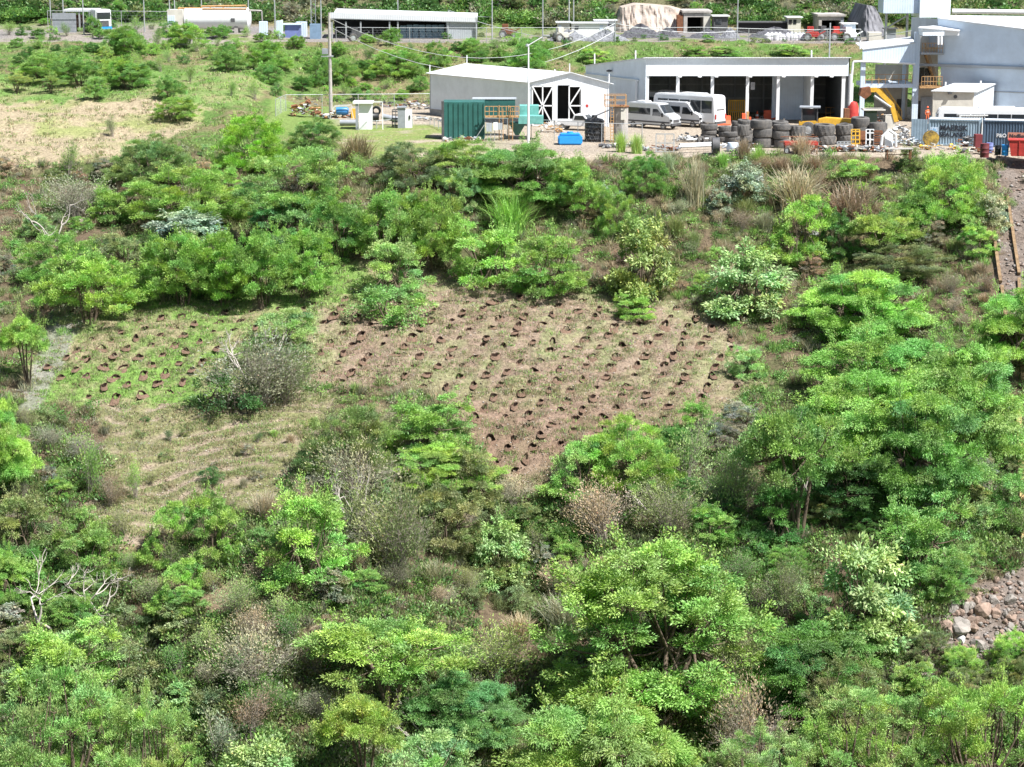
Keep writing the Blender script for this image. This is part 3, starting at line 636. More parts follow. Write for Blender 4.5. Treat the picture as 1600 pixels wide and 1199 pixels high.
# ---- named plants: kind, crown patch in the view, tint, label
P_ = [
 # foot of the slope
 ('fern', 790, 1048, 1085, 1290, 'yell', 'big lime yellow domed tree at the foot of the slope, below the dense green tree'),
 ('flat', 475, 942, 745, 1115, 'yell', 'yellow-green flat-topped tree with dark boughs showing under its canopy'),
 ('flat', 495, 1062, 655, 1235, 'yell', 'yellowish open tree just below the flat-topped yellow-green tree'),
 ('layer', 560, 1115, 730, 1290, 'pale', 'pale green bush left of the lime domed tree at the bottom edge'),
 ('fern', 635, 1035, 815, 1160, 'blue', 'dark blue-green bush between the flat-topped tree and the lime domed tree'),
 ('round', 868, 812, 1215, 1105, (.28,.43,.10), 'largest dense round green tree, standing in the ravine right of centre'),
 ('fern', 1165, 950, 1405, 1110, 'deep', 'deep green feathery tree spilling down right of the big round tree'),
 ('broad', 1265, 800, 1425, 1010, 'pale', 'pale broad-leaved shrub with a tall top shoot, left of the rock heap'),
 ('mass', 1230, 1050, 1500, 1310, 'lime', 'lime plumed shrub filling the bottom edge left of the corner'),
 ('mass', 1400, 1030, 1680, 1300, (.36,.49,.12), 'wide yellow-green plumed shrub in the bottom right corner below the rock heap'),
 ('mass', 1200, 1015, 1400, 1170, 'olive', 'olive green plumed shrub just under the deep green feathery tree'),
 ('mass', 1090, 1120, 1310, 1320, 'brightb', 'blue-green drooping plumes beside the dry twiggy shrub at the bottom edge'),
 ('twigs', 1090, 1035, 1240, 1215, 'rust', 'brown twiggy half-dry shrub right of the lime domed tree'),
 ('twigs', 1085, 965, 1200, 1085, 'olive', 'small twiggy olive shrub at the right foot of the big round tree'),
 ('mass', -60, 1025, 230, 1330, 'brightb', 'broad bright green plumed shrub in the bottom left corner'),
 ('mass', 120, 1065, 330, 1330, 'brightb', 'bright green plumed shrub at the bottom edge, right neighbour of the corner one'),
 ('thin', 60, 1110, 200, 1290, 'olive', 'olive twiggy shrub rising among the bright plumes bottom left'),
 ('layer', 15, 945, 195, 1075, 'bright', 'light green layered tree under the bare white branches at the left edge'),
 ('fern', -40, 850, 62, 945, 'bright', 'bright feathery bush cut by the left edge above the bare white branches'),
 ('broad', 345, 1125, 475, 1260, 'pale', 'pale broad-leaved bush at the bottom edge right of the bright plumes'),
 ('thin', 285, 1090, 385, 1190, 'silver', 'thin shrub with whitish flower tips near the bottom left'),
 ('broad', 735, 785, 830, 915, 'pale', 'small upright pale green broad-leaved shrub in the middle of the scrub'),
 ('layer', 400, 752, 560, 915, 'bright', 'bright green layered shrub left of the grey twiggy thicket'),
 ('twigs', 540, 725, 705, 905, 'olive', 'large olive twiggy thicket below the clearing'),
 ('layer', 640, 745, 760, 860, 'olive', 'olive leafy shrub right behind the twiggy thicket'),
 ('layer', 590, 598, 745, 700, 'mid', 'green layered bush at the lower edge of the planted clearing'),
 ('fern', 610, 678, 785, 760, 'bright', 'bright low spreading bush below the layered bush of the clearing edge'),
 ('plume', 480, 618, 610, 745, (.3,.38,.12), 'yellowish olive plumed shrub at the lower left corner of the planted clearing'),
 ('twigs', 470, 665, 640, 790, 'grey', 'grey leafless twig thicket under the yellowish olive shrub'),
 ('thin', 520, 740, 620, 850, 'olive', 'thin shrub with slanting pale stems left of the olive thicket'),
 ('layer', 690, 690, 790, 800, 'olive', 'small dull green bush at the bottom tip of the bare soil'),
 ('layer', 845, 668, 960, 775, 'bright', 'bright green bush on a short trunk, right below the planted clearing'),
 ('plume', 925, 640, 1055, 765, 'lime', 'lime shrub with a pointed top at the lower right of the clearing'),
 ('twigs', 875, 745, 1010, 850, 'dry', 'dry greyish grass-like thicket below the lime shrub'),
 ('twigs', 980, 735, 1110, 840, 'olive', 'tangled dry thicket with white fallen branches, left of the tall bare-limbed tree'),
 ('thin', 1020, 640, 1125, 770, 'pale', 'pale leafy thin shrub right beside the lime pointed shrub'),
 ('twigs', 1080, 670, 1200, 810, 'pale', 'grey-green twiggy shrub between the thin shrub and the bare-limbed tree'),
 ('flat', 1155, 612, 1340, 850, 'mid', 'tall open tree with pale forking limbs and sparse layered leaves'),
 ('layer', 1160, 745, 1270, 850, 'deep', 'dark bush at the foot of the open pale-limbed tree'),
 ('fern', 1245, 402, 1450, 530, 'bright', 'topmost canopy of the stepped feathery trees on the right'),
 ('fern', 1255, 490, 1500, 640, (.27,.46,.12), 'second feathery tree down in the stepped group on the right'),
 ('fern', 1235, 560, 1460, 720, 'bright', 'left lower feathery tree with a droopy edge over the shaded hollow'),
 ('fern', 1390, 515, 1600, 720, (.27,.46,.12), 'right lower feathery tree reaching the edge of the rubble slope'),
 ('fern', 1340, 590, 1540, 790, 'mid', 'lowest feathery tree of the stepped group on the right'),
 ('fern', 1520, 430, 1680, 570, 'bright', 'feathery bush over the rotten timbers at the right edge'),
 ('layer', 1350, 748, 1520, 890, 'mid', 'green layered shrub above the rock heap'),
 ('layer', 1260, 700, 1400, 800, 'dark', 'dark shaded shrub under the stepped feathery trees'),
 ('layer', 1530, 720, 1640, 820, 'mid', 'small green shrub beside the rotten timber at the right edge'),
 ('layer', 1440, 860, 1520, 940, 'mid', 'low green shrub on the top rim of the rock heap'),
 # bank below the yard
 ('broad', 1098, 362, 1240, 490, 'pale', 'dense broad-leaved bush in the middle of the bank, above the clearing corner'),
 ('broad', 945, 310, 1060, 465, (.34,.42,.14), 'tall broad-leaved bush with yellowing leaves on the bank'),
 ('layer', 1190, 292, 1295, 405, 'bright', 'fresh green bush high on the bank under the tyre stacks'),
 ('layer', 1280, 325, 1345, 405, 'deep', 'dark green bush touching the right side of the fresh green bush'),
 ('flat', 1325, 322, 1440, 420, 'yell', 'yellowish sparse sapling spreading over the dry bank'),
 ('plume', 1425, 230, 1545, 345, 'bright', 'rounded bright green grassy bush on the yard edge before the shipping containers'),
 ('broad', 1515, 288, 1575, 362, 'silver', 'silvery bush next to the rubble slope'),
 ('layer', 1495, 342, 1560, 400, 'bright', 'small bright bush just below the silvery bush at the rubble slope'),
 ('broad', 1118, 238, 1200, 318, 'silver', 'silvery grey-green bush just under the yard edge'),
 ('broad', 1100, 283, 1148, 335, 'silver', 'smaller silvery bush lower left of the big silvery one'),
 ('layer', 1305, 240, 1400, 298, 'bright', 'low bright bush on the yard edge below the junk frames'),
 ('layer', 1370, 290, 1470, 375, 'mid', 'shaded green bush under the rounded grassy bush'),
 ('plume', 1340, 370, 1480, 430, 'olive', 'olive low shrub above the topmost feathery canopy'),
 ('blades', 1055, 238, 1115, 320, 'dry', 'tall straw-coloured grass tuft hanging over the yard edge'),
 ('blades', 1190, 245, 1300, 330, 'dry', 'dry brown grass tangle under the red wheelbarrow frame'),
 ('blades', 1270, 270, 1390, 350, 'rust', 'wide brown grass tangle in the middle of the upper bank'),
 ('blades', 1170, 220, 1200, 260, 'bright', 'bright green reed clump before the tyre stacks'),
 ('blades', 955, 200, 985, 238, 'lime', 'light green reed clump at the foot of the ladder tower'),
 ('blades', 978, 203, 1012, 240, 'lime', 'lime reed clump right of the ladder tower'),
 ('fern', 735, 208, 905, 315, 'mid', 'wide dark-bellied tree on the bank below the blue water tank'),
 ('plume', 660, 212, 790, 285, (.3,.43,.11), 'light green shrub on the bank edge below the green tank'),
 ('vase', 855, 243, 945, 335, 'bright', 'fan-shaped thornbush on a thin stem, right of the wide dark-bellied tree'),
 ('blades', 748, 288, 845, 365, 'bright', 'upright reed-like bush in the middle of the bank'),
 ('layer', 695, 255, 755, 330, 'pale', 'pale slender bush left of the reed-like bush'),
 ('layer', 690, 328, 830, 445, 'bright', 'leafy green bush on the bank below the reed-like bush'),
 ('layer', 795, 358, 925, 460, (.30,.45,.11), 'yellow-green bush at the top edge of the planted clearing'),
 ('plume', 930, 285, 990, 365, 'bright', 'small green plumed bush left of the yellowing broad-leaved bush'),
 ('plume', 975, 235, 1040, 300, 'mid', 'small green plumed bush near the yard edge below the pipes'),
 ('layer', 955, 452, 1025, 498, 'bright', 'little fern-like shrub on the upper rim of the clearing'),
 ('layer', 555, 368, 668, 470, (.37,.51,.18), 'pale light-green small tree at the upper left of the clearing'),
 ('low', 545, 430, 672, 505, 'mid', 'low dark green bush at the foot of the pale small tree'),
 ('vase', 478, 302, 580, 405, 'mid', 'thornbush with dark stems at the left end of the long green thicket'),
 ('vase', 555, 295, 665, 410, 'bright', 'thornbush in the middle of the long green thicket'),
 ('vase', 625, 298, 725, 420, (.33,.47,.11), 'yellowish thornbush at the right end of the long green thicket'),
 ('vase', 70, 388, 210, 502, 'bright', 'thornbush with many bare stems on the left of the green meadow'),
 ('thin', 180, 402, 245, 478, 'bright', 'thin leaning tree with a bare forked stem between two thornbushes'),
 ('vase', 225, 358, 345, 475, 'bright', 'vase-shaped thornbush, leftmost of the row along the green field'),
 ('vase', 295, 358, 405, 475, (.27,.45,.1), 'dense thornbush second in the row along the green field'),
 ('vase', 360, 350, 465, 480, 'bright', 'thornbush third in the row along the green field'),
 ('vase', 425, 358, 525, 465, 'bright', 'thornbush at the right end of the row along the green field'),
 ('plume', 210, 248, 380, 345, 'bright', 'wide bright green thicket above the silvery bush'),
 ('plume', 340, 170, 450, 265, (.33,.52,.08), 'tall bright green shrub at the head of the gully'),
 ('plume', 395, 215, 545, 320, 'brightb', 'broad light green shrub right of the gully'),
 ('layer', 385, 300, 490, 380, (.25,.42,.14), 'soft green bush under the broad light green shrub'),
 ('broad', 225, 312, 355, 378, 'silver', 'whitish silver-leaved bush in the brush left of the gully'),
 ('plume', 30, 355, 150, 440, (.25,.38,.1), 'green shrub behind the many-stemmed thornbush at left'),
 ('layer', 150, 355, 250, 420, 'olive', 'olive bush between the silver bush and the left thornbush'),
 ('plume', 175, 205, 290, 285, (.29,.39,.14), 'olive shrub on the lower rim of the dry meadow'),
 ('layer', 135, 275, 230, 345, 'mid', 'green bush left of the wide bright thicket'),
 ('twigs', 60, 260, 180, 340, 'grey', 'grey leafless thicket below the dry meadow'),
 ('thin', 82, 215, 132, 277, 'mid', 'dark thin thornbush alone on the edge of the dry meadow'),
 ('thin', 160, 172, 195, 214, 'olive', 'small bare thornbush casting a shadow on the dry meadow'),
 ('vase', 240, 148, 305, 190, 'bright', 'green thornbush at the upper right of the dry meadow'),
 ('flat', 0, 482, 92, 605, 'lime', 'yellow-green small tree on a thin curved trunk at the left edge'),
 ('fern', -70, 612, 62, 775, 'bright', 'feathery green tree with a dark trunk cut by the left edge'),
 ('twigs', 305, 500, 500, 635, 'grey', 'big sprawling half-dead bush with tangled grey branches in the field'),
 ('low', 290, 560, 420, 645, 'dark', 'low dark spreading bush at the lower left of the half-dead bush'),
 ('twigs', 380, 520, 510, 625, 'olive', 'olive twiggy right half of the tangle around the half-dead bush'),
 ('layer', 360, 470, 495, 560, (.33,.41,.17), 'pale leafy crown growing over the half-dead bush'),
 ('thin', 105, 655, 170, 775, 'bright', 'slender green sapling at the left end of the dirt track'),
 ('thin', 190, 710, 235, 780, 'bright', 'small sapling beside the dirt track'),
 ('low', 305, 720, 350, 755, 'dark', 'small dark tuft bush in the dirt track'),
 ('layer', 215, 770, 300, 880, 'bright', 'light green shrub at the left of the dark hollow below the track'),
 ('layer', 290, 755, 385, 880, 'mid', 'green leafy shrub at the right of the dark hollow below the track'),
 ('layer', 80, 800, 190, 900, 'mid', 'mixed green shrub left below the dirt track'),
 ('layer', -20, 760, 90, 870, 'olive', 'olive shrub at the left edge below the feathery tree'),
 ('layer', 230, 860, 320, 960, 'bright', 'light green bush in the lower left scrub above the dark hollow'),
 ('twigs', 320, 960, 480, 1080, 'grey', 'grey twiggy shrub over the deep shade at lower left'),
 ('twigs', 690, 960, 850, 1060, (.28,.38,.12), 'olive grassy thicket left of the big round tree'),
 ('layer', 855, 840, 920, 900, 'bright', 'small bright bush at the upper left of the big round tree'),
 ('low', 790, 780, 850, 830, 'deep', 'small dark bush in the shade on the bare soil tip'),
 ('twigs', 1180, 850, 1270, 960, 'olive', 'olive twiggy shrub left of the pale shrub with the tall shoot'),
 ('layer', 1130, 530, 1200, 590, 'pale', 'pale small shrub on the right rim of the planted clearing'),
 ('layer', 1050, 620, 1120, 690, 'mid', 'small green bush at the lower right corner of the clearing'),
 ('plume', 590, 215, 690, 290, 'olive', 'olive brushy shrub below the junk yard on the bank'),
 ('plume', 450, 180, 530, 235, (.22,.36,.1), 'dark green shrub under the fenced junk corner'),
 ('blades', 515, 200, 600, 250, 'rust', 'brown dry grass patch below the black pipes'),
 # hillside above
 ('vase', 20, 78, 110, 122, 'mid', 'leftmost of the dark thornbushes in the row across the upper hill'),
 ('vase', 85, 82, 165, 132, 'mid', 'wide dark thornbush second in the row across the upper hill'),
 ('vase', 160, 88, 225, 138, 'bright', 'thornbush third in the row across the upper hill'),
 ('plume', 150, 72, 178, 97, 'lime', 'small lime round bush on the upper hill'),
 ('vase', 165, 38, 235, 90, 'mid', 'thornbush below the wire-fenced compound, left of the white tank'),
 ('thin', 230, 40, 260, 78, 'mid', 'thin thornbush just left of the white tank shed on the hill'),
 ('vase', 135, 25, 160, 55, 'mid', 'small thornbush in front of the parked truck'),
 ('vase', 265, 33, 325, 74, 'bright', 'thornbush below the white tank'),
 ('vase', 330, 38, 362, 60, 'mid', 'small bush right below the white tank'),
 ('vase', 335, 75, 382, 112, 'mid', 'thornbush in the middle of the green hill below the tank'),
 ('vase', 385, 62, 445, 112, 'mid', 'dark thornbush left of the big utility pole'),
 ('thin', 238, 80, 264, 112, 'bright', 'small thin bush right of the thornbush row'),
 ('thin', 282, 95, 312, 128, 'mid', 'small thin bush right of the thornbush row, nearer the pole'),
 ('vase', 245, 115, 288, 158, 'mid', 'thornbush on the green grass above the dry meadow'),
 ('thin', 345, 115, 375, 150, 'bright', 'small thornbush with a dark shadow, left of the pair by the pole'),
 ('thin', 382, 118, 415, 156, 'bright', 'small thornbush nearest the fenced junk corner on the grass'),
 ('flat', 0, 112, 50, 145, (.33,.41,.14), 'pale flat bush at the left edge of the upper hill'),
 ('flat', 55, 115, 105, 146, (.33,.41,.14), 'pale flat bush next to the one at the left edge'),
 ('vase', 130, 120, 170, 155, 'mid', 'thornbush standing on the edge of the light green grass'),
 ('vase', 170, 95, 235, 140, 'mid', 'thornbush right beneath the third one of the hill row'),
 ('plume', 480, 82, 522, 132, 'mid', 'green bush behind the foot of the big utility pole'),
 ('vase', 520, 88, 560, 132, 'bright', 'green bush right of the big utility pole'),
 ('plume', 575, 68, 660, 118, 'bright', 'tall grassy green bush in the middle of the upper slope'),
 ('plume', 660, 64, 700, 102, 'mid', 'green bush left above the white shed roof'),
 ('vase', 785, 58, 860, 114, 'mid', 'fan-shaped thornbush behind the white shed'),
 ('plume', 720, 60, 760, 88, 'mid', 'low bush under the long open shed'),
 ('layer', 905, 70, 955, 98, 'bright', 'bright low bush behind the garage roof left end'),
 ('layer', 1060, 66, 1110, 88, 'mid', 'green bush on the slope behind the garage, below the tunnel portal'),
 ('layer', 1100, 68, 1160, 88, 'mid', 'green bush on the slope behind the garage, right of the one below the portal'),
 ('layer', 1210, 64, 1270, 86, 'bright', 'bright bush on the slope behind the garage roof right end'),
 ('plume', 395, 95, 440, 130, 'mid', 'shaded bush under the dark thornbush left of the pole'),
]
for k_, x0, y0, x1, y1, t_, lab in P_:
    plant(k_, x0, y0, x1, y1, t_, lab)
# smaller bushes that nothing tells apart, over the scrub slope
fr = random.Random(21)
FILL = []
def scat(n, poly, kinds, tints, w0, w1, lab, grp, near=.5, ar=(.6, .9)):
    xs = [p[0] for p in poly]; ys = [p[1] for p in poly]; c = 0; t = 0
    while c < n and t < n * 40:
        t += 1
        x = fr.uniform(min(xs), max(xs)); y = fr.uniform(min(ys), max(ys))
        if not inpoly(np.array([x]), np.array([y]), poly)[0]: continue
        w_ = fr.uniform(w0, w1) * (.6 + y / 1200 * near)
        if any(abs(x - a) < (w_ + b_) * .33 and abs(y - d) < (w_ + b_) * .22 for a, d, b_ in FILL): continue
        FILL.append((x, y, w_)); c += 1
        k = fr.choice(kinds)
        plant(k, x - w_ / 2, y - w_ * fr.uniform(*ar), x + w_ / 2, y, fr.choice(tints), lab, grp)
scat(36, [(0, 880), (0, 1100), (120, 1060), (260, 1100), (420, 1180), (520, 1050), (520, 900), (400, 880), (200, 960)], ['low', 'layer', 'twigs', 'thin', 'broad'],
     ['mid', 'olive', 'deep', 'grey', 'pale', 'rust'], 60, 110, 'unremarkable small bush of the dense lower left scrub', 'small bushes of the lower left scrub')
scat(44, [(400, 800), (560, 930), (740, 960), (860, 1050), (900, 930), (860, 800), (760, 800), (600, 750), (440, 800)], ['low', 'layer', 'twigs', 'thin', 'blades'],
     ['mid', 'olive', 'grey', 'pale', 'dry', 'olive'], 50, 95, 'unremarkable small bush of the scrub between the clearing and the valley foot', 'small bushes of the middle scrub')
scat(44, [(1000, 720), (1180, 960), (1280, 1000), (1240, 800), (1500, 900), (1600, 840), (1590, 720), (1300, 700), (1100, 650)], ['low', 'layer', 'twigs', 'thin', 'plume'],
     ['mid', 'olive', 'deep', 'deep', 'pale', 'grey'], 50, 95, 'unremarkable small bush of the shaded scrub under the stepped feathery trees', 'small bushes of the right hand scrub')
scat(56, [(700, 250), (700, 420), (900, 440), (1250, 480), (1520, 480), (1540, 260), (1200, 250)], ['low', 'layer', 'twigs', 'thin', 'blades', 'blades'],
     ['mid', 'olive', 'grey', 'dry', 'rust', 'bright', 'silver'], 36, 70, 'unremarkable small bush or tuft on the dry bank below the yard', 'small growth on the bank below the yard')
scat(44, [(0, 255), (0, 460), (200, 430), (450, 380), (680, 330), (700, 240), (450, 220), (300, 210), (200, 255)], ['low', 'layer', 'twigs', 'thin', 'plume', 'vase', 'layer', 'plume'],
     ['mid', 'olive', 'grey', 'bright', 'bright', 'rust', 'pale', 'dry'], 36, 78, 'unremarkable small bush of the brush below the dry meadow', 'small bushes of the left brush')
scat(105, [(0, 30), (0, 115), (420, 100), (430, 160), (670, 160), (660, 100), (900, 95), (900, 68), (500, 66), (200, 45)], ['vase', 'low', 'thin', 'plume'],
     ['mid', 'mid', 'bright', 'deep'], 24, 62, 'unremarkable small bush dotted over the green hill behind the yard', 'small bushes of the hill behind the yard', near=.2)
scat(24, [(0, 640), (0, 900), (140, 880), (210, 960), (400, 940), (300, 900), (180, 820), (160, 700), (60, 640)], ['low', 'layer', 'twigs', 'thin'],
     ['mid', 'olive', 'grey', 'bright', 'rust'], 45, 85, 'unremarkable small bush of the brush left of the dirt track', 'small bushes left of the dirt track')
scat(24, [(480, 740), (640, 800), (560, 900), (420, 860), (380, 880)], ['low', 'twigs', 'thin'],
     ['mid', 'olive', 'grey'], 45, 75, 'unremarkable small bush right of the dark hollow below the track', 'small bushes below the track')

scat(16, [(160, 640), (460, 640), (470, 800), (240, 850), (190, 760)], ['low', 'thin', 'blades', 'low'], ['dark', 'olive', 'dry', 'grey', 'bright'], 22, 42, 'unremarkable small tuft or seedling bush on the dirt track', 'small growth on the dirt track', near=.3)
scat(12, [(880, 870), (1000, 880), (940, 930), (850, 920)], ['low', 'thin', 'blades'], ['olive', 'dry', 'grey', 'rust'], 30, 50, 'unremarkable small tuft on the bare patch above the big round tree', 'small growth above the big round tree', near=.3)
scat(12, [(1400, 840), (1440, 960), (1480, 920), (1600, 850), (1600, 700), (1500, 780)], ['layer', 'low', 'thin', 'broad'], ['mid', 'olive', 'pale', 'bright'], 50, 85,
     'unremarkable small bush around the upper rim of the lower right rock heap', 'small bushes round the rock heap')
scat(9, [(1400, 1010), (1400, 1090), (1620, 1090), (1620, 1040), (1500, 1030)], ['layer', 'mass', 'plume'], ['bright', 'olive', 'lime'], 70, 120, 'unremarkable small bush along the lower rim of the lower right rock heap', 'small bushes below the rock heap', near=.2)
scat(40, [(0, 44), (0, 62), (500, 60), (860, 64), (1340, 70), (1340, 60), (900, 58), (400, 46)], ['low', 'plume', 'layer'], ['mid', 'deep', 'olive'], 14, 34, 'unremarkable low bush along the rim of the upper terrace', 'low bushes on the rim of the upper terrace', near=.2)
scat(48, [(1040, 250), (1040, 330), (1100, 500), (1250, 500), (1500, 520), (1550, 470), (1540, 330), (1420, 330), (1300, 240)], ['blades', 'twigs', 'blades', 'thin'], ['dry', 'rust', 'grey', 'rust'], 40, 80,
     'unremarkable dry brown tuft or twig bush on the right part of the bank', 'dry brush on the right part of the bank')
scat(10, [(1560, 260), (1545, 470), (1590, 640), (1660, 640), (1660, 260)], ['low', 'thin', 'blades'], ['dry', 'olive', 'mid'], 24, 44, 'unremarkable weed growing on the rubble slope', 'weeds on the rubble slope', near=.2)
scat(26, [(480, 660), (700, 660), (740, 800), (880, 760), (1150, 700), (1200, 800), (900, 900), (500, 900)], ['twigs', 'thin', 'twigs'], ['grey', 'dry', 'rust', 'olive'], 50, 100,
     'unremarkable grey half-bare twig bush in the middle scrub', 'grey twig bushes of the middle scrub')
scat(16, [(250, 880), (560, 900), (500, 1150), (250, 1120), (60, 960)], ['twigs', 'thin', 'twigs'], ['grey', 'dry', 'rust', 'olive'], 60, 110,
     'unremarkable grey half-bare twig bush in the lower left scrub', 'grey twig bushes of the lower left scrub')
FILL.clear()
scat(95, [(-60, -6), (-60, 40), (500, 36), (960, 30), (960, -6)], ['round', 'vase', 'layer', 'round', 'thin'], ['deep', 'olive', 'dark', 'mid', 'grey'], 26, 62, 'unremarkable tree of the wooded hillside behind the left half of the upper terrace', 'trees on the wooded hill, left half', near=.1, ar=(.6, 1.0))
scat(50, [(1075, -6), (1075, 24), (1345, 26), (1660, 14), (1660, -6)], ['round', 'vase', 'layer', 'twigs', 'thin'], ['deep', 'olive', 'dark', 'mid', 'grey', 'dry'], 24, 54, 'unremarkable tree of the wooded hillside behind the right half of the upper terrace', 'trees on the wooded hill, right half', near=.1, ar=(.6, 1.0))
# bare white tree lower left, fallen dry limbs in the big bush and elsewhere
def bare(x0, y0, x1, y1, label, s, mat_=None, depth=.9):
    tme, _, nw, nh = PROTO['bare' + str(s % 3)]
    gx, gy, gz = [float(v[0]) for v in ground((x0 + x1) / 2, y1)]
    k = (gy * CP + (CAMZ - gz) * SP) / FPX
    o = link('dead_tree', tme); o.location = (gx, gy, gz); o.scale = ((x1 - x0) * k / nw, (x1 - x0) * k / nw * depth, (y1 - y0) * k / nh); o.rotation_euler = (0, 0, s * 2.1)
    tag(o, label, 'dead tree')
bare(0, 862, 170, 985, 'bare white forking tree with twisting limbs at the lower left', 0)
bare(95, 880, 215, 960, 'smaller bare white branch fork right of the twisting white tree', 1)
bare(330, 505, 465, 600, 'grey bleached branches sticking out of the half-dead bush in the field', 2)
bare(600, 1085, 760, 1190, 'bare brown branches at the bottom edge left of the lime domed tree', 1)
bare(960, 750, 1080, 800, 'bleached fallen branches on the dry thicket right of the bare soil', 2)
bare(1200, 640, 1330, 790, 'pale forking limbs standing inside the tall open tree', 0, depth=.6)
bare(20, 295, 140, 380, 'grey fallen twigs below the dry meadow at left', 1)
bare(510, 720, 590, 830, 'pale slanting dead stems left of the olive thicket', 2)

# ---------------------------------------------------------------- growth nobody could count
def stamp(name, label, cat, protos, cols, X, Y, Z, S, rng, flat=1.0):
    """one mesh: little clumps of leaves or blades set at the given ground points"""
    k = rng.integers(0, len(protos), len(X)); VV = []; CC = []; FF = []; n = 0
    ang = rng.uniform(0, 2 * np.pi, len(X))
    for p in range(len(protos)):
        V, c = protos[p]; I = np.where(k == p)[0]
        if not len(I): continue
        ca, sa = np.cos(ang[I]), np.sin(ang[I])
        x = V[None, :, 0] * ca[:, None] - V[None, :, 1] * sa[:, None]; y = V[None, :, 0] * sa[:, None] + V[None, :, 1] * ca[:, None]
        s = S[I][:, None]
        W_ = np.stack([x * s + X[I][:, None], y * s + Y[I][:, None], V[None, :, 2] * s * flat + Z[I][:, None]], -1)
        VV.append(W_.reshape(-1, 3)); CC.append((c[None] * cols[I][:, None]).reshape(-1, 3))
    V = np.concatenate(VV).astype(np.float32)
    me = np_mesh(name, V, np.arange(len(V)).reshape(-1, 4), [M_STUFF], col=np.concatenate(CC))
    return stuff(name, me, label, cat)
def small_leafy(seed, n=110, ll=.16, lw=.075):
    r = np.random.default_rng(seed); d = unit(r.normal(0, 1, (n, 3))); d[:, 2] = abs(d[:, 2])
    lob = r.normal(0, .3, (5, 3)); pos = lob[r.integers(0, 5, n)] * (1, 1, .5) + d * r.uniform(.1, .42, (n, 1)) * (1, 1, 1.0)
    pos[:, 2] = np.maximum(pos[:, 2], .02)
    v, _ = leaves(pos, d + r.normal(0, .4, (n, 3)) + (0, 0, .4), ll, lw, r); return v, leafcol(r, n, WHITE, .25)
def small_blades(seed, n=70, h=.7, w_=.035, sp=.35):
    r = np.random.default_rng(seed); b0 = r.normal(0, sp * .5, (n, 3)); b0[:, 2] = 0
    d = np.stack([r.normal(0, .45, n), r.normal(0, .45, n), np.ones(n)], -1)
    v, _ = leaves(b0, d, h, w_, r); return v, leafcol(r, n, WHITE, .25)
def pick_cols(n, tints, rng):
    a = np.array([T_[t] for t in tints]); return a[rng.integers(0, len(a), n)] * rng.uniform(.8, 1.2, (n, 1))
# samples evenly over the view (and well past its edges)
n = 60000
sx = RNG.uniform(-350, 1950, n); sy = 228 + (1420 - 228) * RNG.uniform(0, 1, n) ** 1.15
X, Y, Z = ground(sx, sy)
mk = zone_masks(sx, sy)
openz = mk['clear'] | mk['green'] | mk['track'] | mk['meadow'] | mk['rubble'] | mk['rocks'] | mk['path'] | mk['scr']
ok = ~openz & (Y < 204.5) | (~openz & (X < -24) & (Y < 225))
dens = vnoise(X, Y, 5, 51) * .6 + vnoise(X, Y, 2, 52) * .4
k1 = ok & (dens > .30)
i1 = np.where(k1)[0][:12500]
leafy = [small_leafy(500 + i) for i in range(6)]
stamp('undergrowth', 'tangled leafy undergrowth between the bushes of the scrub slope', 'undergrowth', leafy, pick_cols(len(i1), ['mid', 'olive', 'deep', 'deep', 'pale', 'olive', 'grey', 'mid'], RNG) * np.where(sy[i1] > 720, .78, .95)[:, None],  # leaf colour dimmed low on the slope, shade of the hollows painted in
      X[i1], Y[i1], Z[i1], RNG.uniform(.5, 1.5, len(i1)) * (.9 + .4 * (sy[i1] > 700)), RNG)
i2 = np.where(ok & (dens < .75))[0][-9000:]
bl = [small_blades(520 + i, n=60) for i in range(4)]
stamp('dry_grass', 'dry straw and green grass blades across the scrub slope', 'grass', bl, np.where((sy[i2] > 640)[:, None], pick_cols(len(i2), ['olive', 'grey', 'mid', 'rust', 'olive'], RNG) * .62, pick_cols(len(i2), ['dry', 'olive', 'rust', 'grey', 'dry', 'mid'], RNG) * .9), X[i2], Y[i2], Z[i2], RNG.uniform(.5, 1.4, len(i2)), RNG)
# short turf on the clearings
n = 60000
sx = RNG.uniform(-100, 1700, n); sy = RNG.uniform(60, 880, n)
X, Y, Z = ground(sx, sy); mk = zone_masks(sx, sy)
g = vnoise(X, Y, 2.4, 61) * .6 + vnoise(X, Y, .9, 62) * .4
tuft = [small_blades(560 + i, n=9, h=.16, w_=.04, sp=.22) for i in range(5)]
cz = mk['clear'] & (g > .52 - (X + 3) * .002 + .0016 * np.maximum(sy - 560, 0))
gz_ = (mk['green'] & (g > .28)) | (mk['meadowg'] & (g > .3)) | ((Y > 222) & (Y < 292) & (pad_mask(X, Y) < .3) & (g > .35) & ~mk['meadow'])
tz = (mk['track'] & (g > .62)) | (mk['meadow'] & (g > .42))
I = np.where(cz | gz_ | tz)[0]
cc = np.where(gz_[I][:, None], pick_cols(len(I), ['bright', 'mid', 'mid', 'olive', 'olive', 'dry'], RNG) * .85, np.where(tz[I][:, None], pick_cols(len(I), ['dry', 'olive', 'olive', 'dry'], RNG), pick_cols(len(I), ['olive', 'dry', 'pale', 'rust'], RNG)))
stamp('meadow_grass', 'short grass on the green field, clearings and upper hill', 'grass', tuft, cc, X[I], Y[I], Z[I] - .01, RNG.uniform(.8, 1.6, len(I)) * np.clip(Y[I] / 170, .8, 1.7), RNG)
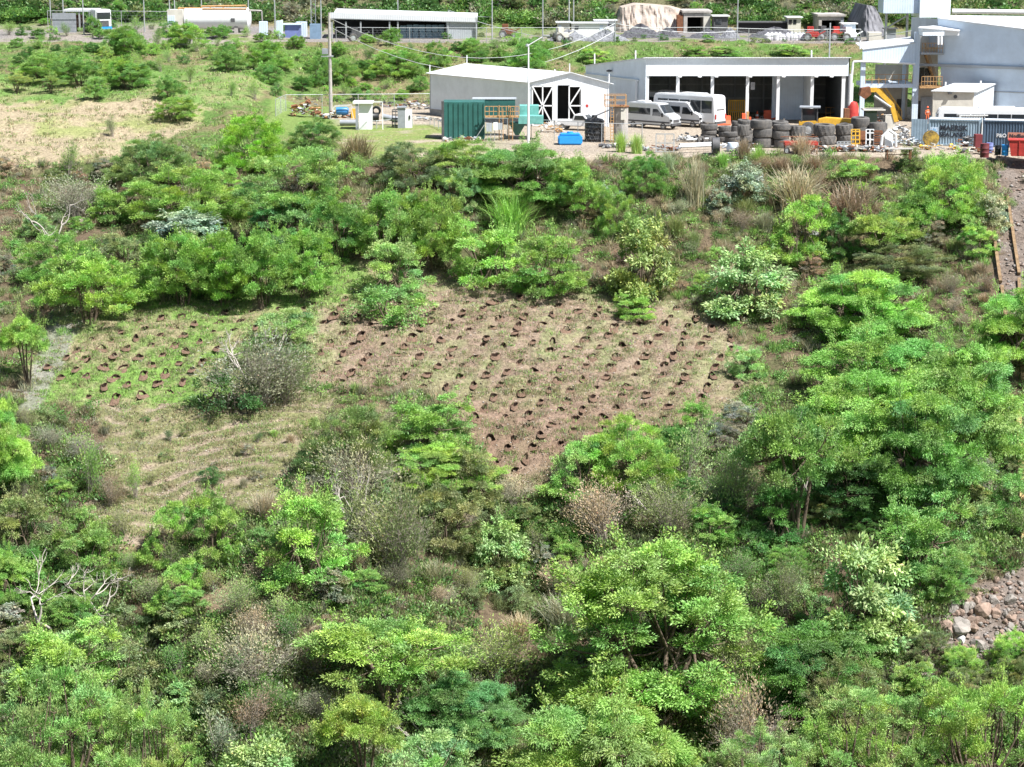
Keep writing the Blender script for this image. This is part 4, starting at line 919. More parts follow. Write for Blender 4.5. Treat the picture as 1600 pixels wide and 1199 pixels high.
# taller tufts, denser along the little terraces
n = 30000
sx = RNG.uniform(-100, 1250, n); sy = RNG.uniform(430, 900, n); X, Y, Z = ground(sx, sy); mk = zone_masks(sx, sy)
g = .5 + .5 * np.sin(6.283 * (Y + 3.2 * vnoise(X, Y, 8, 17) + 1.5 * vnoise(X, Y, 2.2, 18)) / 1.45 + 1.2)
I = np.where((mk['track'] | mk['clear'] | mk['green'] | mk['path']) & (g * .6 + vnoise(X, Y, 1.5, 63) * .4 > np.where(mk['track'], .60, .66)))[0]
tt = [small_blades(580 + i, n=16, h=.3, w_=.035, sp=.45) for i in range(5)]
stamp('straw_tufts', 'straw and dull green tufts along the small terraces of the clearing and track', 'grass', tt, pick_cols(len(I), ['dry', 'olive', 'olive', 'rust', 'grey', 'mid'], RNG) * .85, X[I], Y[I], Z[I] - .02, RNG.uniform(.6, 1.3, len(I)), RNG)
# woods on the hill behind everything
n = 1500
sx = RNG.uniform(-250, 1850, n); Yw = 313.5 + 70 * RNG.uniform(0, 1, n) ** 2.2; Xw = (sx - 800) / FPX * Yw; Zw = zat(Xw, Yw)
wood = [small_leafy(600 + i, n=330, ll=.13, lw=.07) for i in range(6)]
pxw, pyw = proj(Xw, Yw, Zw)
okw = ~(((pxw > 950) & (pxw < 1110) & (pyw > 8)) | ((pxw > 1335) & (pxw < 1395) & (pyw > 20)) )
I = np.where(okw)[0]
stamp('woods', 'dense mixed woods covering the hill behind the upper terrace', 'woods', wood, pick_cols(len(I), ['deep', 'deep', 'olive', 'dark', 'mid', 'grey'], RNG) * .8, Xw[I], Yw[I], Zw[I], RNG.uniform(1.2, 4.5, len(I)), RNG, flat=.8)

# ---------------------------------------------------------------- planting pits
def pit_mesh(seed):
    r = random.Random(seed); na, nr = 16, 9; V = []; ph = [r.uniform(-1, 1) for _ in range(6)]
    for k in range(nr + 1):
        t = k / nr
        for i in range(na):
            a = 2 * math.pi * i / na; dn = max(0, -math.sin(a)); upn = max(0, math.sin(a))
            w_ = 1 + .15 * math.sin(a * 2 + ph[0] * 3) + .16 * math.sin(a * 3 + ph[1] * 3) + .08 * math.sin(a * 5 + ph[2] * 3)
            if t < .5: R = .42 * (t / .5) * w_; z = -.66 + .1 * (t / .5)
            elif t < .6: R = .45 * w_; z = -.03 + .03 * upn
            else:
                f = (t - .6) / .4; R = (.45 + f * (.07 + .75 * dn ** 2 + .08 * upn)) * w_
                z = (.02 + .02 * dn + .04 * upn) * (1 - f) ** .8 - .12 * f + r.uniform(-.045, .045) * (1 - f)
            V.append((R * math.cos(a), R * math.sin(a) * .8, z + r.uniform(-.015, .015)))
    F = []
    for k in range(nr):
        for i in range(na):
            j = (i + 1) % na; F.append((k * na + i, k * na + j, (k + 1) * na + j, (k + 1) * na + i))
    me = bpy.data.meshes.new('planting_pit'); me.from_pydata(V, [], F); me.materials.append(M_SOIL); me.materials.append(M_PITSHADE); me.update()
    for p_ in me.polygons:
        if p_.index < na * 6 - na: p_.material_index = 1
    return me
M_PITSHADE = mat('pit_shade_soil', (.085, .052, .038), .9, var=.2, scale=6, bump=.8, spec=.2)  # inner faces of the pits: shade of the hole painted as darker soil
M_SOIL = mat('dug_red_soil', (.235, .155, .11), .95, var=.22, scale=5, bump=.8, spec=.1)
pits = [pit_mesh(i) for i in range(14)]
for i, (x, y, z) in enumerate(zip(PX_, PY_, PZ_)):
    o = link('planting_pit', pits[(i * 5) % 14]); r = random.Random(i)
    dzdx = float(height(x + .8, y) - height(x - .8, y)) / 1.6; dzdy = float(height(x, y + .8) - height(x, y - .8)) / 1.6
    nrm = Vector((-dzdx, -dzdy, 1)).normalized()
    q_ = Vector((0, 0, 1)).rotation_difference(nrm)
    s = r.uniform(.5, .78)
    o.rotation_mode = 'QUATERNION'; o.rotation_quaternion = q_ @ Matrix.Rotation(r.uniform(-.35, .35), 3, 'Z').to_quaternion(); o.location = (x, y, float(z) + .03); o.scale = (s * r.uniform(.75, 1.1), s * r.uniform(1.0, 1.4), s * r.uniform(.9, 1.4))
    tag(o, 'dug planting pit of reddish soil in the green strip left of the clearing' if pit_pts[i][0] < 480 else 'dug planting pit of reddish soil in the bare brown clearing', 'pit',
        'planting pits in the green strip' if pit_pts[i][0] < 480 else 'planting pits in the brown clearing')
# ================================================================== built things
class MB:
    def __init__(s): s.v = []; s.f = []
    def add(s, V, F):
        n = len(s.v); s.v += [tuple(map(float, p)) for p in V]; s.f += [tuple(i + n for i in f) for f in F]; return s
    def box(s, x0, x1, y0, y1, z0, z1):
        return s.add([(x0, y0, z0), (x1, y0, z0), (x1, y1, z0), (x0, y1, z0), (x0, y0, z1), (x1, y0, z1), (x1, y1, z1), (x0, y1, z1)],
                     [(0, 3, 2, 1), (4, 5, 6, 7), (0, 1, 5, 4), (1, 2, 6, 5), (2, 3, 7, 6), (3, 0, 4, 7)])
    def beam(s, a, b, w, h=None, up=(0, 0, 1)):
        """square bar from a to b"""
        a = Vector(a); b = Vector(b); h = h or w; d = (b - a).normalized(); u = Vector(up)
        if abs(d.dot(u)) > .98: u = Vector((1, 0, 0))
        x = d.cross(u).normalized() * w / 2; y = x.normalized().cross(d).normalized() * h / 2
        V = [a - x - y, a + x - y, a + x + y, a - x + y, b - x - y, b + x - y, b + x + y, b - x + y]
        return s.add(V, [(0, 1, 2, 3), (7, 6, 5, 4), (0, 4, 5, 1), (1, 5, 6, 2), (2, 6, 7, 3), (3, 7, 4, 0)])
    def tube(s, a, b, r, r2=None, k=10, cap=True):
        a = Vector(a); b = Vector(b); r2 = r if r2 is None else r2; d = (b - a).normalized()
        u = Vector((0, 0, 1)) if abs(d.z) < .95 else Vector((1, 0, 0)); x = d.cross(u).normalized(); y = d.cross(x)
        V = []
        for p, R in ((a, r), (b, r2)):
            for i in range(k):
                t = 2 * math.pi * i / k; V.append(p + x * (R * math.cos(t)) + y * (R * math.sin(t)))
        F = [(i, (i + 1) % k, k + (i + 1) % k, k + i) for i in range(k)]
        if cap: F += [tuple(range(k - 1, -1, -1)), tuple(range(k, 2 * k))]
        return s.add(V, F)
    def path(s, pts, r, k=8):
        for i in range(len(pts) - 1): s.tube(pts[i], pts[i + 1], r, k=k)
        return s
    def quad(s, a, b, c, d, th=0.06):
        """slab through four corners, given thickness behind its face"""
        a, b, c, d = map(Vector, (a, b, c, d)); n = (b - a).cross(d - a).normalized() * th
        return s.add([a, b, c, d, a - n, b - n, c - n, d - n], [(0, 1, 2, 3), (7, 6, 5, 4), (0, 4, 5, 1), (1, 5, 6, 2), (2, 6, 7, 3), (3, 7, 4, 0)])
    def prism(s, poly, y0, y1):
        """outline in x,z pushed from y0 to y1"""
        n = len(poly); V = [(x, y0, z) for x, z in poly] + [(x, y1, z) for x, z in poly]
        return s.add(V, [tuple(range(n)), tuple(range(2 * n - 1, n - 1, -1))] + [(i, n + i, n + (i + 1) % n, (i + 1) % n) for i in range(n)])
    def lathe(s, prof_, c=(0, 0, 0), k=20, axis='z'):
        V = []; m = len(prof_)
        for r, z in prof_:
            for i in range(k):
                t = 2 * math.pi * i / k
                p = (r * math.cos(t), r * math.sin(t), z)
                if axis == 'x': p = (p[2], p[0], p[1])
                if axis == 'y': p = (p[0], p[2], p[1])
                V.append((c[0] + p[0], c[1] + p[1], c[2] + p[2]))
        return s.add(V, [(j * k + i, j * k + (i + 1) % k, (j + 1) * k + (i + 1) % k, (j + 1) * k + i) for j in range(m - 1) for i in range(k)])
    def mesh(s, name, mat_, off=None, smooth=False, bevel=0.0):
        me = bpy.data.meshes.new(name)
        V = s.v if off is None else [(x - off[0], y - off[1], z - off[2]) for x, y, z in s.v]
        me.from_pydata(V, [], s.f); me.materials.append(mat_)
        import bmesh
        bm = bmesh.new(); bm.from_mesh(me)
        bmesh.ops.remove_doubles(bm, verts=bm.verts, dist=1e-5)
        bmesh.ops.recalc_face_normals(bm, faces=bm.faces)
        if bevel:
            es = [e for e in bm.edges if len(e.link_faces) == 2 and e.calc_face_angle(0) > .5]
            bmesh.ops.bevel(bm, geom=es, offset=bevel, segments=2, affect='EDGES', clamp_overlap=True)
        bm.to_mesh(me); bm.free()
        if smooth:
            me.polygons.foreach_set('use_smooth', [True] * len(me.polygons))
            me.set_sharp_from_angle(angle=.7)
        me.update(); return me
    def build(s, name, mat_, parent=None, smooth=False, bevel=0.0, label=None):
        off = None
        if parent is not None and parent.get('_w'):
            off = parent.location if parent.parent is None else parent.location + parent.parent.location
        o = link(name, s.mesh(name, mat_, off, smooth, bevel), parent)
        if label: o['label'] = label
        return o
def wthing(name, label, cat, loc, group=None):
    """thing whose parts are given in world coordinates"""
    o = thing(name, label, cat, loc, 0, group); o['_w'] = 1; return o
def solo(name, mb, mat_, label, cat, loc=(0, 0, 0), group=None, smooth=False, bevel=0.0):
    loc = Vector(loc); o = link(name, mb.mesh(name, mat_, loc, smooth, bevel)); o.location = loc
    return tag(o, label, cat, group)
def copy_tree(o, parent=None):
    c = o.copy(); COL.objects.link(c); c.parent = parent
    for ch in list(o.children): copy_tree(ch, c)
    return c
def text_mesh(txt, size, th=.01):
    cu = bpy.data.curves.new('lettering', 'FONT'); cu.body = txt; cu.size = size; cu.extrude = th; cu.offset = size * .03
    o = bpy.data.objects.new('lettering', cu); COL.objects.link(o)
    dg = bpy.context.evaluated_depsgraph_get(); me = bpy.data.meshes.new_from_object(o.evaluated_get(dg))
    bpy.data.objects.remove(o); return me

WH = mat('white_paint_metal', (.78, .82, .87), .55, var=.07, scale=.5, corr=('xy', .25))
WHR = mat('white_roof_sheet', (.64, .66, .68), .45, var=.05, scale=.4, corr=('xy', .3))
BLU = mat('pale_blue_cladding', (.62, .73, .86), .55, var=.08, scale=.4, corr=('xy', .3))
BLUL = mat('light_blue_cladding', (.74, .81, .87), .55, var=.07, scale=.4, corr=('xy', .3))
GREYC = mat('grey_cladding', (.40, .43, .46), .6, var=.1, scale=.4, corr=('xy', .3))
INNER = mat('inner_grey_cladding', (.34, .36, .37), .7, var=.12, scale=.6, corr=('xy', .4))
WHP = mat('white_enamel', (.78, .79, .80), .3, var=.03, scale=2, spec=.5)
CREAM = mat('cream_plaster', (.62, .59, .52), .85, var=.1, scale=1)
CONC = mat('concrete', (.45, .42, .39), .9, var=.16, scale=1.2, bump=.3)
STEEL = mat('galvanised_steel', (.50, .52, .53), .5, metal=.5, var=.12, scale=3)
DSTEEL = mat('dark_steel', (.10, .10, .105), .6, var=.2, scale=3)
GREEN = mat('dark_green_paint', (.035, .14, .125), .5, var=.15, scale=1)
TEAL = mat('faded_teal_paint', (.16, .42, .38), .6, var=.15, scale=2)
YEL = mat('yellow_paint', (.72, .42, .05), .5, var=.12, scale=3)
OCH = mat('ochre_rusty_paint', (.55, .32, .14), .7, var=.2, scale=4)
ORG = mat('orange_plastic', (.75, .13, .05), .5, var=.08, scale=3)
RED = mat('red_paint', (.55, .06, .05), .5, var=.15, scale=2)
BLUE = mat('blue_plastic', (.03, .30, .72), .4, var=.06, scale=2)
NAVY = mat('dark_blue_container_paint', (.085, .13, .19), .6, var=.15, scale=.8, corr=('X', .28))
BCON = mat('grey_blue_container_paint', (.30, .40, .48), .6, var=.12, scale=.8, corr=('X', .28))
BLACK = mat('black_plastic', (.018, .019, .021), .45, var=.1, scale=2)
RUBBER = mat('dusty_rubber', (.085, .084, .083), .85, var=.25, scale=3, dirt=(.17, .155, .14), bump=.5)
GLASS = mat('dark_window_glass', (.03, .035, .04), .08, var=.1, spec=.8)
RUST = mat('rusty_steel', (.24, .10, .05), .85, var=.25, scale=4)
WOOD = mat('weathered_timber', (.27, .18, .10), .9, var=.25, scale=3)
SILV = mat('silver_van_paint', (.60, .62, .64), .3, metal=.3, var=.03, spec=.6)
GREY = mat('grey_enamel', (.30, .32, .35), .5, var=.1, scale=2)
STONE = mat('broken_pink_stone', (.32, .23, .18), .9, var=.25, scale=1.5, bump=.6)
STONEG = mat('grey_stone', (.31, .28, .25), .9, var=.2, scale=1.5, bump=.6)
SKIN = mat('skin', (.35, .2, .13), .6, var=.05)
ORGC = mat('orange_work_clothes', (.8, .2, .08), .8, var=.1)
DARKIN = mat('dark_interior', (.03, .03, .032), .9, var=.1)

def S(px_per, Y): return px_per * Y / FPX          # pixels at distance Y -> metres
def lx(px, Y): return float(ray(px, 600)[0]) * Y * 1.0
def X_(px, py, Y): return atY(px, py, Y).x
def Z_(px, py, Y): return atY(px, py, Y).z

# ---- white gabled shed
def shed():
    t = wthing('metal_shed', 'white gabled metal shed with cross-braced double doors, left of the long garage', 'shed', at(830, 197))
    A = at(828, 198); B = at(952, 196); Yn = (A.y + B.y) / 2          # front gable
    a0 = atY(828, 199, 234); a0.z = 0; b0 = atY(951, 199, 234); b0.z = 0
    c0 = atY(672, 180, 249.5); c0.z = 0                            # rear left corner
    d0 = b0 + (c0 - a0)
    eh = Z_(828, 130, 234); rh = Z_(889, 114, 234)
    up = Vector((0, 0, 1)); m0 = (a0 + b0) / 2; n0 = (c0 + d0) / 2
    # front gable with two openings
    w_ = b0 - a0; W = w_.length; ux = w_.normalized(); 
    def P(u, z): return a0 + ux * u + up * z
    f = lambda px: (px - 828) / (951 - 828) * W
    dz1 = Z_(889, 133.5, 234)
    o1 = (f(831), f(864.5)); o2 = (f(871), f(909))
    m = MB()
    m.quad(P(0, 0), P(o1[0], 0), P(o1[0], dz1), P(0, dz1), .1)
    m.quad(P(o1[1], 0), P(o2[0], 0), P(o2[0], dz1), P(o1[1], dz1), .1)
    m.quad(P(o2[1], 0), P(W, 0), P(W, dz1), P(o2[1], dz1), .1)
    ft = [P(0, dz1), P(W, dz1), P(W, eh), P(W / 2, rh), P(0, eh)]; yb = Vector((0, .1, 0))
    m.add(ft + [p + yb for p in ft], [(0, 1, 2, 3, 4), (9, 8, 7, 6, 5)] + [(i, 5 + i, 5 + (i + 1) % 5, (i + 1) % 5) for i in range(5)])
    m.build('gable_wall', WH, t)
    MB().quad(c0 + up * .7, a0 + up * .7, a0 + up * eh, c0 + up * eh, .1).build('side_wall', WH, t)
    MB().quad(b0, d0, d0 + up * eh, b0 + up * eh, .1).build('side_wall', WH, t)
    MB().quad(d0, c0, c0 + up * eh, d0 + up * eh, .1).build('rear_wall', INNER, t)
    m = MB(); q1 = (c0 - a0).normalized() * .0
    m.quad(c0 - ux * .05, a0 - ux * .05, a0 - ux * .05 + up * .7, c0 - ux * .05 + up * .7, .25); m.build('plinth', CONC, t)
    ov = ux * .35 + up * -.06; back = (c0 - a0).normalized() * .3
    r = MB()
    r.quad(a0 + up * eh - ov - back + up * .02, m0 + up * rh - back + up * .08, n0 + up * rh + back + up * .08, c0 + up * eh - ov + back, .07)
    r.quad(m0 + up * rh - back + up * .08, b0 + up * eh + ux * .35 - up * .06 - back, d0 + up * eh + ux * .35 - up * .06 + back, n0 + up * rh + back + up * .08, .07)
    r.build('roof', WHR, t)
    for p in (a0 + up * eh + ux * .0, b0 + up * eh, m0 + up * rh, n0 + up * rh, c0 + up * eh, (b0 + d0) / 2 + up * eh):
        MB().tube(p + Vector((0, .2, -.1)), p + Vector((0, .2, 1.0)), .06, k=8).build('vent_pipe', WHP, t)
    # doors
    def door(u0, u1, cross, y=-.06):
        fr = MB(); Yo = Vector((0, y, 0)); z0, z1 = .15, dz1 - .1
        def B_(a, b, w_=.14): fr.beam(a + Yo, b + Yo, w_, .08, up=(0, 1, 0))
        for (p, q_) in (((u0, z0), (u1, z0)), ((u0, z1), (u1, z1)), ((u0, z0), (u0, z1)), ((u1, z0), (u1, z1)), ((u0, (z0 + z1) / 2), (u1, (z0 + z1) / 2))): B_(P(*p), P(*q_))
        if cross == 'x':
            um = (u0 + u1) / 2; zc = (z0 + z1) / 2; B_(P(um, z0), P(um, z1))
            for q_ in ((u0, z0), (u1, z0), (u0, z1), (u1, z1)): B_(P(um, zc) + Vector((0, -.05, 0)), P(*q_) + Vector((0, -.05, 0)))
        else:
            zc = (z0 + z1) / 2
            B_(P(u0, zc) + Vector((0, -.05, 0)), P(u1, z1) + Vector((0, -.05, 0))); B_(P(u0, zc) + Vector((0, -.05, 0)), P(u1, z0) + Vector((0, -.05, 0)))
        d = fr.build('door', WHP, t)
        MB().quad(P(u0, z0) + Yo * .2, P(u1, z0) + Yo * .2, P(u1, z1) + Yo * .2, P(u0, z1) + Yo * .2, .02).build('door_mesh', DSTEEL, d)
        d['_w'] = 1
        for ch in d.children: ch.location = (0, 0, 0)
    # door origins sit at the thing's origin already
    door(o1[0] + .05, o1[1] - .05, 'x'); door(f(889), o2[1] - .05, 'k')
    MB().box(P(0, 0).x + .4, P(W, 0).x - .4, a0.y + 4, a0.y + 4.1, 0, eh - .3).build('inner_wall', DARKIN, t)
    s_ = MB().quad(P(f(915), 2.1) + Vector((0, -.02, 0)), P(f(919), 2.1) + Vector((0, -.02, 0)), P(f(919), 2.4) + Vector((0, -.02, 0)), P(f(915), 2.4) + Vector((0, -.02, 0)), .02).build('wall_sign', RED, t)
shed()

# ---- long open garage
def garage():
    Y = 236.0; t = wthing('open_garage', 'long light blue open-fronted garage with five vehicle bays', 'garage', at(1008, 196))
    x0 = X_(1008, 190, Y); x1 = X_(1325, 190, Y); ztop = Z_(1100, 90, Y); zf = Z_(1100, 119, Y)
    D = 17.0; zb = ztop - 2.0
    MB().quad((x0, Y, zf), (x1, Y, zf), (x1, Y, ztop), (x0, Y, ztop), .12).build('fascia', BLUL, t)
    MB().quad((x0 - .1, Y - .3, ztop + .04), (x1 + .1, Y - .3, ztop + .04), (x1 + .1, Y + D, zb + .1), (x0 - .1, Y + D, zb + .1), .08).build('roof', WHR, t)
    # left side wall, slanting back
    bx = X_(915, 100, Y + D)
    m = MB()
    a, b = Vector((x0, Y, 0)), Vector((bx, Y + D, 0)); up = Vector((0, 0, 1))
    m.quad(b, a, a + up * ztop, b + up * zb, .12); m.build('side_wall', BLUL, t)
    MB().quad(a + up * (ztop + .04) + Vector((0, -.3, 0)), (x0 + .02, Y + D, zb + .1), b + up * (zb + .1) + Vector((-.2, 0, 0)), a + up * (ztop + .0) + Vector((-.3, -.3, 0)), .08).build('roof', WHR, t)
    MB().path([a + (b - a) * .12 + up * (zf - .6) + Vector((-.15, -.15, 0)), a + (b - a) * .12 + Vector((-.15, -.15, .2))], .12).build('downpipe', WHP, t)
    MB().beam(b + up * (zf - .9) + Vector((-.1, -.1, 0)), a + (b - a) * .1 + up * (zf - .6) + Vector((-.12, -.12, 0)), .16).build('gutter', WHP, t)
    MB().lathe([(.0, -.2), (.3, -.15), (.32, 0), (0, .1)], a + (b - a) * .55 + up * 5.4 + Vector((-.3, -.3, 0)), 12).build('wall_lamp', DSTEEL, t)
    MB().quad((x1, Y, 0), (x1, Y + D, 0), (x1, Y + D, zb), (x1, Y, ztop), .12).build('side_wall', GREYC, t)
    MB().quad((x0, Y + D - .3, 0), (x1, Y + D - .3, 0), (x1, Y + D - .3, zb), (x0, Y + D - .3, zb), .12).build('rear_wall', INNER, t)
    for px in (1059, 1113, 1168, 1216, 1269):
        x = X_(px, 150, Y); 
        MB().box(x - .17, x + .17, Y + .15, Y + .5, 0, zf + .3).build('column', WHP, t)
        xb = x + .3; MB().box(xb - .1, xb + .1, Y + D - .8, Y + D - .55, 0, zb - .2).build('rear_column', GREYC, t)
    for px in (1011, 1318):
        x = X_(px, 150, Y); MB().box(x - .2, x + .2, Y + .12, Y + .5, 0, zf + .3).build('column', WHP, t)
    x = X_(1324, 150, Y); MB().path([(x + .3, Y - .1, zf + .2), (x + .3, Y - .1, .1)], .17).build('downpipe', WHP, t)
    for z in (1.6, 3.2, 4.6):
        MB().box(x0 + .2, x1 - .2, Y + D - .5, Y + D - .42, z, z + .14).build('wall_rail', STEEL, t)
    # partitions around bay four
    xa, xb = X_(1216, 150, Y), X_(1269, 150, Y)
    MB().box(xa + .1, xb - .1, Y + 6.5, Y + 6.62, 0, zf + .6).build('partition_wall', BLU, t)
    MB().box(xb - .08, xb + .08, Y + .6, Y + D - .6, 0, zf + .6).build('partition_wall', BLUL, t)
    for i, px in enumerate((1062, 1093, 1119, 1172, 1224, 1275, 1299)):
        x = X_(px, 120, Y); m = MB().lathe([(0, .12), (.1, .1), (.22, -.05), (.2, -.12), (0, -.12)], (x, Y - .15, zf - .02), 10); m.build('floodlight', WHP, t)
    xs_ = X_(1176, 130, Y); MB().box(xs_ - .2, xs_ + .25, Y + .0, Y + .14, zf - 1.5, zf - .7).build('hanging_sign', DSTEEL, t)
    for px in (929, 993, 1268):
        MB().tube(atY(px, 96 if px < 950 else 90, Y + (12 if px < 950 else 2)) - Vector((0, 0, .3)), atY(px, 84 if px < 950 else 79, Y + (12 if px < 950 else 2)), .08).build('vent_pipe', WHP, t)
garage()

# ---- big blue works building on the right
def works():
    t = wthing('factory_building', 'tall pale blue factory building with open stair bay and white roof at the right edge', 'factory', at(1432, 186))
    Y = 240.0; X = lambda px, y=Y: X_(px, 100, y); Z = lambda py, y=Y: Z_(1450, py, y)
    # main long wall, coming nearer to the right
    n = lambda px: Y - (px - 1465) / 135 * 6.5
    def W(px, py): return atY(px, py, n(px))
    XR = 1720
    g = lambda px: Vector((W(px, 150).x, n(px), 0))
    m = MB(); m.quad(g(1470), g(XR), W(XR, 112.5), W(1470, 103), .15); m.build('lower_wall', BLU, t)
    m = MB(); m.quad(W(1465, 102) + Vector((0, -.12, 0)), W(XR, 111.5) + Vector((0, -.12, 0)), W(XR, 62) + Vector((0, -.12, 0)), W(1465, 30) + Vector((0, -.12, 0)), .15); m.build('upper_wall', BLU, t)
    MB().beam(W(1425, 100.5) + Vector((0, -.3, 0)), W(XR, 111) + Vector((0, -.3, 0)), .2, .28).build('ledge', GREYC, t)
    MB().beam(W(1550, 143) + Vector((0, -.2, 0)), W(XR, 150) + Vector((0, -.2, 0)), .14, .12).build('cable_tray', GREYC, t)
    # roof going back
    a, b = W(1465, 29.5), W(XR, 61.5); back = Vector((7.5, 26, .9))
    MB().quad(a + Vector((-.1, -.3, .1)), b + Vector((0, -.3, .1)), atY(1740, 27, 240), atY(1488, 24, 264), .12).build('roof', WHR, t)
    MB().tube(atY(1488, 18, 266), atY(XR, 21, 262), S(4, 260), k=12).build('roof_duct', WHP, t)
    MB().tube(atY(1492, 29, 252), atY(1680, 32, 240), S(1.2, 250), k=8).build('roof_pipe', DSTEEL, t)
    # left return of the upper body
    a = W(1465, 30); c = atY(1424, 30, Y + 7); cz = Z_(1424, 27, Y + 7)
    MB().quad((c.x, Y + 7, Z_(1424, 74, Y + 7)), (a.x, a.y, Z_(1465, 74, a.y)), (a.x, a.y, a.z), (c.x, Y + 7, cz), .1).build('return_wall', GREYC, t)
    # raised stair-bay canopy
    m = MB(); f0, f1 = X(1432), X(1472)
    m.box(f0, X(1465), Y - 3.0, Y - .4, Z(56, Y - 3), Z(43, Y - 3)); m.build('bay_canopy', BLUL, t)
    MB().quad((X(1432, Y - 3), Y - 3.2, Z(43, Y - 3) + .03), (X(1498, Y - 3), Y - 3.0, Z(48, Y - 3)), (X(1497, Y), Y - .3, Z(44, Y)), (X(1455, Y), Y - .3, Z(40, Y)), .1).build('canopy_roof', WHR, t)
    MB().box(X(1465), X(1498, Y - 3), Y - 2.6, Y - .4, Z(56, Y - 3), Z(47.5, Y - 3)).build('bay_canopy', WHP, t)
    # columns
    for (px, w_, top) in ((1348, 7, 97), (1431, 9, 50)):
        MB().box(X(px - w_ / 2), X(px + w_ / 2), Y - .5, Y - .05, 0, Z(top)).build('column', BLU, t)
    MB().box(X(1419), X(1424), Y + 3, Y + 3.3, 0, Z(100)).build('column', BLU, t)
    # canopy panel over the left bay
    pts = [atY(1348, 98, Y - .7), atY(1430, 101, Y - .7), atY(1430, 67, Y - .7), atY(1348, 77, Y - .7)]
    MB().quad(*pts, .12).build('canopy_panel', BLU, t)
    q = [atY(1348, 76.5, Y - .8), atY(1430, 66.5, Y - .8)]
    MB().quad(q[0], q[1], q[1] + Vector((1.2, 9, .2)), q[0] + Vector((.6, 9, .2)), .1).build('roof', WHR, t)
    MB().path([atY(1330, 130, Y - 1), atY(1333, 97, Y - 1), atY(1345, 96, Y - 1), atY(1430, 100, Y - 1)], .12).build('gutter', WHP, t)
    p = atY(1332, 130, Y - 1); MB().tube(p, (p.x, p.y, 0), .11).build('downpipe', WHP, t)
    # mezzanine
    MB().box(X(1350), X(1430), Y - .4, Y + 5, Z(137), Z(131)).build('mezzanine_floor', BLU, t)
    MB().box(X(1436), X(1470), Y - 1.2, Y + 5, Z(137), Z(133.5)).build('mezzanine_floor', OCH, t)
    MB().box(X(1380), X(1433), Y + 5.0, Y + 5.15, 0, Z(101, Y + 5)).build('back_wall', CREAM, t)
    MB().box(X(1433), X(1472), Y + 2.0, Y + 2.15, 0, Z(57, Y + 2)).build('back_wall', CREAM, t)
    for (a_, b_, c_, d_) in ((1439, 1450, 106, 130), (1451, 1459, 107, 118)):
        d = MB().box(X(a_), X(b_), Y + 1.9, Y + 1.98, Z(d_, Y + 2), Z(c_, Y + 2)).build('window', GLASS, t)
    MB().box(X(1440), X(1455), Y + 1.88, Y + 1.98, 0, Z(158, Y + 2)).build('doorway', DSTEEL, t)
    MB().box(X(1416), X(1424), Y + 4.9, Y + 4.99, 0, Z(155, Y + 5)).build('doorway', DSTEEL, t)
    MB().box(X(1446), X(1474), Y + 1.7, Y + 1.9, 0, 2.6).build('gate_panel', GREYC, t)
    MB().box(X(1436), X(1472), Y - .8, Y + 2, Z(85), Z(82)).build('landing', GREYC, t)
    r = MB()
    for (x0, x1, zb, yy) in ((1352, 1425, 131, Y - .45), (1438, 1470, 133.5, Y - 1.2), (1438, 1470, 82, Y - .8)):
        z = Z(zb); 
        for k in (.5, 1.05): r.beam((X(x0), yy, z + k), (X(x1), yy, z + k), .06)
        nn = 7
        for i in range(nn + 1): x = X(x0) + (X(x1) - X(x0)) * i / nn; r.beam((x, yy, z), (x, yy, z + 1.05), .05)
    r.build('guard_rail', OCH, t)
    # stairs down from the mezzanine
    s_ = MB(); p0 = atY(1374, 137, Y + .8); p1 = Vector((X(1414), Y + .8, .1))
    for dy in (0, 1.3):
        s_.beam(p0 + Vector((0, dy, 0)), p1 + Vector((0, dy, 0)), .12, .3); s_.beam(p0 + Vector((0, dy, 1)), p1 + Vector((0, dy, 1)), .06)
        for i in range(7): q = p0.lerp(p1, i / 6) + Vector((0, dy, 0)); s_.beam(q, q + Vector((0, 0, 1)), .05)
    for i in range(14): q = p0.lerp(p1, (i + .5) / 14); s_.box(q.x - .14, q.x + .14, q.y, q.y + 1.3, q.z, q.z + .05)
    s_.build('staircase', YEL, t)
    s_ = MB(); p0 = atY(1446, 83, Y + 1); p1 = atY(1462, 131, Y + 1)
    for dy in (0, .8): s_.beam(p0 + Vector((0, dy, 0)), p1 + Vector((0, dy, 0)), .1, .2); s_.beam(p0 + Vector((0, dy, 1)), p1 + Vector((0, dy, 1)), .05)
    for i in range(12): q = p0.lerp(p1, (i + .5) / 12); s_.box(q.x - .12, q.x + .12, q.y, q.y + .8, q.z, q.z + .05)
    s_.build('staircase', OCH, t)
    for px in (1466, 1471): MB().tube(atY(px, 57, Y - 3.1), atY(px, 70, Y - 3.1), .12).build('vent_pipe', WHP, t)
    # grey head house on legs and white block behind
    MB().box(X_(1381, 0, 262), X_(1438, 0, 262), 262, 266, Z_(1400, 21, 262), Z_(1400, -30, 262)).build('head_house', BLU, t)
    MB().box(X_(1439, 0, 261), X_(1487, 0, 261), 261.5, 267, Z_(1460, 28, 261), Z_(1460, -30, 261)).build('tower_block', BLUL, t)
    m = MB(); 
    for px in (1385, 1418): a = atY(px, 21, 263); m.tube(a, (a.x, 263, 0), .16)
    a = atY(1418, 24, 263); m.tube(a, (X_(1385, 45, 263), 263, Z_(1385, 44, 263)), .1); m.build('leg_frame', STEEL, t)
    MB().tube(atY(1344, 77, Y), atY(1344, 64, Y), .09).build('vent_pipe', WHP, t)
works()

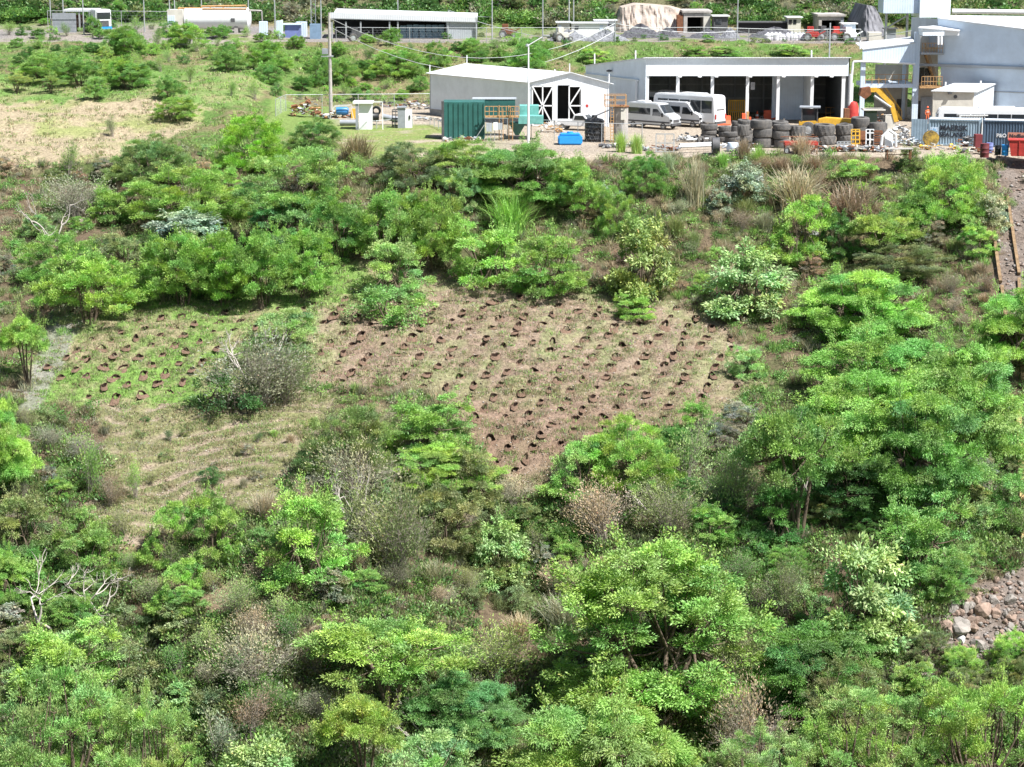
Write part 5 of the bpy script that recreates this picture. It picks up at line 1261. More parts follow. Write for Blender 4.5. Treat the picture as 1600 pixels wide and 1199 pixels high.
# ---- small cream outbuilding
def annex():
    t = wthing('outbuilding', 'small cream sheet-metal outbuilding with a slanting roof against the blue factory wall', 'outbuilding', at(1455, 196))
    a = at(1456, 190); b = at(1519, 193); a.z = b.z = 0; Yf = 230.0
    a = Vector((X_(1456, 180, Yf), Yf, 0)); b = Vector((X_(1519, 180, Yf), Yf - .5, 0)); c = Vector((X_(1549, 170, Yf + 6), Yf + 5, 0)); d = a + (c - b); h = Z_(1456, 143, Yf)
    up = Vector((0, 0, 1))
    MB().quad(a, b, b + up * h, a + up * (h + .05), .1).build('front_wall', CREAM, t)
    MB().quad(b, c, c + up * (h + .3), b + up * h, .1).build('side_wall', BLUL, t)
    MB().quad(d, a, a + up * h, d + up * (h + .3), .1).build('side_wall', CREAM, t)
    MB().quad(a + up * (h + .1) + Vector((-.25, -.3, 0)), b + up * (h + .02) + Vector((.2, -.3, 0)), c + up * (h + .5) + Vector((.2, 0, 0)), d + up * (h + .5), .09).build('roof', WHR, t)
    f = MB().lathe([(0, 0), (.2, 0), (.2, .03), (0, .03)], (0, 0, 0), 14, 'y')
    for i in range(len(f.v)): x, y, z = f.v[i]; f.v[i] = (x + a.lerp(b, .55).x, y + a.lerp(b, .55).y - .05, z + Z_(1490, 151, Yf))
    f.build('vent_opening', DSTEEL, t)
    p = atY(1485, 146, Yf - .3); MB().box(p.x - .25, p.x + .15, Yf - .6, Yf - .2, p.z - .08, p.z + .08).build('wall_lamp', DSTEEL, t)
    for px, py in ((1477, 137), (1532, 135)): q = atY(px, py, Yf + 3); MB().tube(q - up * .6, q + up * .6, .09).build('vent_pipe', WHP, t)
annex()

# ---- long open shed on the upper terrace
def upper_shed():
    Y = 296.0; t = wthing('open_shed', 'long white-roofed open shed full of wrapped bales on the upper terrace', 'shed', at(620, 60, 6.3))
    X = lambda px: X_(px, 50, Y); Z = lambda py: Z_(630, py, Y); g0 = 6.3
    zt0, zt1 = Z(28.5), Z(34)
    MB().quad((X(517), Y - .5, Z(28)), (X(746), Y - .5, Z(34)), (X(743) + .2, Y + 6.5, Z(29) + .5), (X(517) + .3, Y + 6.5, Z(22) + .5), .15).build('roof', WHR, t)
    MB().quad((X(517), Y - .52, Z(28.5)), (X(746), Y - .52, Z(34.5)), (X(746), Y - .52, Z(27)), (X(517), Y - .52, Z(19.5)), .1).build('roof_edge', WHR, t)
    for px in (519, 541, 564, 609, 622, 700, 743): MB().box(X(px) - .1, X(px) + .1, Y - .3, Y - .1, g0 - .3, zt1).build('column', STEEL, t)
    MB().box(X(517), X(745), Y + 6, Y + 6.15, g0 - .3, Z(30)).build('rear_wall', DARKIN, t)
    MB().box(X(697), X(745), Y - .1, Y + .02, g0 - .3, Z(35)).build('front_sheet', GREYC, t)
    MB().box(X(743), X(743) + .12, Y, Y + 6, g0 - .3, Z(31)).build('side_wall', GREYC, t)
upper_shed()
BALE = mat('blue_grey_wrapped_bale', (.24, .36, .44), .6, var=.2, scale=1)
r = random.Random(3)
for px in range(626, 696, 10):
    for k in range(2):
        Y = 297.5 + r.uniform(-.2, .2); x = X_(px + 4, 50, Y); h = 1.05
        m = MB().box(-.42, .42, -.45, .45, 0, h); me = m.mesh('bale', BALE, bevel=.08)
        o = link('wrapped_bale', me); o.location = (x + r.uniform(-.04, .04), Y, 6.28 + k * h); o.rotation_euler = (0, 0, r.uniform(-.06, .06)); o.scale = (1, 1, 1 if not k else r.uniform(.8, 1))
        tag(o, 'blue-grey wrapped bale in the double stack under the right half of the open shed', 'bale', 'wrapped bales in the open shed')
# ---------------------------------------------------------------- vehicles
def wheel_part(root, x, y, r, w=.24, name='wheel'):
    m = MB().lathe([(r * .62, -w / 2), (r * .95, -w / 2), (r, -w / 3), (r, w / 3), (r * .95, w / 2), (r * .62, w / 2)], (0, 0, 0), 20, 'y')
    t = link(name, m.mesh('tyre', RUBBER, smooth=True), root); t.location = (x, y, r)
    h = MB().lathe([(0, -w * .42), (r * .2, -w * .45), (r * .6, -w * .3), (r * .64, -w * .4), (r * .64, w * .4), (r * .6, w * .3), (r * .2, w * .45), (0, w * .42)], (0, 0, 0), 14, 'y')
    link('rim', h.mesh('rim', STEEL, smooth=True), t)
def panel(root, name, poly, y, mat_, th=.02):
    o = MB().prism(poly, y, y + (th if y > 0 else -th)).build(name, mat_, root); return o
def make_van(label, loc, rz, paint, group):
    t = thing('minibus', label, 'van', loc, rz, group); L_ = 6.1
    prof_ = [(-3.0, .45), (-3.05, 1.2), (-2.98, 2.5), (-2.75, 2.72), (1.05, 2.74), (1.45, 2.62), (2.2, 1.72), (2.95, 1.42), (3.1, 1.1), (3.08, .5), (2.7, .38), (-2.6, .38)]
    MB().prism(prof_, -.98, .98).build('body', paint, t, bevel=.09, smooth=True)
    for s in (-1, 1):
        y = s * .985
        panel(t, 'side_window', [(-2.8, 1.55), (-2.8, 2.2), (.35, 2.2), (.35, 1.5)], y, GLASS)
        panel(t, 'door_window', [(.62, 1.42), (.72, 2.15), (1.3, 2.15), (1.85, 1.6), (1.7, 1.4)], y, GLASS)
        panel(t, 'side_trim', [(-3.0, .68), (-3.0, .84), (2.95, .84), (2.95, .68)], y, DSTEEL, .025)
        panel(t, 'sill', [(-2.9, .38), (-2.9, .5), (2.9, .5), (2.9, .38)], y, DSTEEL, .02)
        MB().box(1.9, 2.05, s * 1.02 - .1, s * 1.02 + .1 + s * .05, 1.35, 1.75).build('wing_mirror', BLACK, t)
        MB().box(2.9, 3.12, s * .82 - .16, s * .82 + .1, .9, 1.12).build('headlight', GLASS, t)
        for x in (-1.95, 2.05): wheel_part(t, x, s * .88, .36)
        MB().box(-3.08, -3.0, s * .85 - .08, s * .85 + .08, 1.1, 1.6).build('tail_lamp', RED, t)
    m = MB().quad((1.5, -.85, 2.56), (2.22, -.9, 1.74), (2.22, .9, 1.74), (1.5, .85, 2.56), .03)
    for i in range(len(m.v)): x, y, z = m.v[i]; m.v[i] = (x + .03, y, z + .03)
    m.build('windscreen', GLASS, t)
    MB().box(3.0, 3.16, -.9, .9, .42, .68).build('bumper', DSTEEL, t)
    MB().box(3.05, 3.13, -.5, .5, .78, 1.05).build('grille', DSTEEL, t)
    MB().box(-1.9, -.6, -.55, .55, 2.72, 2.9).build('roof_unit', WHP, t, bevel=.05)
    return t
p = at(1020, 200); make_van('silver high-roof van in front, its long side to the viewer, on the yard', (p.x, p.y, .0), math.radians(-40), SILV, None)
p = at(1065, 199); make_van('white and silver van parked right behind the front van, nose to the right', (p.x + .2, p.y + 1.6, .0), math.radians(-40), WHP, None)
def make_bus(label, loc, rz, L_=7.6, h=3.1, nwin=5, zb=.55, cabn=False):
    t = thing('bus', label, 'bus', loc, rz); a = L_ / 2
    MB().prism([(-a, zb), (-a - .04, 1.4), (-a + .08, h - .15), (-a + .3, h), (a - .35, h), (a - .05, h - .3), (a + .05, 1.5), (a, zb)], -1.1, 1.1).build('body', WHP, t, bevel=.12, smooth=True)
    ww = (L_ - 1.0) / nwin
    for s in (-1, 1):
        for i in range(nwin):
            x0 = -a + .4 + i * ww; panel(t, 'side_window', [(x0, 1.62), (x0, h - .55), (x0 + ww - .09, h - .55), (x0 + ww - .09, 1.62)], s * 1.105, GLASS)
        for x in (-a + 1.7, a - 1.5): wheel_part(t, x, s * .98, .42)
        MB().box(-a - .07, -a + .02, s * .93 - .1, s * .93 + .1, 1.0, 1.5).build('tail_lamp', RED, t)
    MB().box(-a - .09, -a - .02, -.75, .75, 2.0, 2.06).build('rear_trim', DSTEEL, t)
    MB().box(-a - .1, -a + .04, -1.02, 1.02, .45, .72).build('bumper', DSTEEL, t)
    MB().box(a - .04, a + .07, -.95, .95, 1.5, 2.6).build('windscreen', GLASS, t)
    MB().box(-a * .5, a * .2, -.7, .7, h - .03, h + .16).build('roof_unit', WHP, t, bevel=.06)
    return t
make_bus('white bus backing out of the garage, its rear end outside between two posts', (X_(1077, 180, 234.5), 234.8, 0), math.radians(141), 8.2, 3.5)
make_bus('white bus standing deep inside the garage, mostly hidden by the other bus', (X_(1040, 180, 243), 243.5, 0), math.radians(160), 7.0, 3.1)
make_bus('long white coach parked behind the shipping containers at the right edge', (X_(1540, 180, 221), 219.5, 0), math.radians(172), 10.5, 3.2, nwin=7)
def pickup():
    p = at(905, 206); t = thing('pickup_truck', 'white pickup truck in front of the white shed doors, behind the blue tank', 'pickup', (p.x, p.y + 2, 0), math.radians(-20))
    MB().prism([(-2.6, .5), (-2.6, 1.05), (-.6, 1.1), (-.5, 1.1), (-.25, 1.72), (.85, 1.72), (1.35, 1.15), (2.5, 1.02), (2.62, .75), (2.6, .45)], -.88, .88).build('body', WHP, t, bevel=.07, smooth=True)
    for s in (-1, 1):
        panel(t, 'side_window', [(-.25, 1.15), (-.1, 1.6), (.75, 1.6), (1.15, 1.15)], s * .885, GLASS)
        for x in (-1.6, 1.7): wheel_part(t, x, s * .8, .36)
        MB().box(1.0, 1.12, s * .98 - .1, s * .98 + .1, 1.1, 1.32).build('wing_mirror', BLACK, t)
    m = MB().quad((.93, -.7, 1.68), (1.36, -.76, 1.2), (1.36, .76, 1.2), (.93, .7, 1.68), .02); m.build('windscreen', GLASS, t)
pickup()
def tractor():
    p = at(1290, 214); t = thing('loader', 'yellow wheel loader with a dark-roofed cab behind the tyre stacks', 'loader', (p.x, p.y + 1.5, 0), math.radians(-8))
    MB().prism([(-.6, .8), (-.6, 1.7), (.2, 1.9), (3.0, 1.75), (3.2, 1.3), (3.1, .8)], -.6, .6).build('hood', YEL, t, bevel=.06)
    MB().prism([(-2.6, .8), (-2.6, 1.5), (-.6, 1.6), (-.6, .8)], -.75, .75).build('rear_body', YEL, t, bevel=.05)
    c = MB(); 
    for x in (-2.3, -.7):
        for y in (-.7, .7): c.box(x - .06, x + .06, y - .06, y + .06, 1.5, 2.9)
    c.build('cab_frame', DSTEEL, t)
    MB().box(-2.25, -.75, -.66, .66, 1.55, 2.8).build('cab_glass', GLASS, t)
    MB().box(-2.55, -.4, -.9, .9, 2.9, 3.02).build('cab_roof', GREY, t)
    for s in (-1, 1):
        for x in (-1.6, 2.1): wheel_part(t, x, s * .95, .75, .5)
    m = MB().beam((3, -.9, 1.2), (4.3, -.9, .7), .2).beam((3, .9, 1.2), (4.3, .9, .7), .2).box(4.1, 5.0, -1.2, 1.2, .15, .25).box(4.1, 4.2, -1.2, 1.2, .2, 1.1); m.build('bucket', YEL, t)
tractor()
def digger():
    Y = 222.0; p = Vector((X_(1368, 195, Y), Y, 0)); t = thing('excavator', 'old excavator with a raised orange boom under the blue factory canopy', 'excavator', p)
    t['_w'] = 1; X = lambda q: X_(q, 180, Y); Z = lambda q: Z_(1370, q, Y)
    MB().box(X(1346), X(1384), Y - 1.2, Y + 1.2, .9, 1.5).build('deck', DSTEEL, t)
    MB().box(X(1350), X(1368), Y - .9, Y + .2, 1.5, Z(172)).build('cab', GLASS, t); MB().box(X(1347), X(1381), Y - 1.0, Y + .9, Z(172), Z(170)).build('cab_roof', CREAM, t)
    MB().box(X(1382), X(1398), Y - .6, Y + .8, .6, Z(180)).build('engine_box', CREAM, t)
    b = MB(); pts = [(1353, 141), (1370, 140.5), (1393, 163), (1400, 190)]
    for (a, c, w_) in ((pts[0], pts[1], .35), (pts[1], pts[2], .7), (pts[2], pts[3], .55)): b.beam(atY(a[0], a[1], Y - .4), atY(c[0], c[1], Y - .4), .45, w_, up=(0, 1, 0))
    b.build('boom', YEL, t)
    MB().tube(atY(1366, 150, Y - .8), atY(1392, 168, Y - .8), .12).build('ram', STEEL, t)
    m = MB(); a = atY(1353, 141, Y - .4); m.prism([(a.x - .5, a.z + .2), (a.x + .35, a.z + .35), (a.x + .5, a.z - .4), (a.x - .1, a.z - .9), (a.x - .7, a.z - .5)], Y - .9, Y + .2); m.build('bucket', RUST, t)
    for s in (-1, 1): MB().prism([(X(1343), .2), (X(1343) + .3, .8), (X(1385) - .3, .8), (X(1385), .2), (X(1385) - .3, .0), (X(1343) + .3, 0)], Y + s * .9 - .25, Y + s * .9 + .25).build('track', DSTEEL, t)
digger()
# ---------------------------------------------------------------- tyres
def tyre_mesh(seed, aspect, lugs):
    r = random.Random(seed); k = 48; V = []; F = []
    P = [(.48, -.5), (.52, -.48), (.86, -.5), (.97, -.42), (1.0, -.2), (1.0, .2), (.97, .42), (.86, .5), (.52, .48), (.48, .5), (.5, .3), (.74, .28), (.76, -.28), (.5, -.3), (.48, -.5)]
    for i, (R, z) in enumerate(P):
        for j in range(k):
            t = 2 * math.pi * j / k; rr = R
            if lugs and 3 <= i <= 6 and ((j + (2 if i > 4 else 0)) % 4 < 2): rr -= .055
            V.append((rr * math.cos(t), rr * math.sin(t), z * aspect))
    n = len(P)
    F = [(i * k + j, i * k + (j + 1) % k, (i + 1) * k + (j + 1) % k, (i + 1) * k + j) for i in range(n - 1) for j in range(k)]
    me = bpy.data.meshes.new('tyre'); me.from_pydata(V, [], F); me.materials.append(RUBBER); me.update(); return me
TY = [tyre_mesh(0, .62, 1), tyre_mesh(1, .62, 0), tyre_mesh(2, .5, 0)]
def tyre(x0, x1, yt, yb, Y, label, kind=1, stand=False, group=None):
    w_ = (x1 - x0) * Y / FPX; h = (yb - yt) * Y / FPX
    o = link('tyre', TY[kind]); cx = X_((x0 + x1) / 2, yb, Y)
    asp = .62 if kind < 2 else .5
    zc = (Z_(1200, (yt + yb) / 2, Y))
    o.location = (cx, Y, zc)
    if stand:
        o.rotation_euler = (math.radians(82), 0, stand); s = h / 2; o.scale = (s, s, s); o.location.z = s
    else:
        o.scale = (w_ / 2, w_ / 2, h / asp); o.rotation_euler = (random.Random(x0).uniform(-.06, .06), random.Random(x1 + yt).uniform(-.07, .07), x0); o.location.x += random.Random(x0 + yt).uniform(-.14, .14)
    tag(o, label, 'tyre', group)
def stack(x0, x1, tops, base_row, Y, name, kind=1):
    """tyres of one pile, given the row of each tyre's upper rim"""
    rows = list(tops) + [base_row]
    words = ['topmost', 'second from top', 'third from top', 'fourth from top']
    for i in range(len(tops)):
        kk = kind if not isinstance(kind, (list, tuple)) else kind[i]
        tyre(x0 + (i % 2), x1 + (i % 2), rows[i] + .3, rows[i + 1], Y, 'big tyre, %s of %s' % (words[i] if i < len(tops) - 1 or len(tops) == 1 else 'lowest', name), kk, group='big used tyres stacked along the yard edge')
def gz0(Y): return float(599.5 - FPX * ((0 - CAMZ) * CP + Y * SP) / (Y * CP + CAMZ * SP))
def st(x0, x1, tops, Y, name, kind=1): stack(x0, x1, tops, gz0(Y), Y, name, kind)
st(1093, 1120, [194, 203, 210, 217], 217.0, 'the stack left of the tyre row, beside the vans', 2)
st(1122, 1142, [197, 205, 213], 216.5, 'the small second stack', 2)
tyre(1088, 1103, 210, 224, 213.5, 'used tyre standing upright before the leftmost stack', 1, stand=.5)
tyre(1104, 1118, 211, 224, 213.8, 'used tyre leaning against the one standing upright', 1, stand=1.1)
st(1130, 1154, [206, 213.5, 221], 213.5, 'the low dark stack before the barrier', 2)
st(1154, 1173, [195, 212, 222], 210.5, 'the narrow stack left of the widest tyres', 0)
st(1153, 1175, [187, 194, 202, 210], 214.5, 'the stack hidden behind the narrow one', 2)
st(1173, 1207, [187, 201, 215], 211.0, 'the stack of widest tyres', 1)
st(1206, 1233, [194, 204, 217], 210.5, 'the brownish stack right of the widest tyres', 1)
st(1205, 1232, [189, 198, 207], 214.5, 'the stack hidden behind the one with a brownish tyre', 2)
st(1234, 1261, [196, 213, 221], 211.0, 'the lugged stack behind the red steel cart', 0)
st(1260, 1281, [215], 211.5, 'the low pile right of the red cart', 2)
st(1269, 1303, [194, 211], 214.0, 'the coarse-lugged stack by the loader cab', 0)
st(1304, 1332, [194, 210], 214.5, 'the lugged pair behind the white panel', 0)
st(1331, 1360, [183, 198, 210], 215.0, 'the tallest stack, above the junk frames', 1)
st(1358, 1385, [191, 209], 214.0, 'the grey stack right of the tallest one', 1)
st(1141, 1156, [189, 196], 219, 'the small far stack below the orange barrier', 2)
for k, (x, y, s) in enumerate([(1226, 178, 8), (1175, 168, 10), (1190, 160, 9)]):
    tyre(x - s, x + s, 160 + k, 168 + k, 238 + k * 1.5, 'tyre lying inside the garage, %s one' % ['right hand', 'middle', 'left hand'][k], 1, stand=1.3 + k)
# ---------------------------------------------------------------- shipping containers
def container(loc, rz, L_, name_mat, label, roof_mat, doors=True):
    t = thing('shipping_container', label, 'container', loc, rz); H_ = 2.6; W_ = 2.44
    # local: x along the long side from 0..L, y 0 (front) .. W
    m = MB(); n = int(L_ / .28); V = []; 
    for face_y, s in ((.06, -1), (W_ - .06, 1)):
        pts = []
        for i in range(n):
            x = .15 + (L_ - .3) * i / n; dx = (L_ - .3) / n
            pts += [(x, 0), (x + dx * .35, 0), (x + dx * .5, .05), (x + dx * .85, .05)]
        pts.append((L_ - .15, 0))
        for i in range(len(pts) - 1):
            (xa, da), (xb, db) = pts[i], pts[i + 1]
            m.add([(xa, face_y - s * da, .15), (xb, face_y - s * db, .15), (xb, face_y - s * db, H_ - .12), (xa, face_y - s * da, H_ - .12)], [(0, 1, 2, 3)])
    m.build('side_panels', name_mat, t)
    f = MB()
    for y in (0, W_ - .12): f.box(0, L_, y, y + .12, 0, .16); f.box(0, L_, y, y + .12, H_ - .13, H_)
    for x in (0, L_ - .15):
        for y in (0, W_ - .13): f.box(x, x + .15, y - .005, y + .135, 0, H_ + .004)
        f.box(x, x + .12, .12, W_ - .12, 0, .16); f.box(x, x + .12, .12, W_ - .12, H_ - .13, H_)
    f.build('corner_frame', name_mat, t)
    MB().box(.1, L_ - .1, .1, W_ - .1, H_ - .06, H_ - .02).build('roof', roof_mat, t)
    MB().box(.06, .1, .12, W_ - .12, .15, H_ - .12).build('end_door', name_mat, t)
    MB().box(L_ - .1, L_ - .06, .12, W_ - .12, .15, H_ - .12).build('end_wall', name_mat, t)
    return t
YC = 213.5
def lettering(parent, txt, x, z, size, mat_, name='lettering'):
    me = text_mesh(txt, size, .012); me.materials.clear(); me.materials.append(mat_)
    o = link(name, me, parent); o.location = (x, .04, z); o.rotation_euler = (math.pi / 2, 0, 0); return o
M_BLK = mat('black_lettering', (.03, .035, .05), .7); M_WTXT = mat('white_lettering', (.75, .77, .78), .7); M_LBL = mat('pale_blue_star', (.30, .55, .78), .7)
c1x = X_(1450, 200, YC); ang = math.radians(-16)
c1 = container((c1x, YC, 0), ang, 5.1, BCON, 'grey-blue shipping container with a star, black lettering and an open door', WHR)
lettering(c1, 'MAERSK', 1.15, 1.5, .74, M_BLK); lettering(c1, 'SEALAND', 1.15, .88, .60, M_BLK)
m = MB(); pts = []
for i in range(14):
    a_ = 2 * math.pi * i / 14; R = .34 if i % 2 == 0 else .16; pts.append((R * math.cos(a_), R * math.sin(a_)))
m.prism(pts, -.015, 0); o = link('star_emblem', m.mesh('star_emblem', M_LBL), c1); o.location = (.62, .045, 1.4)
m = MB().box(.2, 1.02, .047, .057, 1.0, 1.8); o = link('emblem_field', m.mesh('emblem_field', BLU), c1); o.location = (0, 0, 0)
dr = MB().box(0, 1.6, -.06, 0, .1, 2.55); 
for x in (.4, 1.2): dr.tube((x, -.1, .15), (x, -.1, 2.5), .035)
o = link('open_door', dr.mesh('open_door', BCON), c1); o.location = (-.05, .06, 0); o.rotation_euler = (0, 0, math.radians(180 - 2))
for i in range(1):
    o.location = (-.05, -.02, 0)
e = Vector((c1x + 5.2 * math.cos(ang), YC + 5.2 * math.sin(ang), 0))
c2 = container(e + Vector((.15, 0, 0)), ang + .03, 6.06 * 1.6, NAVY, 'dark blue shipping container with white lettering, right neighbour of the grey-blue one', WHR)
lettering(c2, 'P&O', 1.35, .95, .5, M_WTXT)
m = MB().box(2.45, 6.5, -.03, -.005, .75, 1.45); m.build('orange_panel', mat('faded_orange_paint', (.55, .25, .18), .8), c2)
lettering(c2, 'Nedlloyd', 2.6, .95, .5, M_BLK).location.y = -.045
p_ = Vector((X_(1500, 190, 217.8), 218.2, 0)); container(p_, math.radians(4), 12.1, mat('white_container_paint', (.66, .67, .66), .6, corr=('X', .28)), 'long white shipping container standing behind the two blue ones', WHR)
# ---------------------------------------------------------------- junk, tanks and yard things
def G(px, py): v = at(px, py); return v
def cylinder_tank(px0, px1, pyt, pyb, mat_, name, label, ribs=4, dome=.15):
    Y = at((px0 + px1) / 2, pyb).y; R = (px1 - px0) * Y / FPX / 2; H_ = (pyb - pyt) * Y / FPX; c = at((px0 + px1) / 2, pyb); c.y += R * .8
    pr = [(0, 0), (R, 0)]
    for i in range(ribs): z = H_ * (i + .5) / ribs; pr += [(R, z - .08), (R * 1.03, z - .04), (R * 1.03, z + .04), (R, z + .08)]
    pr += [(R, H_ * .93), (R * .85, H_ * (.93 + dome * .4)), (R * .3, H_ * (.97 + dome * .5)), (R * .28, H_ * (1.03 + dome * .5)), (0, H_ * (1.03 + dome * .5))]
    t = thing(name, label, 'tank', c); link('shell', MB().lathe(pr, k=28).mesh('shell', mat_, smooth=True), t)
    link('lid', MB().lathe([(0, .12), (R * .26, .12), (R * .3, .04), (R * .3, 0)], (0, 0, H_ * (1.03 + dome * .5)), 18).mesh('lid', mat_, smooth=True), t); return t
cylinder_tank(914, 944, 187, 222, BLACK, 'water_tank', 'black round water tank between the blue tank and the ladder tower')
def blue_tank():
    Y = 213.5; c = Vector((X_(891, 220, Y), Y, 0)); w_ = 38 * Y / FPX; h = 17 * Y / FPX
    t = thing('water_tank', 'bright blue box-shaped water tank standing on the yard edge', 'tank', c)
    MB().box(-w_ / 2, w_ / 2, 0, 1.8, .0, h * .85).build('shell', BLUE, t, bevel=.14, smooth=True)
    MB().box(-w_ / 2 + .2, w_ / 2 - .2, .15, 1.65, h * .84, h).build('top', BLUE, t, bevel=.08)
    link('lid', MB().lathe([(0, .16), (.3, .16), (.33, .0)], (0, .9, h), 16).mesh('lid', BLUE), t)
blue_tank()
def tower():
    Y = 216.0; t = wthing('water_tower', 'concrete tank tower with rusty top and a caged ochre ladder', 'tower', Vector((X_(970, 215, Y), Y, 0)))
    x0, x1 = X_(959, 200, Y), X_(982, 200, Y); zt = Z_(970, 168, Y); c = (x0 + x1) / 2; R = (x1 - x0) / 2
    t_ = MB().lathe([(0, 0), (R, 0), (R, zt), (0, zt)], (c, Y + R, 0), 8); t_.build('shell', CONC, t)
    MB().lathe([(0, 0), (R * 1.12, 0), (R * 1.12, .12), (0, .2)], (c, Y + R, zt), 8).build('rusty_top', RUST, t)
    m = MB(); xa, xb = X_(954, 200, Y), X_(958.5, 200, Y); z1 = Z_(956, 149, Y)
    for x in (xa, xb): m.beam((x, Y - .2, 0), (x, Y - .2, z1), .07)
    for i in range(16): z = z1 * (i + .5) / 16; m.beam((xa, Y - .2, z), (xb, Y - .2, z), .05)
    m.build('ladder', OCH, t)
    m = MB(); xl, xr = X_(945, 200, Y), X_(978, 200, Y); zz = Z_(960, 166, Y)
    for z in (zz, (zz + z1) / 2, z1): m.beam((xl, Y - .3, z), (xr, Y - .3, z), .06); m.beam((xl, Y + 1.4, z), (xr, Y + 1.4, z), .06); m.beam((xl, Y - .3, z), (xl, Y + 1.4, z), .06); m.beam((xr, Y - .3, z), (xr, Y + 1.4, z), .06)
    for x in (xl, (xl + xr) / 2, xr):
        for y in (Y - .3, Y + 1.4): m.beam((x, y, zz), (x, y, z1), .06)
    m.beam((xl, Y - .3, 0), (xl, Y - .3, zz), .07)
    m.build('railing', OCH, t)
    MB().box(X_(970, 180, Y), X_(978, 180, Y), Y - .12, Y + .02, 2.3, 3.4).build('panel_box', CREAM, t)
    MB().path([(xa, Y - .2, zz - .3), (X_(932, 190, Y), Y - .4, Z_(932, 180, Y)), (X_(922, 190, Y), Y - .3, Z_(922, 188, Y))], .06).build('inlet_pipe', DSTEEL, t)
tower()
def green_tank():
    Y = 219.0; X = lambda q: X_(q, 200, Y); Z = lambda q: Z_(760, q, Y)
    t = wthing('treatment_plant', 'dark green steel treatment tank with ochre walkway and electric boxes behind the wire fence', 'treatment tank', Vector((X(757), Y, 0)))
    m = MB().box(X(692), X(757), Y, Y + 3.4, 0, Z(160)); m.build('tank', GREEN, t, bevel=.04)
    r = MB()
    for i in range(9): x = X(694) + (X(756) - X(694)) * i / 8; r.box(x - .04, x + .04, Y - .08, Y, .0, Z(161))
    r.build('stiffener', GREEN, t)
    MB().box(X(690), X(694), Y - .2, Y + .3, 0, Z(158.5)).build('corner_post', DSTEEL, t)
    MB().box(X(737), X(805), Y + 3.6, Y + 5.4, Z(190), Z(160)).build('second_tank', GREEN, t)
    MB().box(X(737), X(807), Y + 3.55, Y + 5.45, Z(160), Z(158.6)).build('tank_cover', GREYC, t)
    MB().box(X(812), X(842), Y + 1, Y + 3, Z(192), Z(167)).build('upper_box', TEAL, t)
    MB().box(X(810), X(849), Y - .6, Y + 1, Z(193), Z(181)).build('trough', TEAL, t)
    m = MB(); c = (X(808), Y); zt, zb = Z(192), Z(212)
    m.add([(X(795), Y - .4, zt), (X(822), Y - .4, zt), (X(822), Y + 1.4, zt), (X(795), Y + 1.4, zt), (X(805), Y + .3, zb), (X(811), Y + .3, zb), (X(811), Y + .8, zb), (X(805), Y + .8, zb)], [(0, 1, 5, 4), (1, 2, 6, 5), (2, 3, 7, 6), (3, 0, 4, 7), (4, 5, 6, 7), (3, 2, 1, 0)])
    m.build('hopper', GREEN, t)
    g = MB(); z0, z1 = Z(181), Z(165.5)
    g.box(X(758), X(811), Y - .8, Y + .1, z0 - .12, z0)
    for z in (z0 + .5, z1): g.beam((X(758), Y - .8, z), (X(811), Y - .8, z), .07)
    for i in range(9): x = X(758) + (X(811) - X(758)) * i / 8; g.beam((x, Y - .8, z0), (x, Y - .8, z1), .06)
    for x in (X(780), X(795)):
        g.beam((x, Y - .9, 0), (x, Y - .9, z1 + .1), .09); g.beam((x + .4, Y - 1.3, 0), (x + .4, Y - 1.3, z1 - .2), .06)
    for i in range(10): z = z1 * (i + .5) / 10; g.beam((X(795), Y - .9, z), (X(795) + .4, Y - 1.3, z), .05)
    g.build('walkway', OCH, t)
    for a, b, c_, d in ((760, 769, 191, 204), (771, 778, 190, 202), (778, 786, 191, 201)): MB().box(X(a), X(b), Y - 1.3, Y - 1.0, Z(d), Z(c_)).build('electric_box', GREYC if a != 771 else WHP, t)
    s_ = MB()
    for px in (762, 767, 773, 784): s_.beam((X(px), Y - 1.1, 0), (X(px), Y - 1.1, Z(202)), .07)
    s_.beam((X(742), Y - .9, .1), (X(757), Y - .9, 1.6), .07); s_.build('box_stand', STEEL, t)
green_tank()
def fence(name, pts, h, label, step=2.6, rail=True, mesh_=False, group=None):
    """chain-link fence: posts, top rail, thin strands; pts = ground points"""
    t = wthing(name, label, 'fence', pts[0], group); rl = MB(); 
    for i in range(len(pts) - 1):
        a, b = Vector(pts[i]), Vector(pts[i + 1]); n = max(1, round((b - a).length / step))
        for k in range(n + (i == len(pts) - 2)):
            q = a.lerp(b, k / n); MB().tube(q - Vector((0, 0, .3)), q + Vector((0, 0, h)), .045, k=6).build('post', STEEL, t)
        up = Vector((0, 0, h)); rl.tube(a + up, b + up, .035, k=6)
        w_ = MB()
        for k in range(1, 6): w_.tube(a + up * k / 6.2, b + up * k / 6.2, .005, k=3)
        nd = int((b - a).length / .55)
        for k in range(nd):
            q = a.lerp(b, k / nd); q2 = a.lerp(b, min(1, (k + 2) / nd)); w_.tube(q + Vector((0, 0, .05)), q2 + up, .0035, k=3); w_.tube(q + up, q2 + Vector((0, 0, .05)), .0035, k=3)
        w_.build('wire_mesh', STEEL, t)
    rl.build('top_rail', STEEL, t); return t
z_ = lambda px, py: Vector([float(v[0]) for v in ground(px, py)])
fence('wire_fence', [at(692, 214), at(756, 215), at(830, 217), at(940, 224), at(1003, 225)], 2.0, 'chain-link fence in front of the green treatment tank and the water tanks')
fence('wire_fence', [at(431, 186), at(447, 178), at(672, 176)], 2.2, 'chain-link fence with a pipe rail behind the fenced junk corner', 4.4)
fence('wire_fence', [at(560, 204), at(672, 196), at(692, 205)], .9, 'low wire fence running from the junk corner to the green tank')
def uz(px, py, Y): v = atY(px, py, Y); return Vector((v.x, Y, float(zat(v.x, Y))))
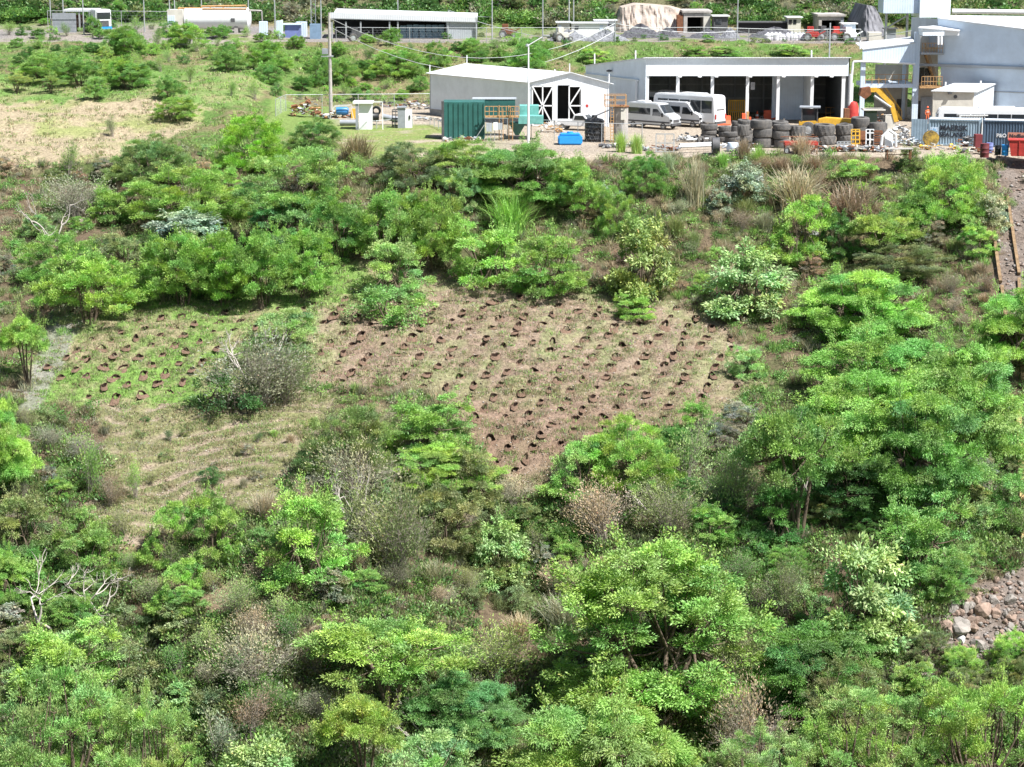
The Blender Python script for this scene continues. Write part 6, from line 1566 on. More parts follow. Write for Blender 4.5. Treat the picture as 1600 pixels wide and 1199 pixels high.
fence('wire_fence', [uz(75, 40, 299), uz(140, 40, 299), uz(190, 40, 298), uz(262, 40, 298)], 3.0, 'wire fence around the compound at the upper left', 5)
fence('wire_fence', [uz(525, 50, 290), uz(640, 50, 290), uz(760, 50, 290), uz(870, 50, 290), uz(960, 50, 290)], 1.9, 'wire fence along the terrace in front of the long open shed', 5.5)
fence('wire_fence', [uz(960, 50, 289.5), uz(1100, 50, 289.5), uz(1240, 50, 289.5), uz(1345, 50, 289.5)], 1.8, 'wire fence along the upper terrace above the garage', 6)
# street lamp and poles
def lamp_post():
    Y = 213.2; b = Vector((X_(825.5, 210, Y), Y, 0)); t = wthing('street_lamp', 'thin white lamp post with an angled arm before the white shed', 'street lamp', b)
    top = Z_(825, 71, Y); MB().tube(b, (b.x, Y, top), .14, .07, k=12).build('pole', WHP, t)
    a = atY(850, 56.5, Y); MB().path([(b.x, Y, top), (a.x, Y, a.z)], .05).build('arm', WHP, t)
    MB().box(a.x - .1, a.x + .6, Y - .13, Y + .13, a.z - .06, a.z + .08).build('lamp_head', STEEL, t, bevel=.04)
    MB().lathe([(0, .15), (.16, .1), (.2, -.1), (0, -.14)], (b.x - .12, Y, top), 10).build('sensor', STEEL, t)
lamp_post()
def pole(px, ptop, base, label, r0=.14, extra=None, name='utility_pole', mat_=STEEL, arm=0):
    b = Vector(base); t = wthing(name, label, 'pole', b); top = Z_(px, ptop, b.y)
    MB().tube(b - Vector((0, 0, .5)), (b.x, b.y, top), r0, r0 * .6, k=10).build('shaft', mat_, t)
    if arm: MB().beam((b.x - arm / 2, b.y, top - .4), (b.x + arm / 2, b.y, top - .4), .1).build('crossarm', mat_, t); 
    if arm:
        for k in (-.45, 0, .45): MB().tube((b.x + arm * k, b.y, top - .35), (b.x + arm * k, b.y, top - .1), .05).build('insulator', GREY, t)
    if extra: extra(t, b, top)
    return Vector((b.x, b.y, top))
def tr_(t, b, top):
    z = Z_(517, 87, b.y); MB().box(b.x - .9, b.x - .2, b.y - .35, b.y + .35, z + .15, z + .8).build('transformer_box', GREY, t, bevel=.04)
    MB().box(b.x - 1.0, b.x + .4, b.y - .25, b.y + .25, z - .15, z + .0).build('platform', STEEL, t)
    MB().box(b.x - .12, b.x + .12, b.y - .2, b.y - .1, 1.6, 2.2).build('meter_box', GREY, t)
pA = pole(517, 20, at(517, 178), 'tall pale utility pole with a transformer box beside the junk corner', .24, tr_, mat_=CONC)
tops = {}
for px, pt, Y, lab in ((80, -25, 300, 'mast at the far left of the wire compound'), (100, -25, 306, 'mast behind the white awning of the compound'), (131, -25, 296, 'mast in front of the parked truck'),
                       (226, -25, 300, 'mast between the truck and the white tank'), (266, -25, 299, 'mast at the left end of the white tank'), (274, -25, 302, 'second mast at the left end of the white tank'),
                       (316, -25, 308, 'mast behind the white tank'), (389, -25, 303, 'mast at the right end of the white tank'), (430, -25, 298, 'mast left of the lattice tower'), (502, -25, 296, 'mast between the lattice tower and the big pole'),
                       (622, -25, 304, 'mast rising behind the long open shed'), (769, -25, 294, 'mast just right of the long open shed'), (848, -25, 294, 'mast left of the small white cabins'),
                       (889, -25, 300, 'mast beside the small white cabins'), (896, -25, 303, 'second mast beside the small white cabins'), (961, 32, 287, 'short pole with wires above the garage left end'),
                       (1152, -25, 293, 'mast standing before the tunnel portal terrace'), (1297, 36, 252, 'pole with curved brackets behind the garage roof')):
    b = uz(px, 50, Y); tops[px] = pole(px, pt, b, 'thin grey ' + lab, .11 if pt < 0 else .13, arm=1.6 if px in (961,) else 0)
def lattice():
    b = uz(490, 50, 297); t = wthing('lattice_tower', 'narrow lattice tower at the back of the terrace left of the big pole', 'lattice tower', b); m = MB(); w_ = .3; zt = Z_(490, -25, 297)
    for dx in (-w_, w_):
        for dy in (-w_, w_): m.beam((b.x + dx, b.y + dy, b.z - .3), (b.x + dx, b.y + dy, zt), .06)
    n = 14
    for i in range(n):
        z0 = b.z + (zt - b.z) * i / n; z1 = b.z + (zt - b.z) * (i + 1) / n; s = 1 if i % 2 else -1
        m.beam((b.x - w_ * s, b.y - w_, z0), (b.x + w_ * s, b.y - w_, z1), .04); m.beam((b.x - w_, b.y - w_ * s, z0), (b.x - w_, b.y + w_ * s, z1), .04)
    m.build('frame', STEEL, t)
lattice()
def cable(a, b, sag, label, r=.035, n=14):
    a = Vector(a); b = Vector(b); pts = [a.lerp(b, i / n) - Vector((0, 0, sag * 4 * (i / n) * (1 - i / n))) for i in range(n + 1)]
    m = MB().path(pts, r, 4); solo('power_cable', m, STEEL, label, 'cable', pts[0])
cable(pA - Vector((0, 0, .6)), tops[961] - Vector((0, 0, .4)), 4.6, 'cable sagging from the tall utility pole to the short pole above the garage')
cable(pA - Vector((0, 0, 1.6)), tops[961] - Vector((0, 0, 1.4)), 5.2, 'lower cable sagging from the tall utility pole to the short pole above the garage')
cable(tops[961] - Vector((0, 0, .4)), tops[1152] * 1 - Vector((0, 0, 6.3)), .6, 'cable from the short pole above the garage to the mast before the tunnel portal')
cable(tops[1152] - Vector((0, 0, 6.3)), atY(1425, 48, 243), 1.0, 'cable from the mast before the tunnel portal to the factory wall')
cable(tops[961] - Vector((0, 0, 1.2)), tops[1297] - Vector((0, 0, .6)), 1.2, 'cable from the short pole to the bracket pole behind the garage')
cable(atY(700, 18, 300), tops[848] - Vector((0, 0, 7.2)), .3, 'short cable above the open shed roof end')
cable(tops[769] - Vector((0, 0, 4.4)), atY(700, 16, 298), .3, 'slack cable dropping onto the open shed roof end')
# left junk corner
def booth():
    Y = at(572, 203).y; t = wthing('guard_booth', 'small white booth with a flat roof at the junk corner', 'booth', Vector((X_(572, 203, Y), Y, 0))); X = lambda q: X_(q, 190, Y); Z = lambda q: Z_(570, q, Y)
    MB().box(X(561), X(581), Y, Y + 1.6, 0, Z(163)).build('wall', WHP, t); MB().box(X(552), X(583), Y - .4, Y + 2, Z(162), Z(159)).build('roof', WHP, t)
    MB().box(X(556), X(560), Y - .3, Y - .1, 0, Z(162)).build('post', GREY, t)
    f = MB(); f.beam((X(583), Y, Z(159.5)), (X(598), Y, Z(159.5)), .1); f.beam((X(598), Y, Z(159)), (X(598), Y, 0), .1); f.build('gate_frame', WHP, t)
booth()
def cabinet():
    Y = at(630, 201).y; t = wthing('metal_cabinet', 'tall grey metal cabinet standing in the grass right of the black pipes', 'cabinet', Vector((X_(632, 201, Y), Y, 0))); X = lambda q: X_(q, 190, Y)
    h = Z_(630, 169, Y); MB().box(X(621.5), X(633), Y, Y + 1.1, 0, h).build('body', GREY, t); MB().box(X(633) + .01, X(644), Y + .1, Y + .16, .05, h - .1).build('open_door', WHP, t); MB().box(X(620), X(635), Y - .1, Y + 1.2, h, h + .1).build('top', GREY, t)
    MB().box(X(639), X(641), Y + .03, Y + .09, 1.0, 1.4).build('handle', BLACK, t)
cabinet()
def black_pipes():
    c = at(575, 196); m = MB(); a = Vector((c.x, c.y, .9))
    m.lathe([(.45, -.9), (.62, -.9), (.62, .3), (.5, .5), (.5, 1.2), (.36, 1.2)], a, 18, 'x')
    solo('pipe_elbow', m, BLACK, 'thick black plastic pipe piece lying before the white booth', 'pipe', a, smooth=True)
    m = MB(); a2 = Vector((c.x + .9, c.y + .4, 1.55)); m.lathe([(.3, -.5), (.52, -.5), (.52, .45), (.3, .45)], a2, 18, 'y'); solo('pipe_flange', m, BLACK, 'black pipe flange resting on top of the thick black pipe', 'pipe', a2, smooth=True)
    m = MB(); m.tube((c.x + 1.6, c.y + .2, .95), (c.x + 4.3, c.y - .4, .45), .32, k=16); solo('pipe', m, GREY, 'grey pipe sloping down right of the black flange', 'pipe', (c.x + 1.6, c.y, .4), smooth=True)
    m = MB(); m.tube((X_(532, 198, c.y), c.y - .6, .35), (X_(557, 196, c.y), c.y - .6, .35), .3, k=16); solo('pipe', m, GREY, 'blue-grey pipe lying in the grass left of the white booth', 'pipe', (X_(540, 198, c.y), c.y - .6, .0), smooth=True)
black_pipes()
rj = random.Random(9)
def scrap_frame(px0, px1, pyt, pyb, mat_, name, label, cat, bars=3, slats=0, lean=.15, solid=False, dY=0, group=None):
    p = at((px0 + px1) / 2, pyb); Y = p.y + dY; x0, x1 = X_(px0, pyb, Y), X_(px1, pyb, Y); h = Z_(px0, pyt, Y); m = MB()
    if solid: m.quad((x0, Y, 0.02), (x1, Y, 0.02), (x1, Y + lean * h, h), (x0, Y + lean * h, h), .08)
    else:
        for x in [x0 + (x1 - x0) * i / bars for i in range(bars + 1)]: m.beam((x, Y, 0), (x, Y + lean * h, h), .09)
        for z in (0.05, h * .5, h): m.beam((x0, Y + lean * z, z), (x1, Y + lean * z, z), .09)
        for i in range(slats): z = h * (i + .5) / slats; m.beam((x0, Y + lean * z - .03, z), (x1, Y + lean * z - .03, z), .07, .12)
    return solo(name, m, mat_, label, cat, (x0, Y, 0), group)
scrap_frame(613, 624, 172, 199, DSTEEL, 'steel_rack', 'dark perforated steel rack beside the grey cabinet', 'rack', 2, 5)
scrap_frame(1330, 1343, 203, 234, YEL, 'ladder_frame', 'orange-yellow ladder frame leaning among the yard junk', 'frame', 2, 5)
scrap_frame(1309, 1335, 207, 220, BLUL, 'sheet_metal', 'pale sheet metal panel propped before the lugged tyres', 'panel', solid=True, dY=-.8)
scrap_frame(1353, 1365, 203, 234, WHP, 'window_frame', 'white metal window frame leaning against the tallest tyre stack', 'frame', 2, 3)
scrap_frame(1365, 1378, 205, 234, RUST, 'shutter', 'brown slatted shutter leaning beside the white window frame', 'shutter', 1, 8)
scrap_frame(1341, 1353, 205, 233, RUST, 'steel_plate', 'tall rusty brown plate between ladder frame and white window frame', 'plate', solid=True)
scrap_frame(1308, 1330, 222, 234, STEEL, 'steel_cage', 'low steel cage under the pale metal panel', 'cage', 4, 2)
scrap_frame(1025, 1053, 210, 238, STEEL, 'pipe_stand', 'tall open pipe frame standing on the yard edge below the vans', 'frame', 2, 0)
def arch_thing():
    p = at(1388, 235); m = MB(); r_ = .75; pts = [(p.x - r_, p.y, 0), (p.x - r_ + .1, p.y, 1.3), (p.x, p.y, 1.95), (p.x + r_ - .1, p.y, 1.5), (p.x + r_, p.y, 0)]
    m.path(pts, .14); m.quad((p.x - .3, p.y + .3, 0), (p.x + .5, p.y + .3, 0), (p.x + .5, p.y + .5, 1.7), (p.x - .3, p.y + .5, 1.7), .1); solo('machine_hood', m, WHP, 'white curved machine hood standing right of the brown shutter', 'hood', (p.x, p.y, 0), smooth=True)
arch_thing()
def barrow():
    p = at(1252, 240); t = thing('steel_cart', 'red steel cart frame at the yard edge in front of the tyre stacks', 'cart', p)
    MB().box(-1.6, 1.6, 0, 1.2, .75, 1.1).build('tray', RED, t, bevel=.03)
    m = MB()
    for x in (-1.5, 1.5):
        for y in (.05, 1.15): m.beam((x, y, -.2), (x, y, .8), .1)
    m.beam((-2.1, .1, 1.1), (1.9, .1, 1.1), .08); m.beam((-1.9, 1.1, 1.5), (1.7, 1.1, 1.5), .07); m.build('frame', RUST, t)
    wheel_part(t, -1.4, 0, .3, .12)
barrow()
def table():
    p = at(1405, 248); t = thing('work_table', 'long rusty work table at the yard edge left of the grassy bush', 'table', p)
    MB().box(-1.3, 1.3, 0, 1, .85, .93).build('top', CONC, t)
    for x in (-1.1, 1.1):
        for y in (.1, .9): MB().box(x - .05, x + .05, y - .05, y + .05, -.1, .85).build('leg', RUST, t)
    MB().box(-1.1, 1.1, .45, .5, .3, .36).build('stretcher', RUST, t)
table()
# barriers, cones, barrels
def barrier(px, py, label, rz=0):
    p = at(px, py); m = MB().prism([(-.32, 0), (-.32, .12), (-.16, .45), (-.1, .85), (.1, .85), (.16, .45), (.32, .12), (.32, 0)], -.8, .8); o = solo('road_barrier', m, ORG, label, 'barrier', (0, 0, 0), 'orange plastic road barriers', bevel=.03); o.location = p; o.rotation_euler = (0, 0, math.radians(90 + rz)); o.scale = (1, 1, 1.25)
barrier(1130, 196, 'orange road barrier between the white bus and the tyre stacks', 10); barrier(1204, 187, 'orange road barrier at the garage post behind the widest tyres', -6)
def cone(px, py, label):
    p = at(px, py); t = thing('traffic_cone', label, 'cone', p, 0, 'traffic cones at the garage'); MB().lathe([(.2, .04), (.05, .75), (0, .76)], k=14).build('cone', ORG, t, smooth=True); MB().box(-.24, .24, -.24, .24, 0, .04).build('foot', ORG, t); MB().lathe([(.155, .3), (.12, .46)], k=14).build('band', WHP, t)
    t.scale = (1.2, 1.2, 1.3)
cone(1183, 187, 'orange cone left of the second orange barrier'); cone(1225, 186, 'orange cone with a white band before the partition bay'); cone(1231, 187, 'orange cone right of the banded one by the partition bay'); cone(1272, 181, 'orange cone inside the last garage bay')
def post_stand():
    p = at(1166, 196); t = thing('tool_stand', 'orange equipment stand leaning on the third garage post', 'stand', p)
    MB().box(-.5, -.1, -.3, .3, 0, 1.3).build('cabinet', ORG, t); MB().box(.0, .25, -.2, .2, 0, 1.5).build('post', OCH, t); MB().box(.3, .5, -.25, .25, .0, .9).build('box', ORG, t)
post_stand()
scrap_frame(1138, 1163, 157, 190, YEL, 'pallet_rack', 'yellow slatted rack standing in the second garage bay', 'rack', 8, 0, .0, dY=1.2)
scrap_frame(1290, 1312, 168, 184, OCH, 'bench_frame', 'ochre bench frame inside the last garage bay', 'frame', 3, 1, .0)
solo('red_bin', MB().box(X_(1320, 170, 233), X_(1328, 170, 233), 233, 234, 0, 2.0), RUST, 'rusty red bin against the garage corner', 'bin', (X_(1322, 170, 233), 233, 0))
solo('gas_tank', MB().lathe([(0, 0), (.55, .05), (.6, .3), (.6, 2.0), (.4, 2.5), (0, 2.6)], (X_(1333, 170, 236), 236, 0), 16), RED, 'red upright tank in the gap between garage and factory', 'tank', (X_(1333, 170, 236), 236, 0), smooth=True)
def drum(px, py, mat_, label, h=.9, r_=.3, rz=0):
    p = at(px, py); m = MB().lathe([(0, h - .02), (r_ - .03, h - .02), (r_, h), (r_, h * .68), (r_ * 1.04, h * .66), (r_, h * .64), (r_, h * .36), (r_ * 1.04, h * .34), (r_, h * .32), (r_, 0), (0, 0)], p, 18); solo('drum', m, mat_, label, 'drum', p, 'drums by the containers', smooth=True)
drum(1570, 243, BLUE, 'blue drum left of the red skip', 1.0, .33); drum(1559, 242, BLACK, 'black drum left of the blue drum', .9, .3); drum(1546, 238, mat('violet_blue', (.2, .24, .5), .6), 'violet-blue drum with a white lid beside the maroon drum', .9, .33); drum(1538, 246, mat('maroon', (.16, .035, .04), .6), 'maroon drum in front of the maroon cabinet', 1.3, .42)
solo('steel_cabinet', MB().box(X_(1524, 220, 208.5), X_(1535, 220, 208.5), 208.5, 209.4, 0, 1.5), mat('maroon_paint', (.20, .04, .045), .6), 'maroon steel cabinet at the end of the grey-blue container', 'cabinet', (X_(1529, 220, 208.5), 208.5, 0), bevel=.02)
def skip():
    p = at(1577, 244); t = thing('skip', 'red steel skip at the right edge before the dark blue container', 'skip', p, math.radians(-14))
    MB().prism([(-.1, 1.5), (.15, 0), (3.2, 0), (3.5, 1.5)], 0, 1.6).build('body', RED, t); MB().box(-.16, 3.56, -.06, 1.66, 1.45, 1.56).build('rim', RED, t)
    for x in (.9, 1.8, 2.7): MB().box(x - .05, x + .05, -.06, 0, .1, 1.45).build('rib', RED, t)
skip()
def reel(px, py):
    p = at(px, py); p.z = .8; m = MB(); m.lathe([(0, -.3), (.75, -.3), (.78, -.22), (.45, -.2), (.45, .2), (.78, .22), (.75, .3), (0, .3)], p, 22, 'y'); return m, p
m, p = reel(1454, 229); solo('cable_reel', m, mat('yellow_black_paint', (.45, .30, .05), .7, dirt=(.03, .03, .03), scale=2, var=.4), 'dark cable reel with a worn yellow face before the grey-blue container', 'cable reel', p, smooth=True)
def heap(px0, px1, py, h, n, mats, name, label, kind='pile of scrap', seed=1, flat=1.0):
    """scrap heap: one thing whose pieces are its parts, by material"""
    r = random.Random(seed); p = at((px0 + px1) / 2, py); t = wthing(name, label, 'scrap heap', p); hw = (px1 - px0) / 2 * p.y / FPX
    for mi, mm in enumerate(mats):
        m = MB()
        for _ in range(n):
            x = p.x + r.uniform(-hw, hw); y = p.y + r.uniform(0, 1.6); z = r.uniform(.02, h) * (1 - abs(x - p.x) / hw * .6); a = r.uniform(0, 3.14); L_ = r.uniform(.25, 1.1)
            d = Vector((math.cos(a), math.sin(a) * .6, r.uniform(-.35, .35))) * L_ / 2; c = Vector((x, y, z + .1))
            k = r.random()
            if k < .45: m.beam(c - d, c + d, r.uniform(.05, .12))
            elif k < .75: m.tube(c - d * .7, c + d * .7, r.uniform(.05, .2), k=8)
            else: m.beam(c - d * .6, c + d * .6, r.uniform(.2, .5), .06)
        m.build('scrap', mm, t)['kind'] = 'stuff'
heap(1499, 1529, 230, 1.2, 11, [DSTEEL, RUST, STEEL], 'scrap_heap', 'heap of dark machine scrap leaning on the grey-blue container', seed=2)
heap(1285, 1400, 238, .5, 60, [GREY, RUST, DSTEEL, CREAM], 'scrap_heap', 'low flat spread of grey scrap metal before the junk frames', seed=3)
heap(1440, 1500, 234, .4, 12, [YEL, STEEL, CREAM], 'scrap_heap', 'low pile of yellow and white scrap behind the grassy bush', seed=4)
heap(1385, 1420, 215, 1.4, 24, [DSTEEL, STEEL, WHP], 'scrap_heap', 'heap of dark and white machine parts left of the open container door', seed=5)
heap(455, 500, 184, 2.3, 24, [OCH, RUST, WOOD, STEEL], 'scrap_heap', 'heap of ochre bars and timbers in the left junk corner', seed=6)
heap(500, 560, 187, .9, 20, [OCH, WHP, GREY, RUST], 'scrap_heap', 'low heap of pale scrap around the foot of the utility pole', seed=7)
heap(1005, 1062, 236, .35, 18, [STEEL, RUST, GREY], 'scrap_heap', 'low scatter of rusty pipes right of the lime reeds', seed=8)
heap(1130, 1225, 232, .4, 20, [CREAM, GREY, RUST], 'scrap_heap', 'low scatter of pale offcuts in front of the tyre row', seed=9)
heap(1240, 1300, 238, .6, 22, [GREY, RUST, CREAM, DSTEEL], 'scrap_heap', 'tangle of scrap around the legs of the red steel cart', seed=28)
heap(1140, 1180, 240, .5, 16, [GREY, CREAM, DSTEEL], 'scrap_heap', 'tangle of scrap beside the blue-grey dented drum', seed=29)
heap(620, 670, 172, 1.0, 14, [DSTEEL, RUST, CREAM, STEEL], 'scrap_heap', 'dark machine parts by the rear corner of the white shed', seed=30)
heap(940, 1003, 232, .3, 18, [STEEL, CREAM, DSTEEL], 'scrap_heap', 'flat scatter of scrap in front of the black tank', seed=10)
heap(590, 690, 168, .8, 10, [RUST, GREY, DSTEEL], 'scrap_heap', 'row of small rusty parts along the fence left of the white shed', seed=11)
heap(845, 880, 208, 1.4, 12, [CREAM, OCH, WHP], 'scrap_heap', 'pile of pale parts between the teal trough and the blue tank', seed=12)
heap(690, 760, 222, .35, 12, [GREY, RUST, CREAM], 'scrap_heap', 'flat scatter of scrap at the foot of the green treatment tank', seed=21)
heap(1055, 1092, 222, .7, 12, [DSTEEL, STEEL, CREAM], 'scrap_heap', 'pile of dark and pale parts left of the first tyres', seed=22)
heap(1260, 1305, 226, .9, 12, [GREY, RUST, CREAM], 'scrap_heap', 'pile of small scrap between the red cart and the pale sheet', seed=23)
heap(1395, 1440, 228, .9, 18, [DSTEEL, STEEL, CREAM, BLU], 'scrap_heap', 'pile of machine scrap between the white hood and the open door', seed=24)
heap(1500, 1560, 240, .35, 12, [CREAM, DSTEEL, RUST], 'scrap_heap', 'low scrap around the maroon drum', seed=25)
heap(600, 690, 190, .5, 12, [CREAM, GREY, DSTEEL], 'scrap_heap', 'scattered parts between the grey cabinet and the white shed', seed=26)
heap(1345, 1400, 200, 1.6, 14, [OCH, DSTEEL, RUST], 'scrap_heap', 'heap of rusty machine parts under the orange boom', seed=27)
for i, (a, b, c_, d, r_) in enumerate([(1062, 231, 1118, 228, .16), (1060, 235, 1112, 233, .13), (1072, 226, 1110, 224, .12), (1064, 239, 1130, 236, .1)]):
    q0, q1 = at(a, b), at(c_, d); q0.z = q1.z = r_ + .1 + .12 * i; m = MB().tube(q0, q1, r_, k=12)
    solo('steel_pipe', m, STEEL, ['long grey pipe, thickest of the pipes below the vans', 'long grey pipe just before the thickest one', 'shorter grey pipe behind the thickest one', 'thin grey pipe nearest the bank'][i], 'pipe', q0, smooth=True)
p = at(1118, 240); p.z = .75; m = MB().lathe([(.72, -.35), (.78, -.35), (.78, .35), (.72, .35), (.66, .3), (.66, -.3), (.72, -.35)], p, 22, 'x'); solo('pipe_ring', m, DSTEEL, 'dark pipe ring standing at the end of the long grey pipes', 'pipe ring', p, smooth=True)
p = at(1145, 236); solo('washing_drum', MB().lathe([(0, 0), (.6, .02), (.66, .25), (.5, .8), (0, .85)], p, 16), BLU, 'blue-grey dented drum right of the dark pipe ring', 'drum', p, smooth=True)
p = at(1270, 258); solo('metal_tray', MB().box(p.x - 1.0, p.x + .7, p.y - .3, p.y + .5, float(zat(p.x, p.y)) - .1, float(zat(p.x, p.y)) + .25), WHP, 'white tray lying on the bank edge below the red cart', 'tray', (p.x, p.y, float(zat(p.x, p.y))), bevel=.03)
# blue generator in the left corner
def genset():
    p = at(535, 187); t = thing('generator', 'blue generator on a pale tube frame left of the white booth', 'generator', p)
    link('engine', MB().lathe([(0, -.7), (.42, -.7), (.45, -.4), (.45, .5), (.3, .7), (0, .7)], (0, .3, .95), 14, 'x').mesh('engine', mat('blue_enamel', (.05, .22, .5), .4), smooth=True), t)
    f = MB()
    for y in (-.3, .9): f.beam((-1.4, y, .1), (1.4, y, .1), .09); f.beam((-1.4, y, .1), (-.9, y, 1.5), .08); f.beam((-.9, y, 1.5), (1.0, y, 1.6), .08); f.beam((1.0, y, 1.6), (1.3, y, .1), .08)
    f.build('frame', CREAM, t); MB().box(1.0, 1.7, 0, .6, .1, 1.2).build('fuel_box', YEL, t)
genset()
# person in orange work clothes by the factory gate
def person():
    # one skinned body, clothes as shells
    Yp = 238.6; p = Vector((X_(1449, 180, Yp), Yp, 0)); t = thing('person', 'person in an orange work suit and helmet standing at the factory gate', 'person', p, math.radians(8))
    V = [(0, 0, .95), (0, 0, 1.15), (0, .01, 1.38), (0, 0, 1.5), (0, -.01, 1.60), (0, -.015, 1.70),
         (-.10, 0, .88), (-.12, -.02, .50), (-.13, .02, .10), (-.13, -.12, .04), (.10, 0, .88), (.13, -.03, .50), (.16, .02, .10), (.17, -.12, .04),
         (-.19, 0, 1.40), (-.26, .02, 1.13), (-.22, -.12, .92), (-.21, -.17, .84), (.19, 0, 1.40), (.27, .03, 1.13), (.29, -.06, .90), (.29, -.09, .82)]
    E = [(0, 1), (1, 2), (2, 3), (3, 4), (4, 5), (0, 6), (6, 7), (7, 8), (8, 9), (0, 10), (10, 11), (11, 12), (12, 13), (2, 14), (14, 15), (15, 16), (16, 17), (2, 18), (18, 19), (19, 20), (20, 21)]
    R = [.14, .13, .14, .055, .09, .075, .09, .065, .045, .04, .09, .065, .045, .04, .06, .045, .035, .03, .06, .045, .035, .03]
    me = bpy.data.meshes.new('body'); me.from_pydata([(x, y, z) for x, y, z in V], E, []); o = link('body', me, t)
    sk = o.modifiers.new('s', 'SKIN'); sb = o.modifiers.new('ss', 'SUBSURF'); sb.levels = 1; sb.render_levels = 1
    for i, v in enumerate(me.skin_vertices[0].data): v.radius = (R[i], R[i]); v.use_root = (i == 0)
    dg = bpy.context.evaluated_depsgraph_get(); me2 = bpy.data.meshes.new_from_object(o.evaluated_get(dg)); o.modifiers.clear(); o.data = me2
    me2.materials.clear(); me2.materials.append(ORGC); me2.materials.append(SKIN); me2.materials.append(DSTEEL)
    for pl in me2.polygons:
        c = pl.center; pl.material_index = 1 if (c.z > 1.5 or (c.z < .9 and abs(c.x) > .19)) else (2 if c.z < .14 else 0); pl.use_smooth = True
    h = MB().lathe([(.15, -.0), (.125, .02), (.115, .08), (.07, .14), (0, .155)], (0, -.01, 1.70), 14); h.build('helmet', ORG, t, smooth=True)
    MB().box(-.16, .16, -.17, -.145, 1.18, 1.24).build('reflective_band', WHP, t)
person()
# ---------------------------------------------------------------- upper terrace
def tz(px, Y): v = uz(px, 50, Y); return v
def white_tank():
    Y = 300.; X = lambda q: X_(q, 30, Y); Z = lambda q: Z_(330, q, Y); g0 = float(zat(X(330), Y)); t = wthing('storage_tank', 'long white horizontal storage tank with orange piping at the upper left', 'storage tank', Vector((X(330), Y, g0)))
    R = 1.5; zc = Z(29); L0, L1 = X(290), X(388)
    m = MB().lathe([(0, L0 - .5), (R * .6, L0 - .35), (R, L0), (R, L1), (R * .6, L1 + .35), (0, L1 + .5)], (0, Y, zc), 24, 'x'); m.build('tank', WHP, t, smooth=True)
    for px in (305, 370): MB().box(X(px) - .25, X(px) + .25, Y - 1.1, Y + 1.1, g0 - .3, zc - 1.0).build('saddle', CONC, t)
    p_ = MB(); zt = Z(10)
    p_.path([(X(280), Y - .5, Z(18)), (X(280), Y - .5, Z(13)), (X(316), Y - .5, Z(13)), (X(316), Y - .5, zt), (X(386), Y - .5, zt + .1)], .12); p_.path([(X(318), Y - .9, Z(14)), (X(387), Y - .9, Z(14))], .1)
    for px in (330, 350, 386): p_.tube((X(px), Y - .5, Z(19)), (X(px), Y - .5, zt), .08)
    p_.build('orange_piping', OCH, t)
    MB().path([(X(386), Y - .6, Z(16)), (X(410), Y - .6, Z(17)), (X(411), Y - .6, Z(36))], .12).build('grey_pipe', CONC, t)
    MB().box(X(264), X(288), Y - 1.5, Y + 1.4, g0 - .2, Z(15)).build('pump_house', CREAM, t); MB().box(X(264), X(276), Y - 1.56, Y - 1.5, Z(36), Z(24)).build('door', BLU, t)
    MB().box(X(363), X(369), Y - R - .06, Y - R + .5, Z(34), Z(28)).build('name_plate', DSTEEL, t)
white_tank()
def awning():
    Y = 301.; X = lambda q: X_(q, 30, Y); Z = lambda q: Z_(120, q, Y); g0 = float(zat(X(120), Y)); t = wthing('awning', 'white-roofed open shelter inside the wire compound', 'shelter', Vector((X(120), Y, g0)))
    MB().box(X(102), X(150), Y - 1, Y + 4, Z(18), Z(14.5)).build('roof', WHR, t)
    for px in (104, 126, 148): MB().box(X(px) - .1, X(px) + .1, Y - .9, Y - .7, g0 - .3, Z(18)).build('post', STEEL, t)
    MB().box(X(85), X(122), Y - 1.5, Y - 1.4, g0 - .2, Z(20)).build('screen', GREY, t); MB().box(X(110), X(124), Y + 1, Y + 2.5, g0 - .2, Z(24)).build('crates', RUST, t)
awning()
def truck():
    p = tz(158, 299); t = thing('truck', 'white truck with a dark grille parked beside the open shelter', 'truck', p, math.radians(-60))
    MB().box(-1.1, 1.3, -1.1, 1.1, .8, 3.2).build('cab', WHP, t, bevel=.12); MB().box(1.28, 1.34, -.95, .95, 1.9, 2.8).build('windscreen', GLASS, t); MB().box(1.28, 1.36, -.7, .7, .9, 1.7).build('grille', DSTEEL, t); MB().box(1.2, 1.45, -1.1, 1.1, .5, .85).build('bumper', BLUE, t)
    MB().box(-6, -1.2, -1.15, 1.15, .9, 1.2).build('flatbed', DSTEEL, t)
    for x in (-5, -3.8, .6):
        for y in (-.95, .95): wheel_part(t, x, y, .5, .3)
truck()
def simple_box(px0, px1, pyt, Y, depth, mats, name, label, cat, roof=True, door=None, win=()):
    g0 = float(zat(X_((px0 + px1) / 2, 50, Y), Y)); x0, x1 = X_(px0, 50, Y), X_(px1, 50, Y); h = Z_(px0, pyt, Y); t = wthing(name, label, cat, Vector(((x0 + x1) / 2, Y, g0)))
    MB().box(x0, x1, Y, Y + depth, g0 - .3, h).build('wall', mats[0], t)
    if roof: MB().box(x0 - .25, x1 + .25, Y - .3, Y + depth + .2, h, h + .14).build('roof', mats[1], t)
    if door: a, b, c_ = door; MB().box(X_(a, 50, Y), X_(b, 50, Y), Y - .05, Y - .005, g0, Z_(a, c_, Y)).build('door', mats[2], t)
    for a, b, c_, d in win: MB().box(X_(a, 50, Y), X_(b, 50, Y), Y - .05, Y - .005, Z_(a, d, Y), Z_(a, c_, Y)).build('window', GLASS, t)
    return t
simple_box(871, 890, 36, 296, 2.4, (CREAM, WHR, BLU), 'site_cabin', 'small pale cabin left of the two masts on the terrace', 'cabin', door=(873, 877, 40))
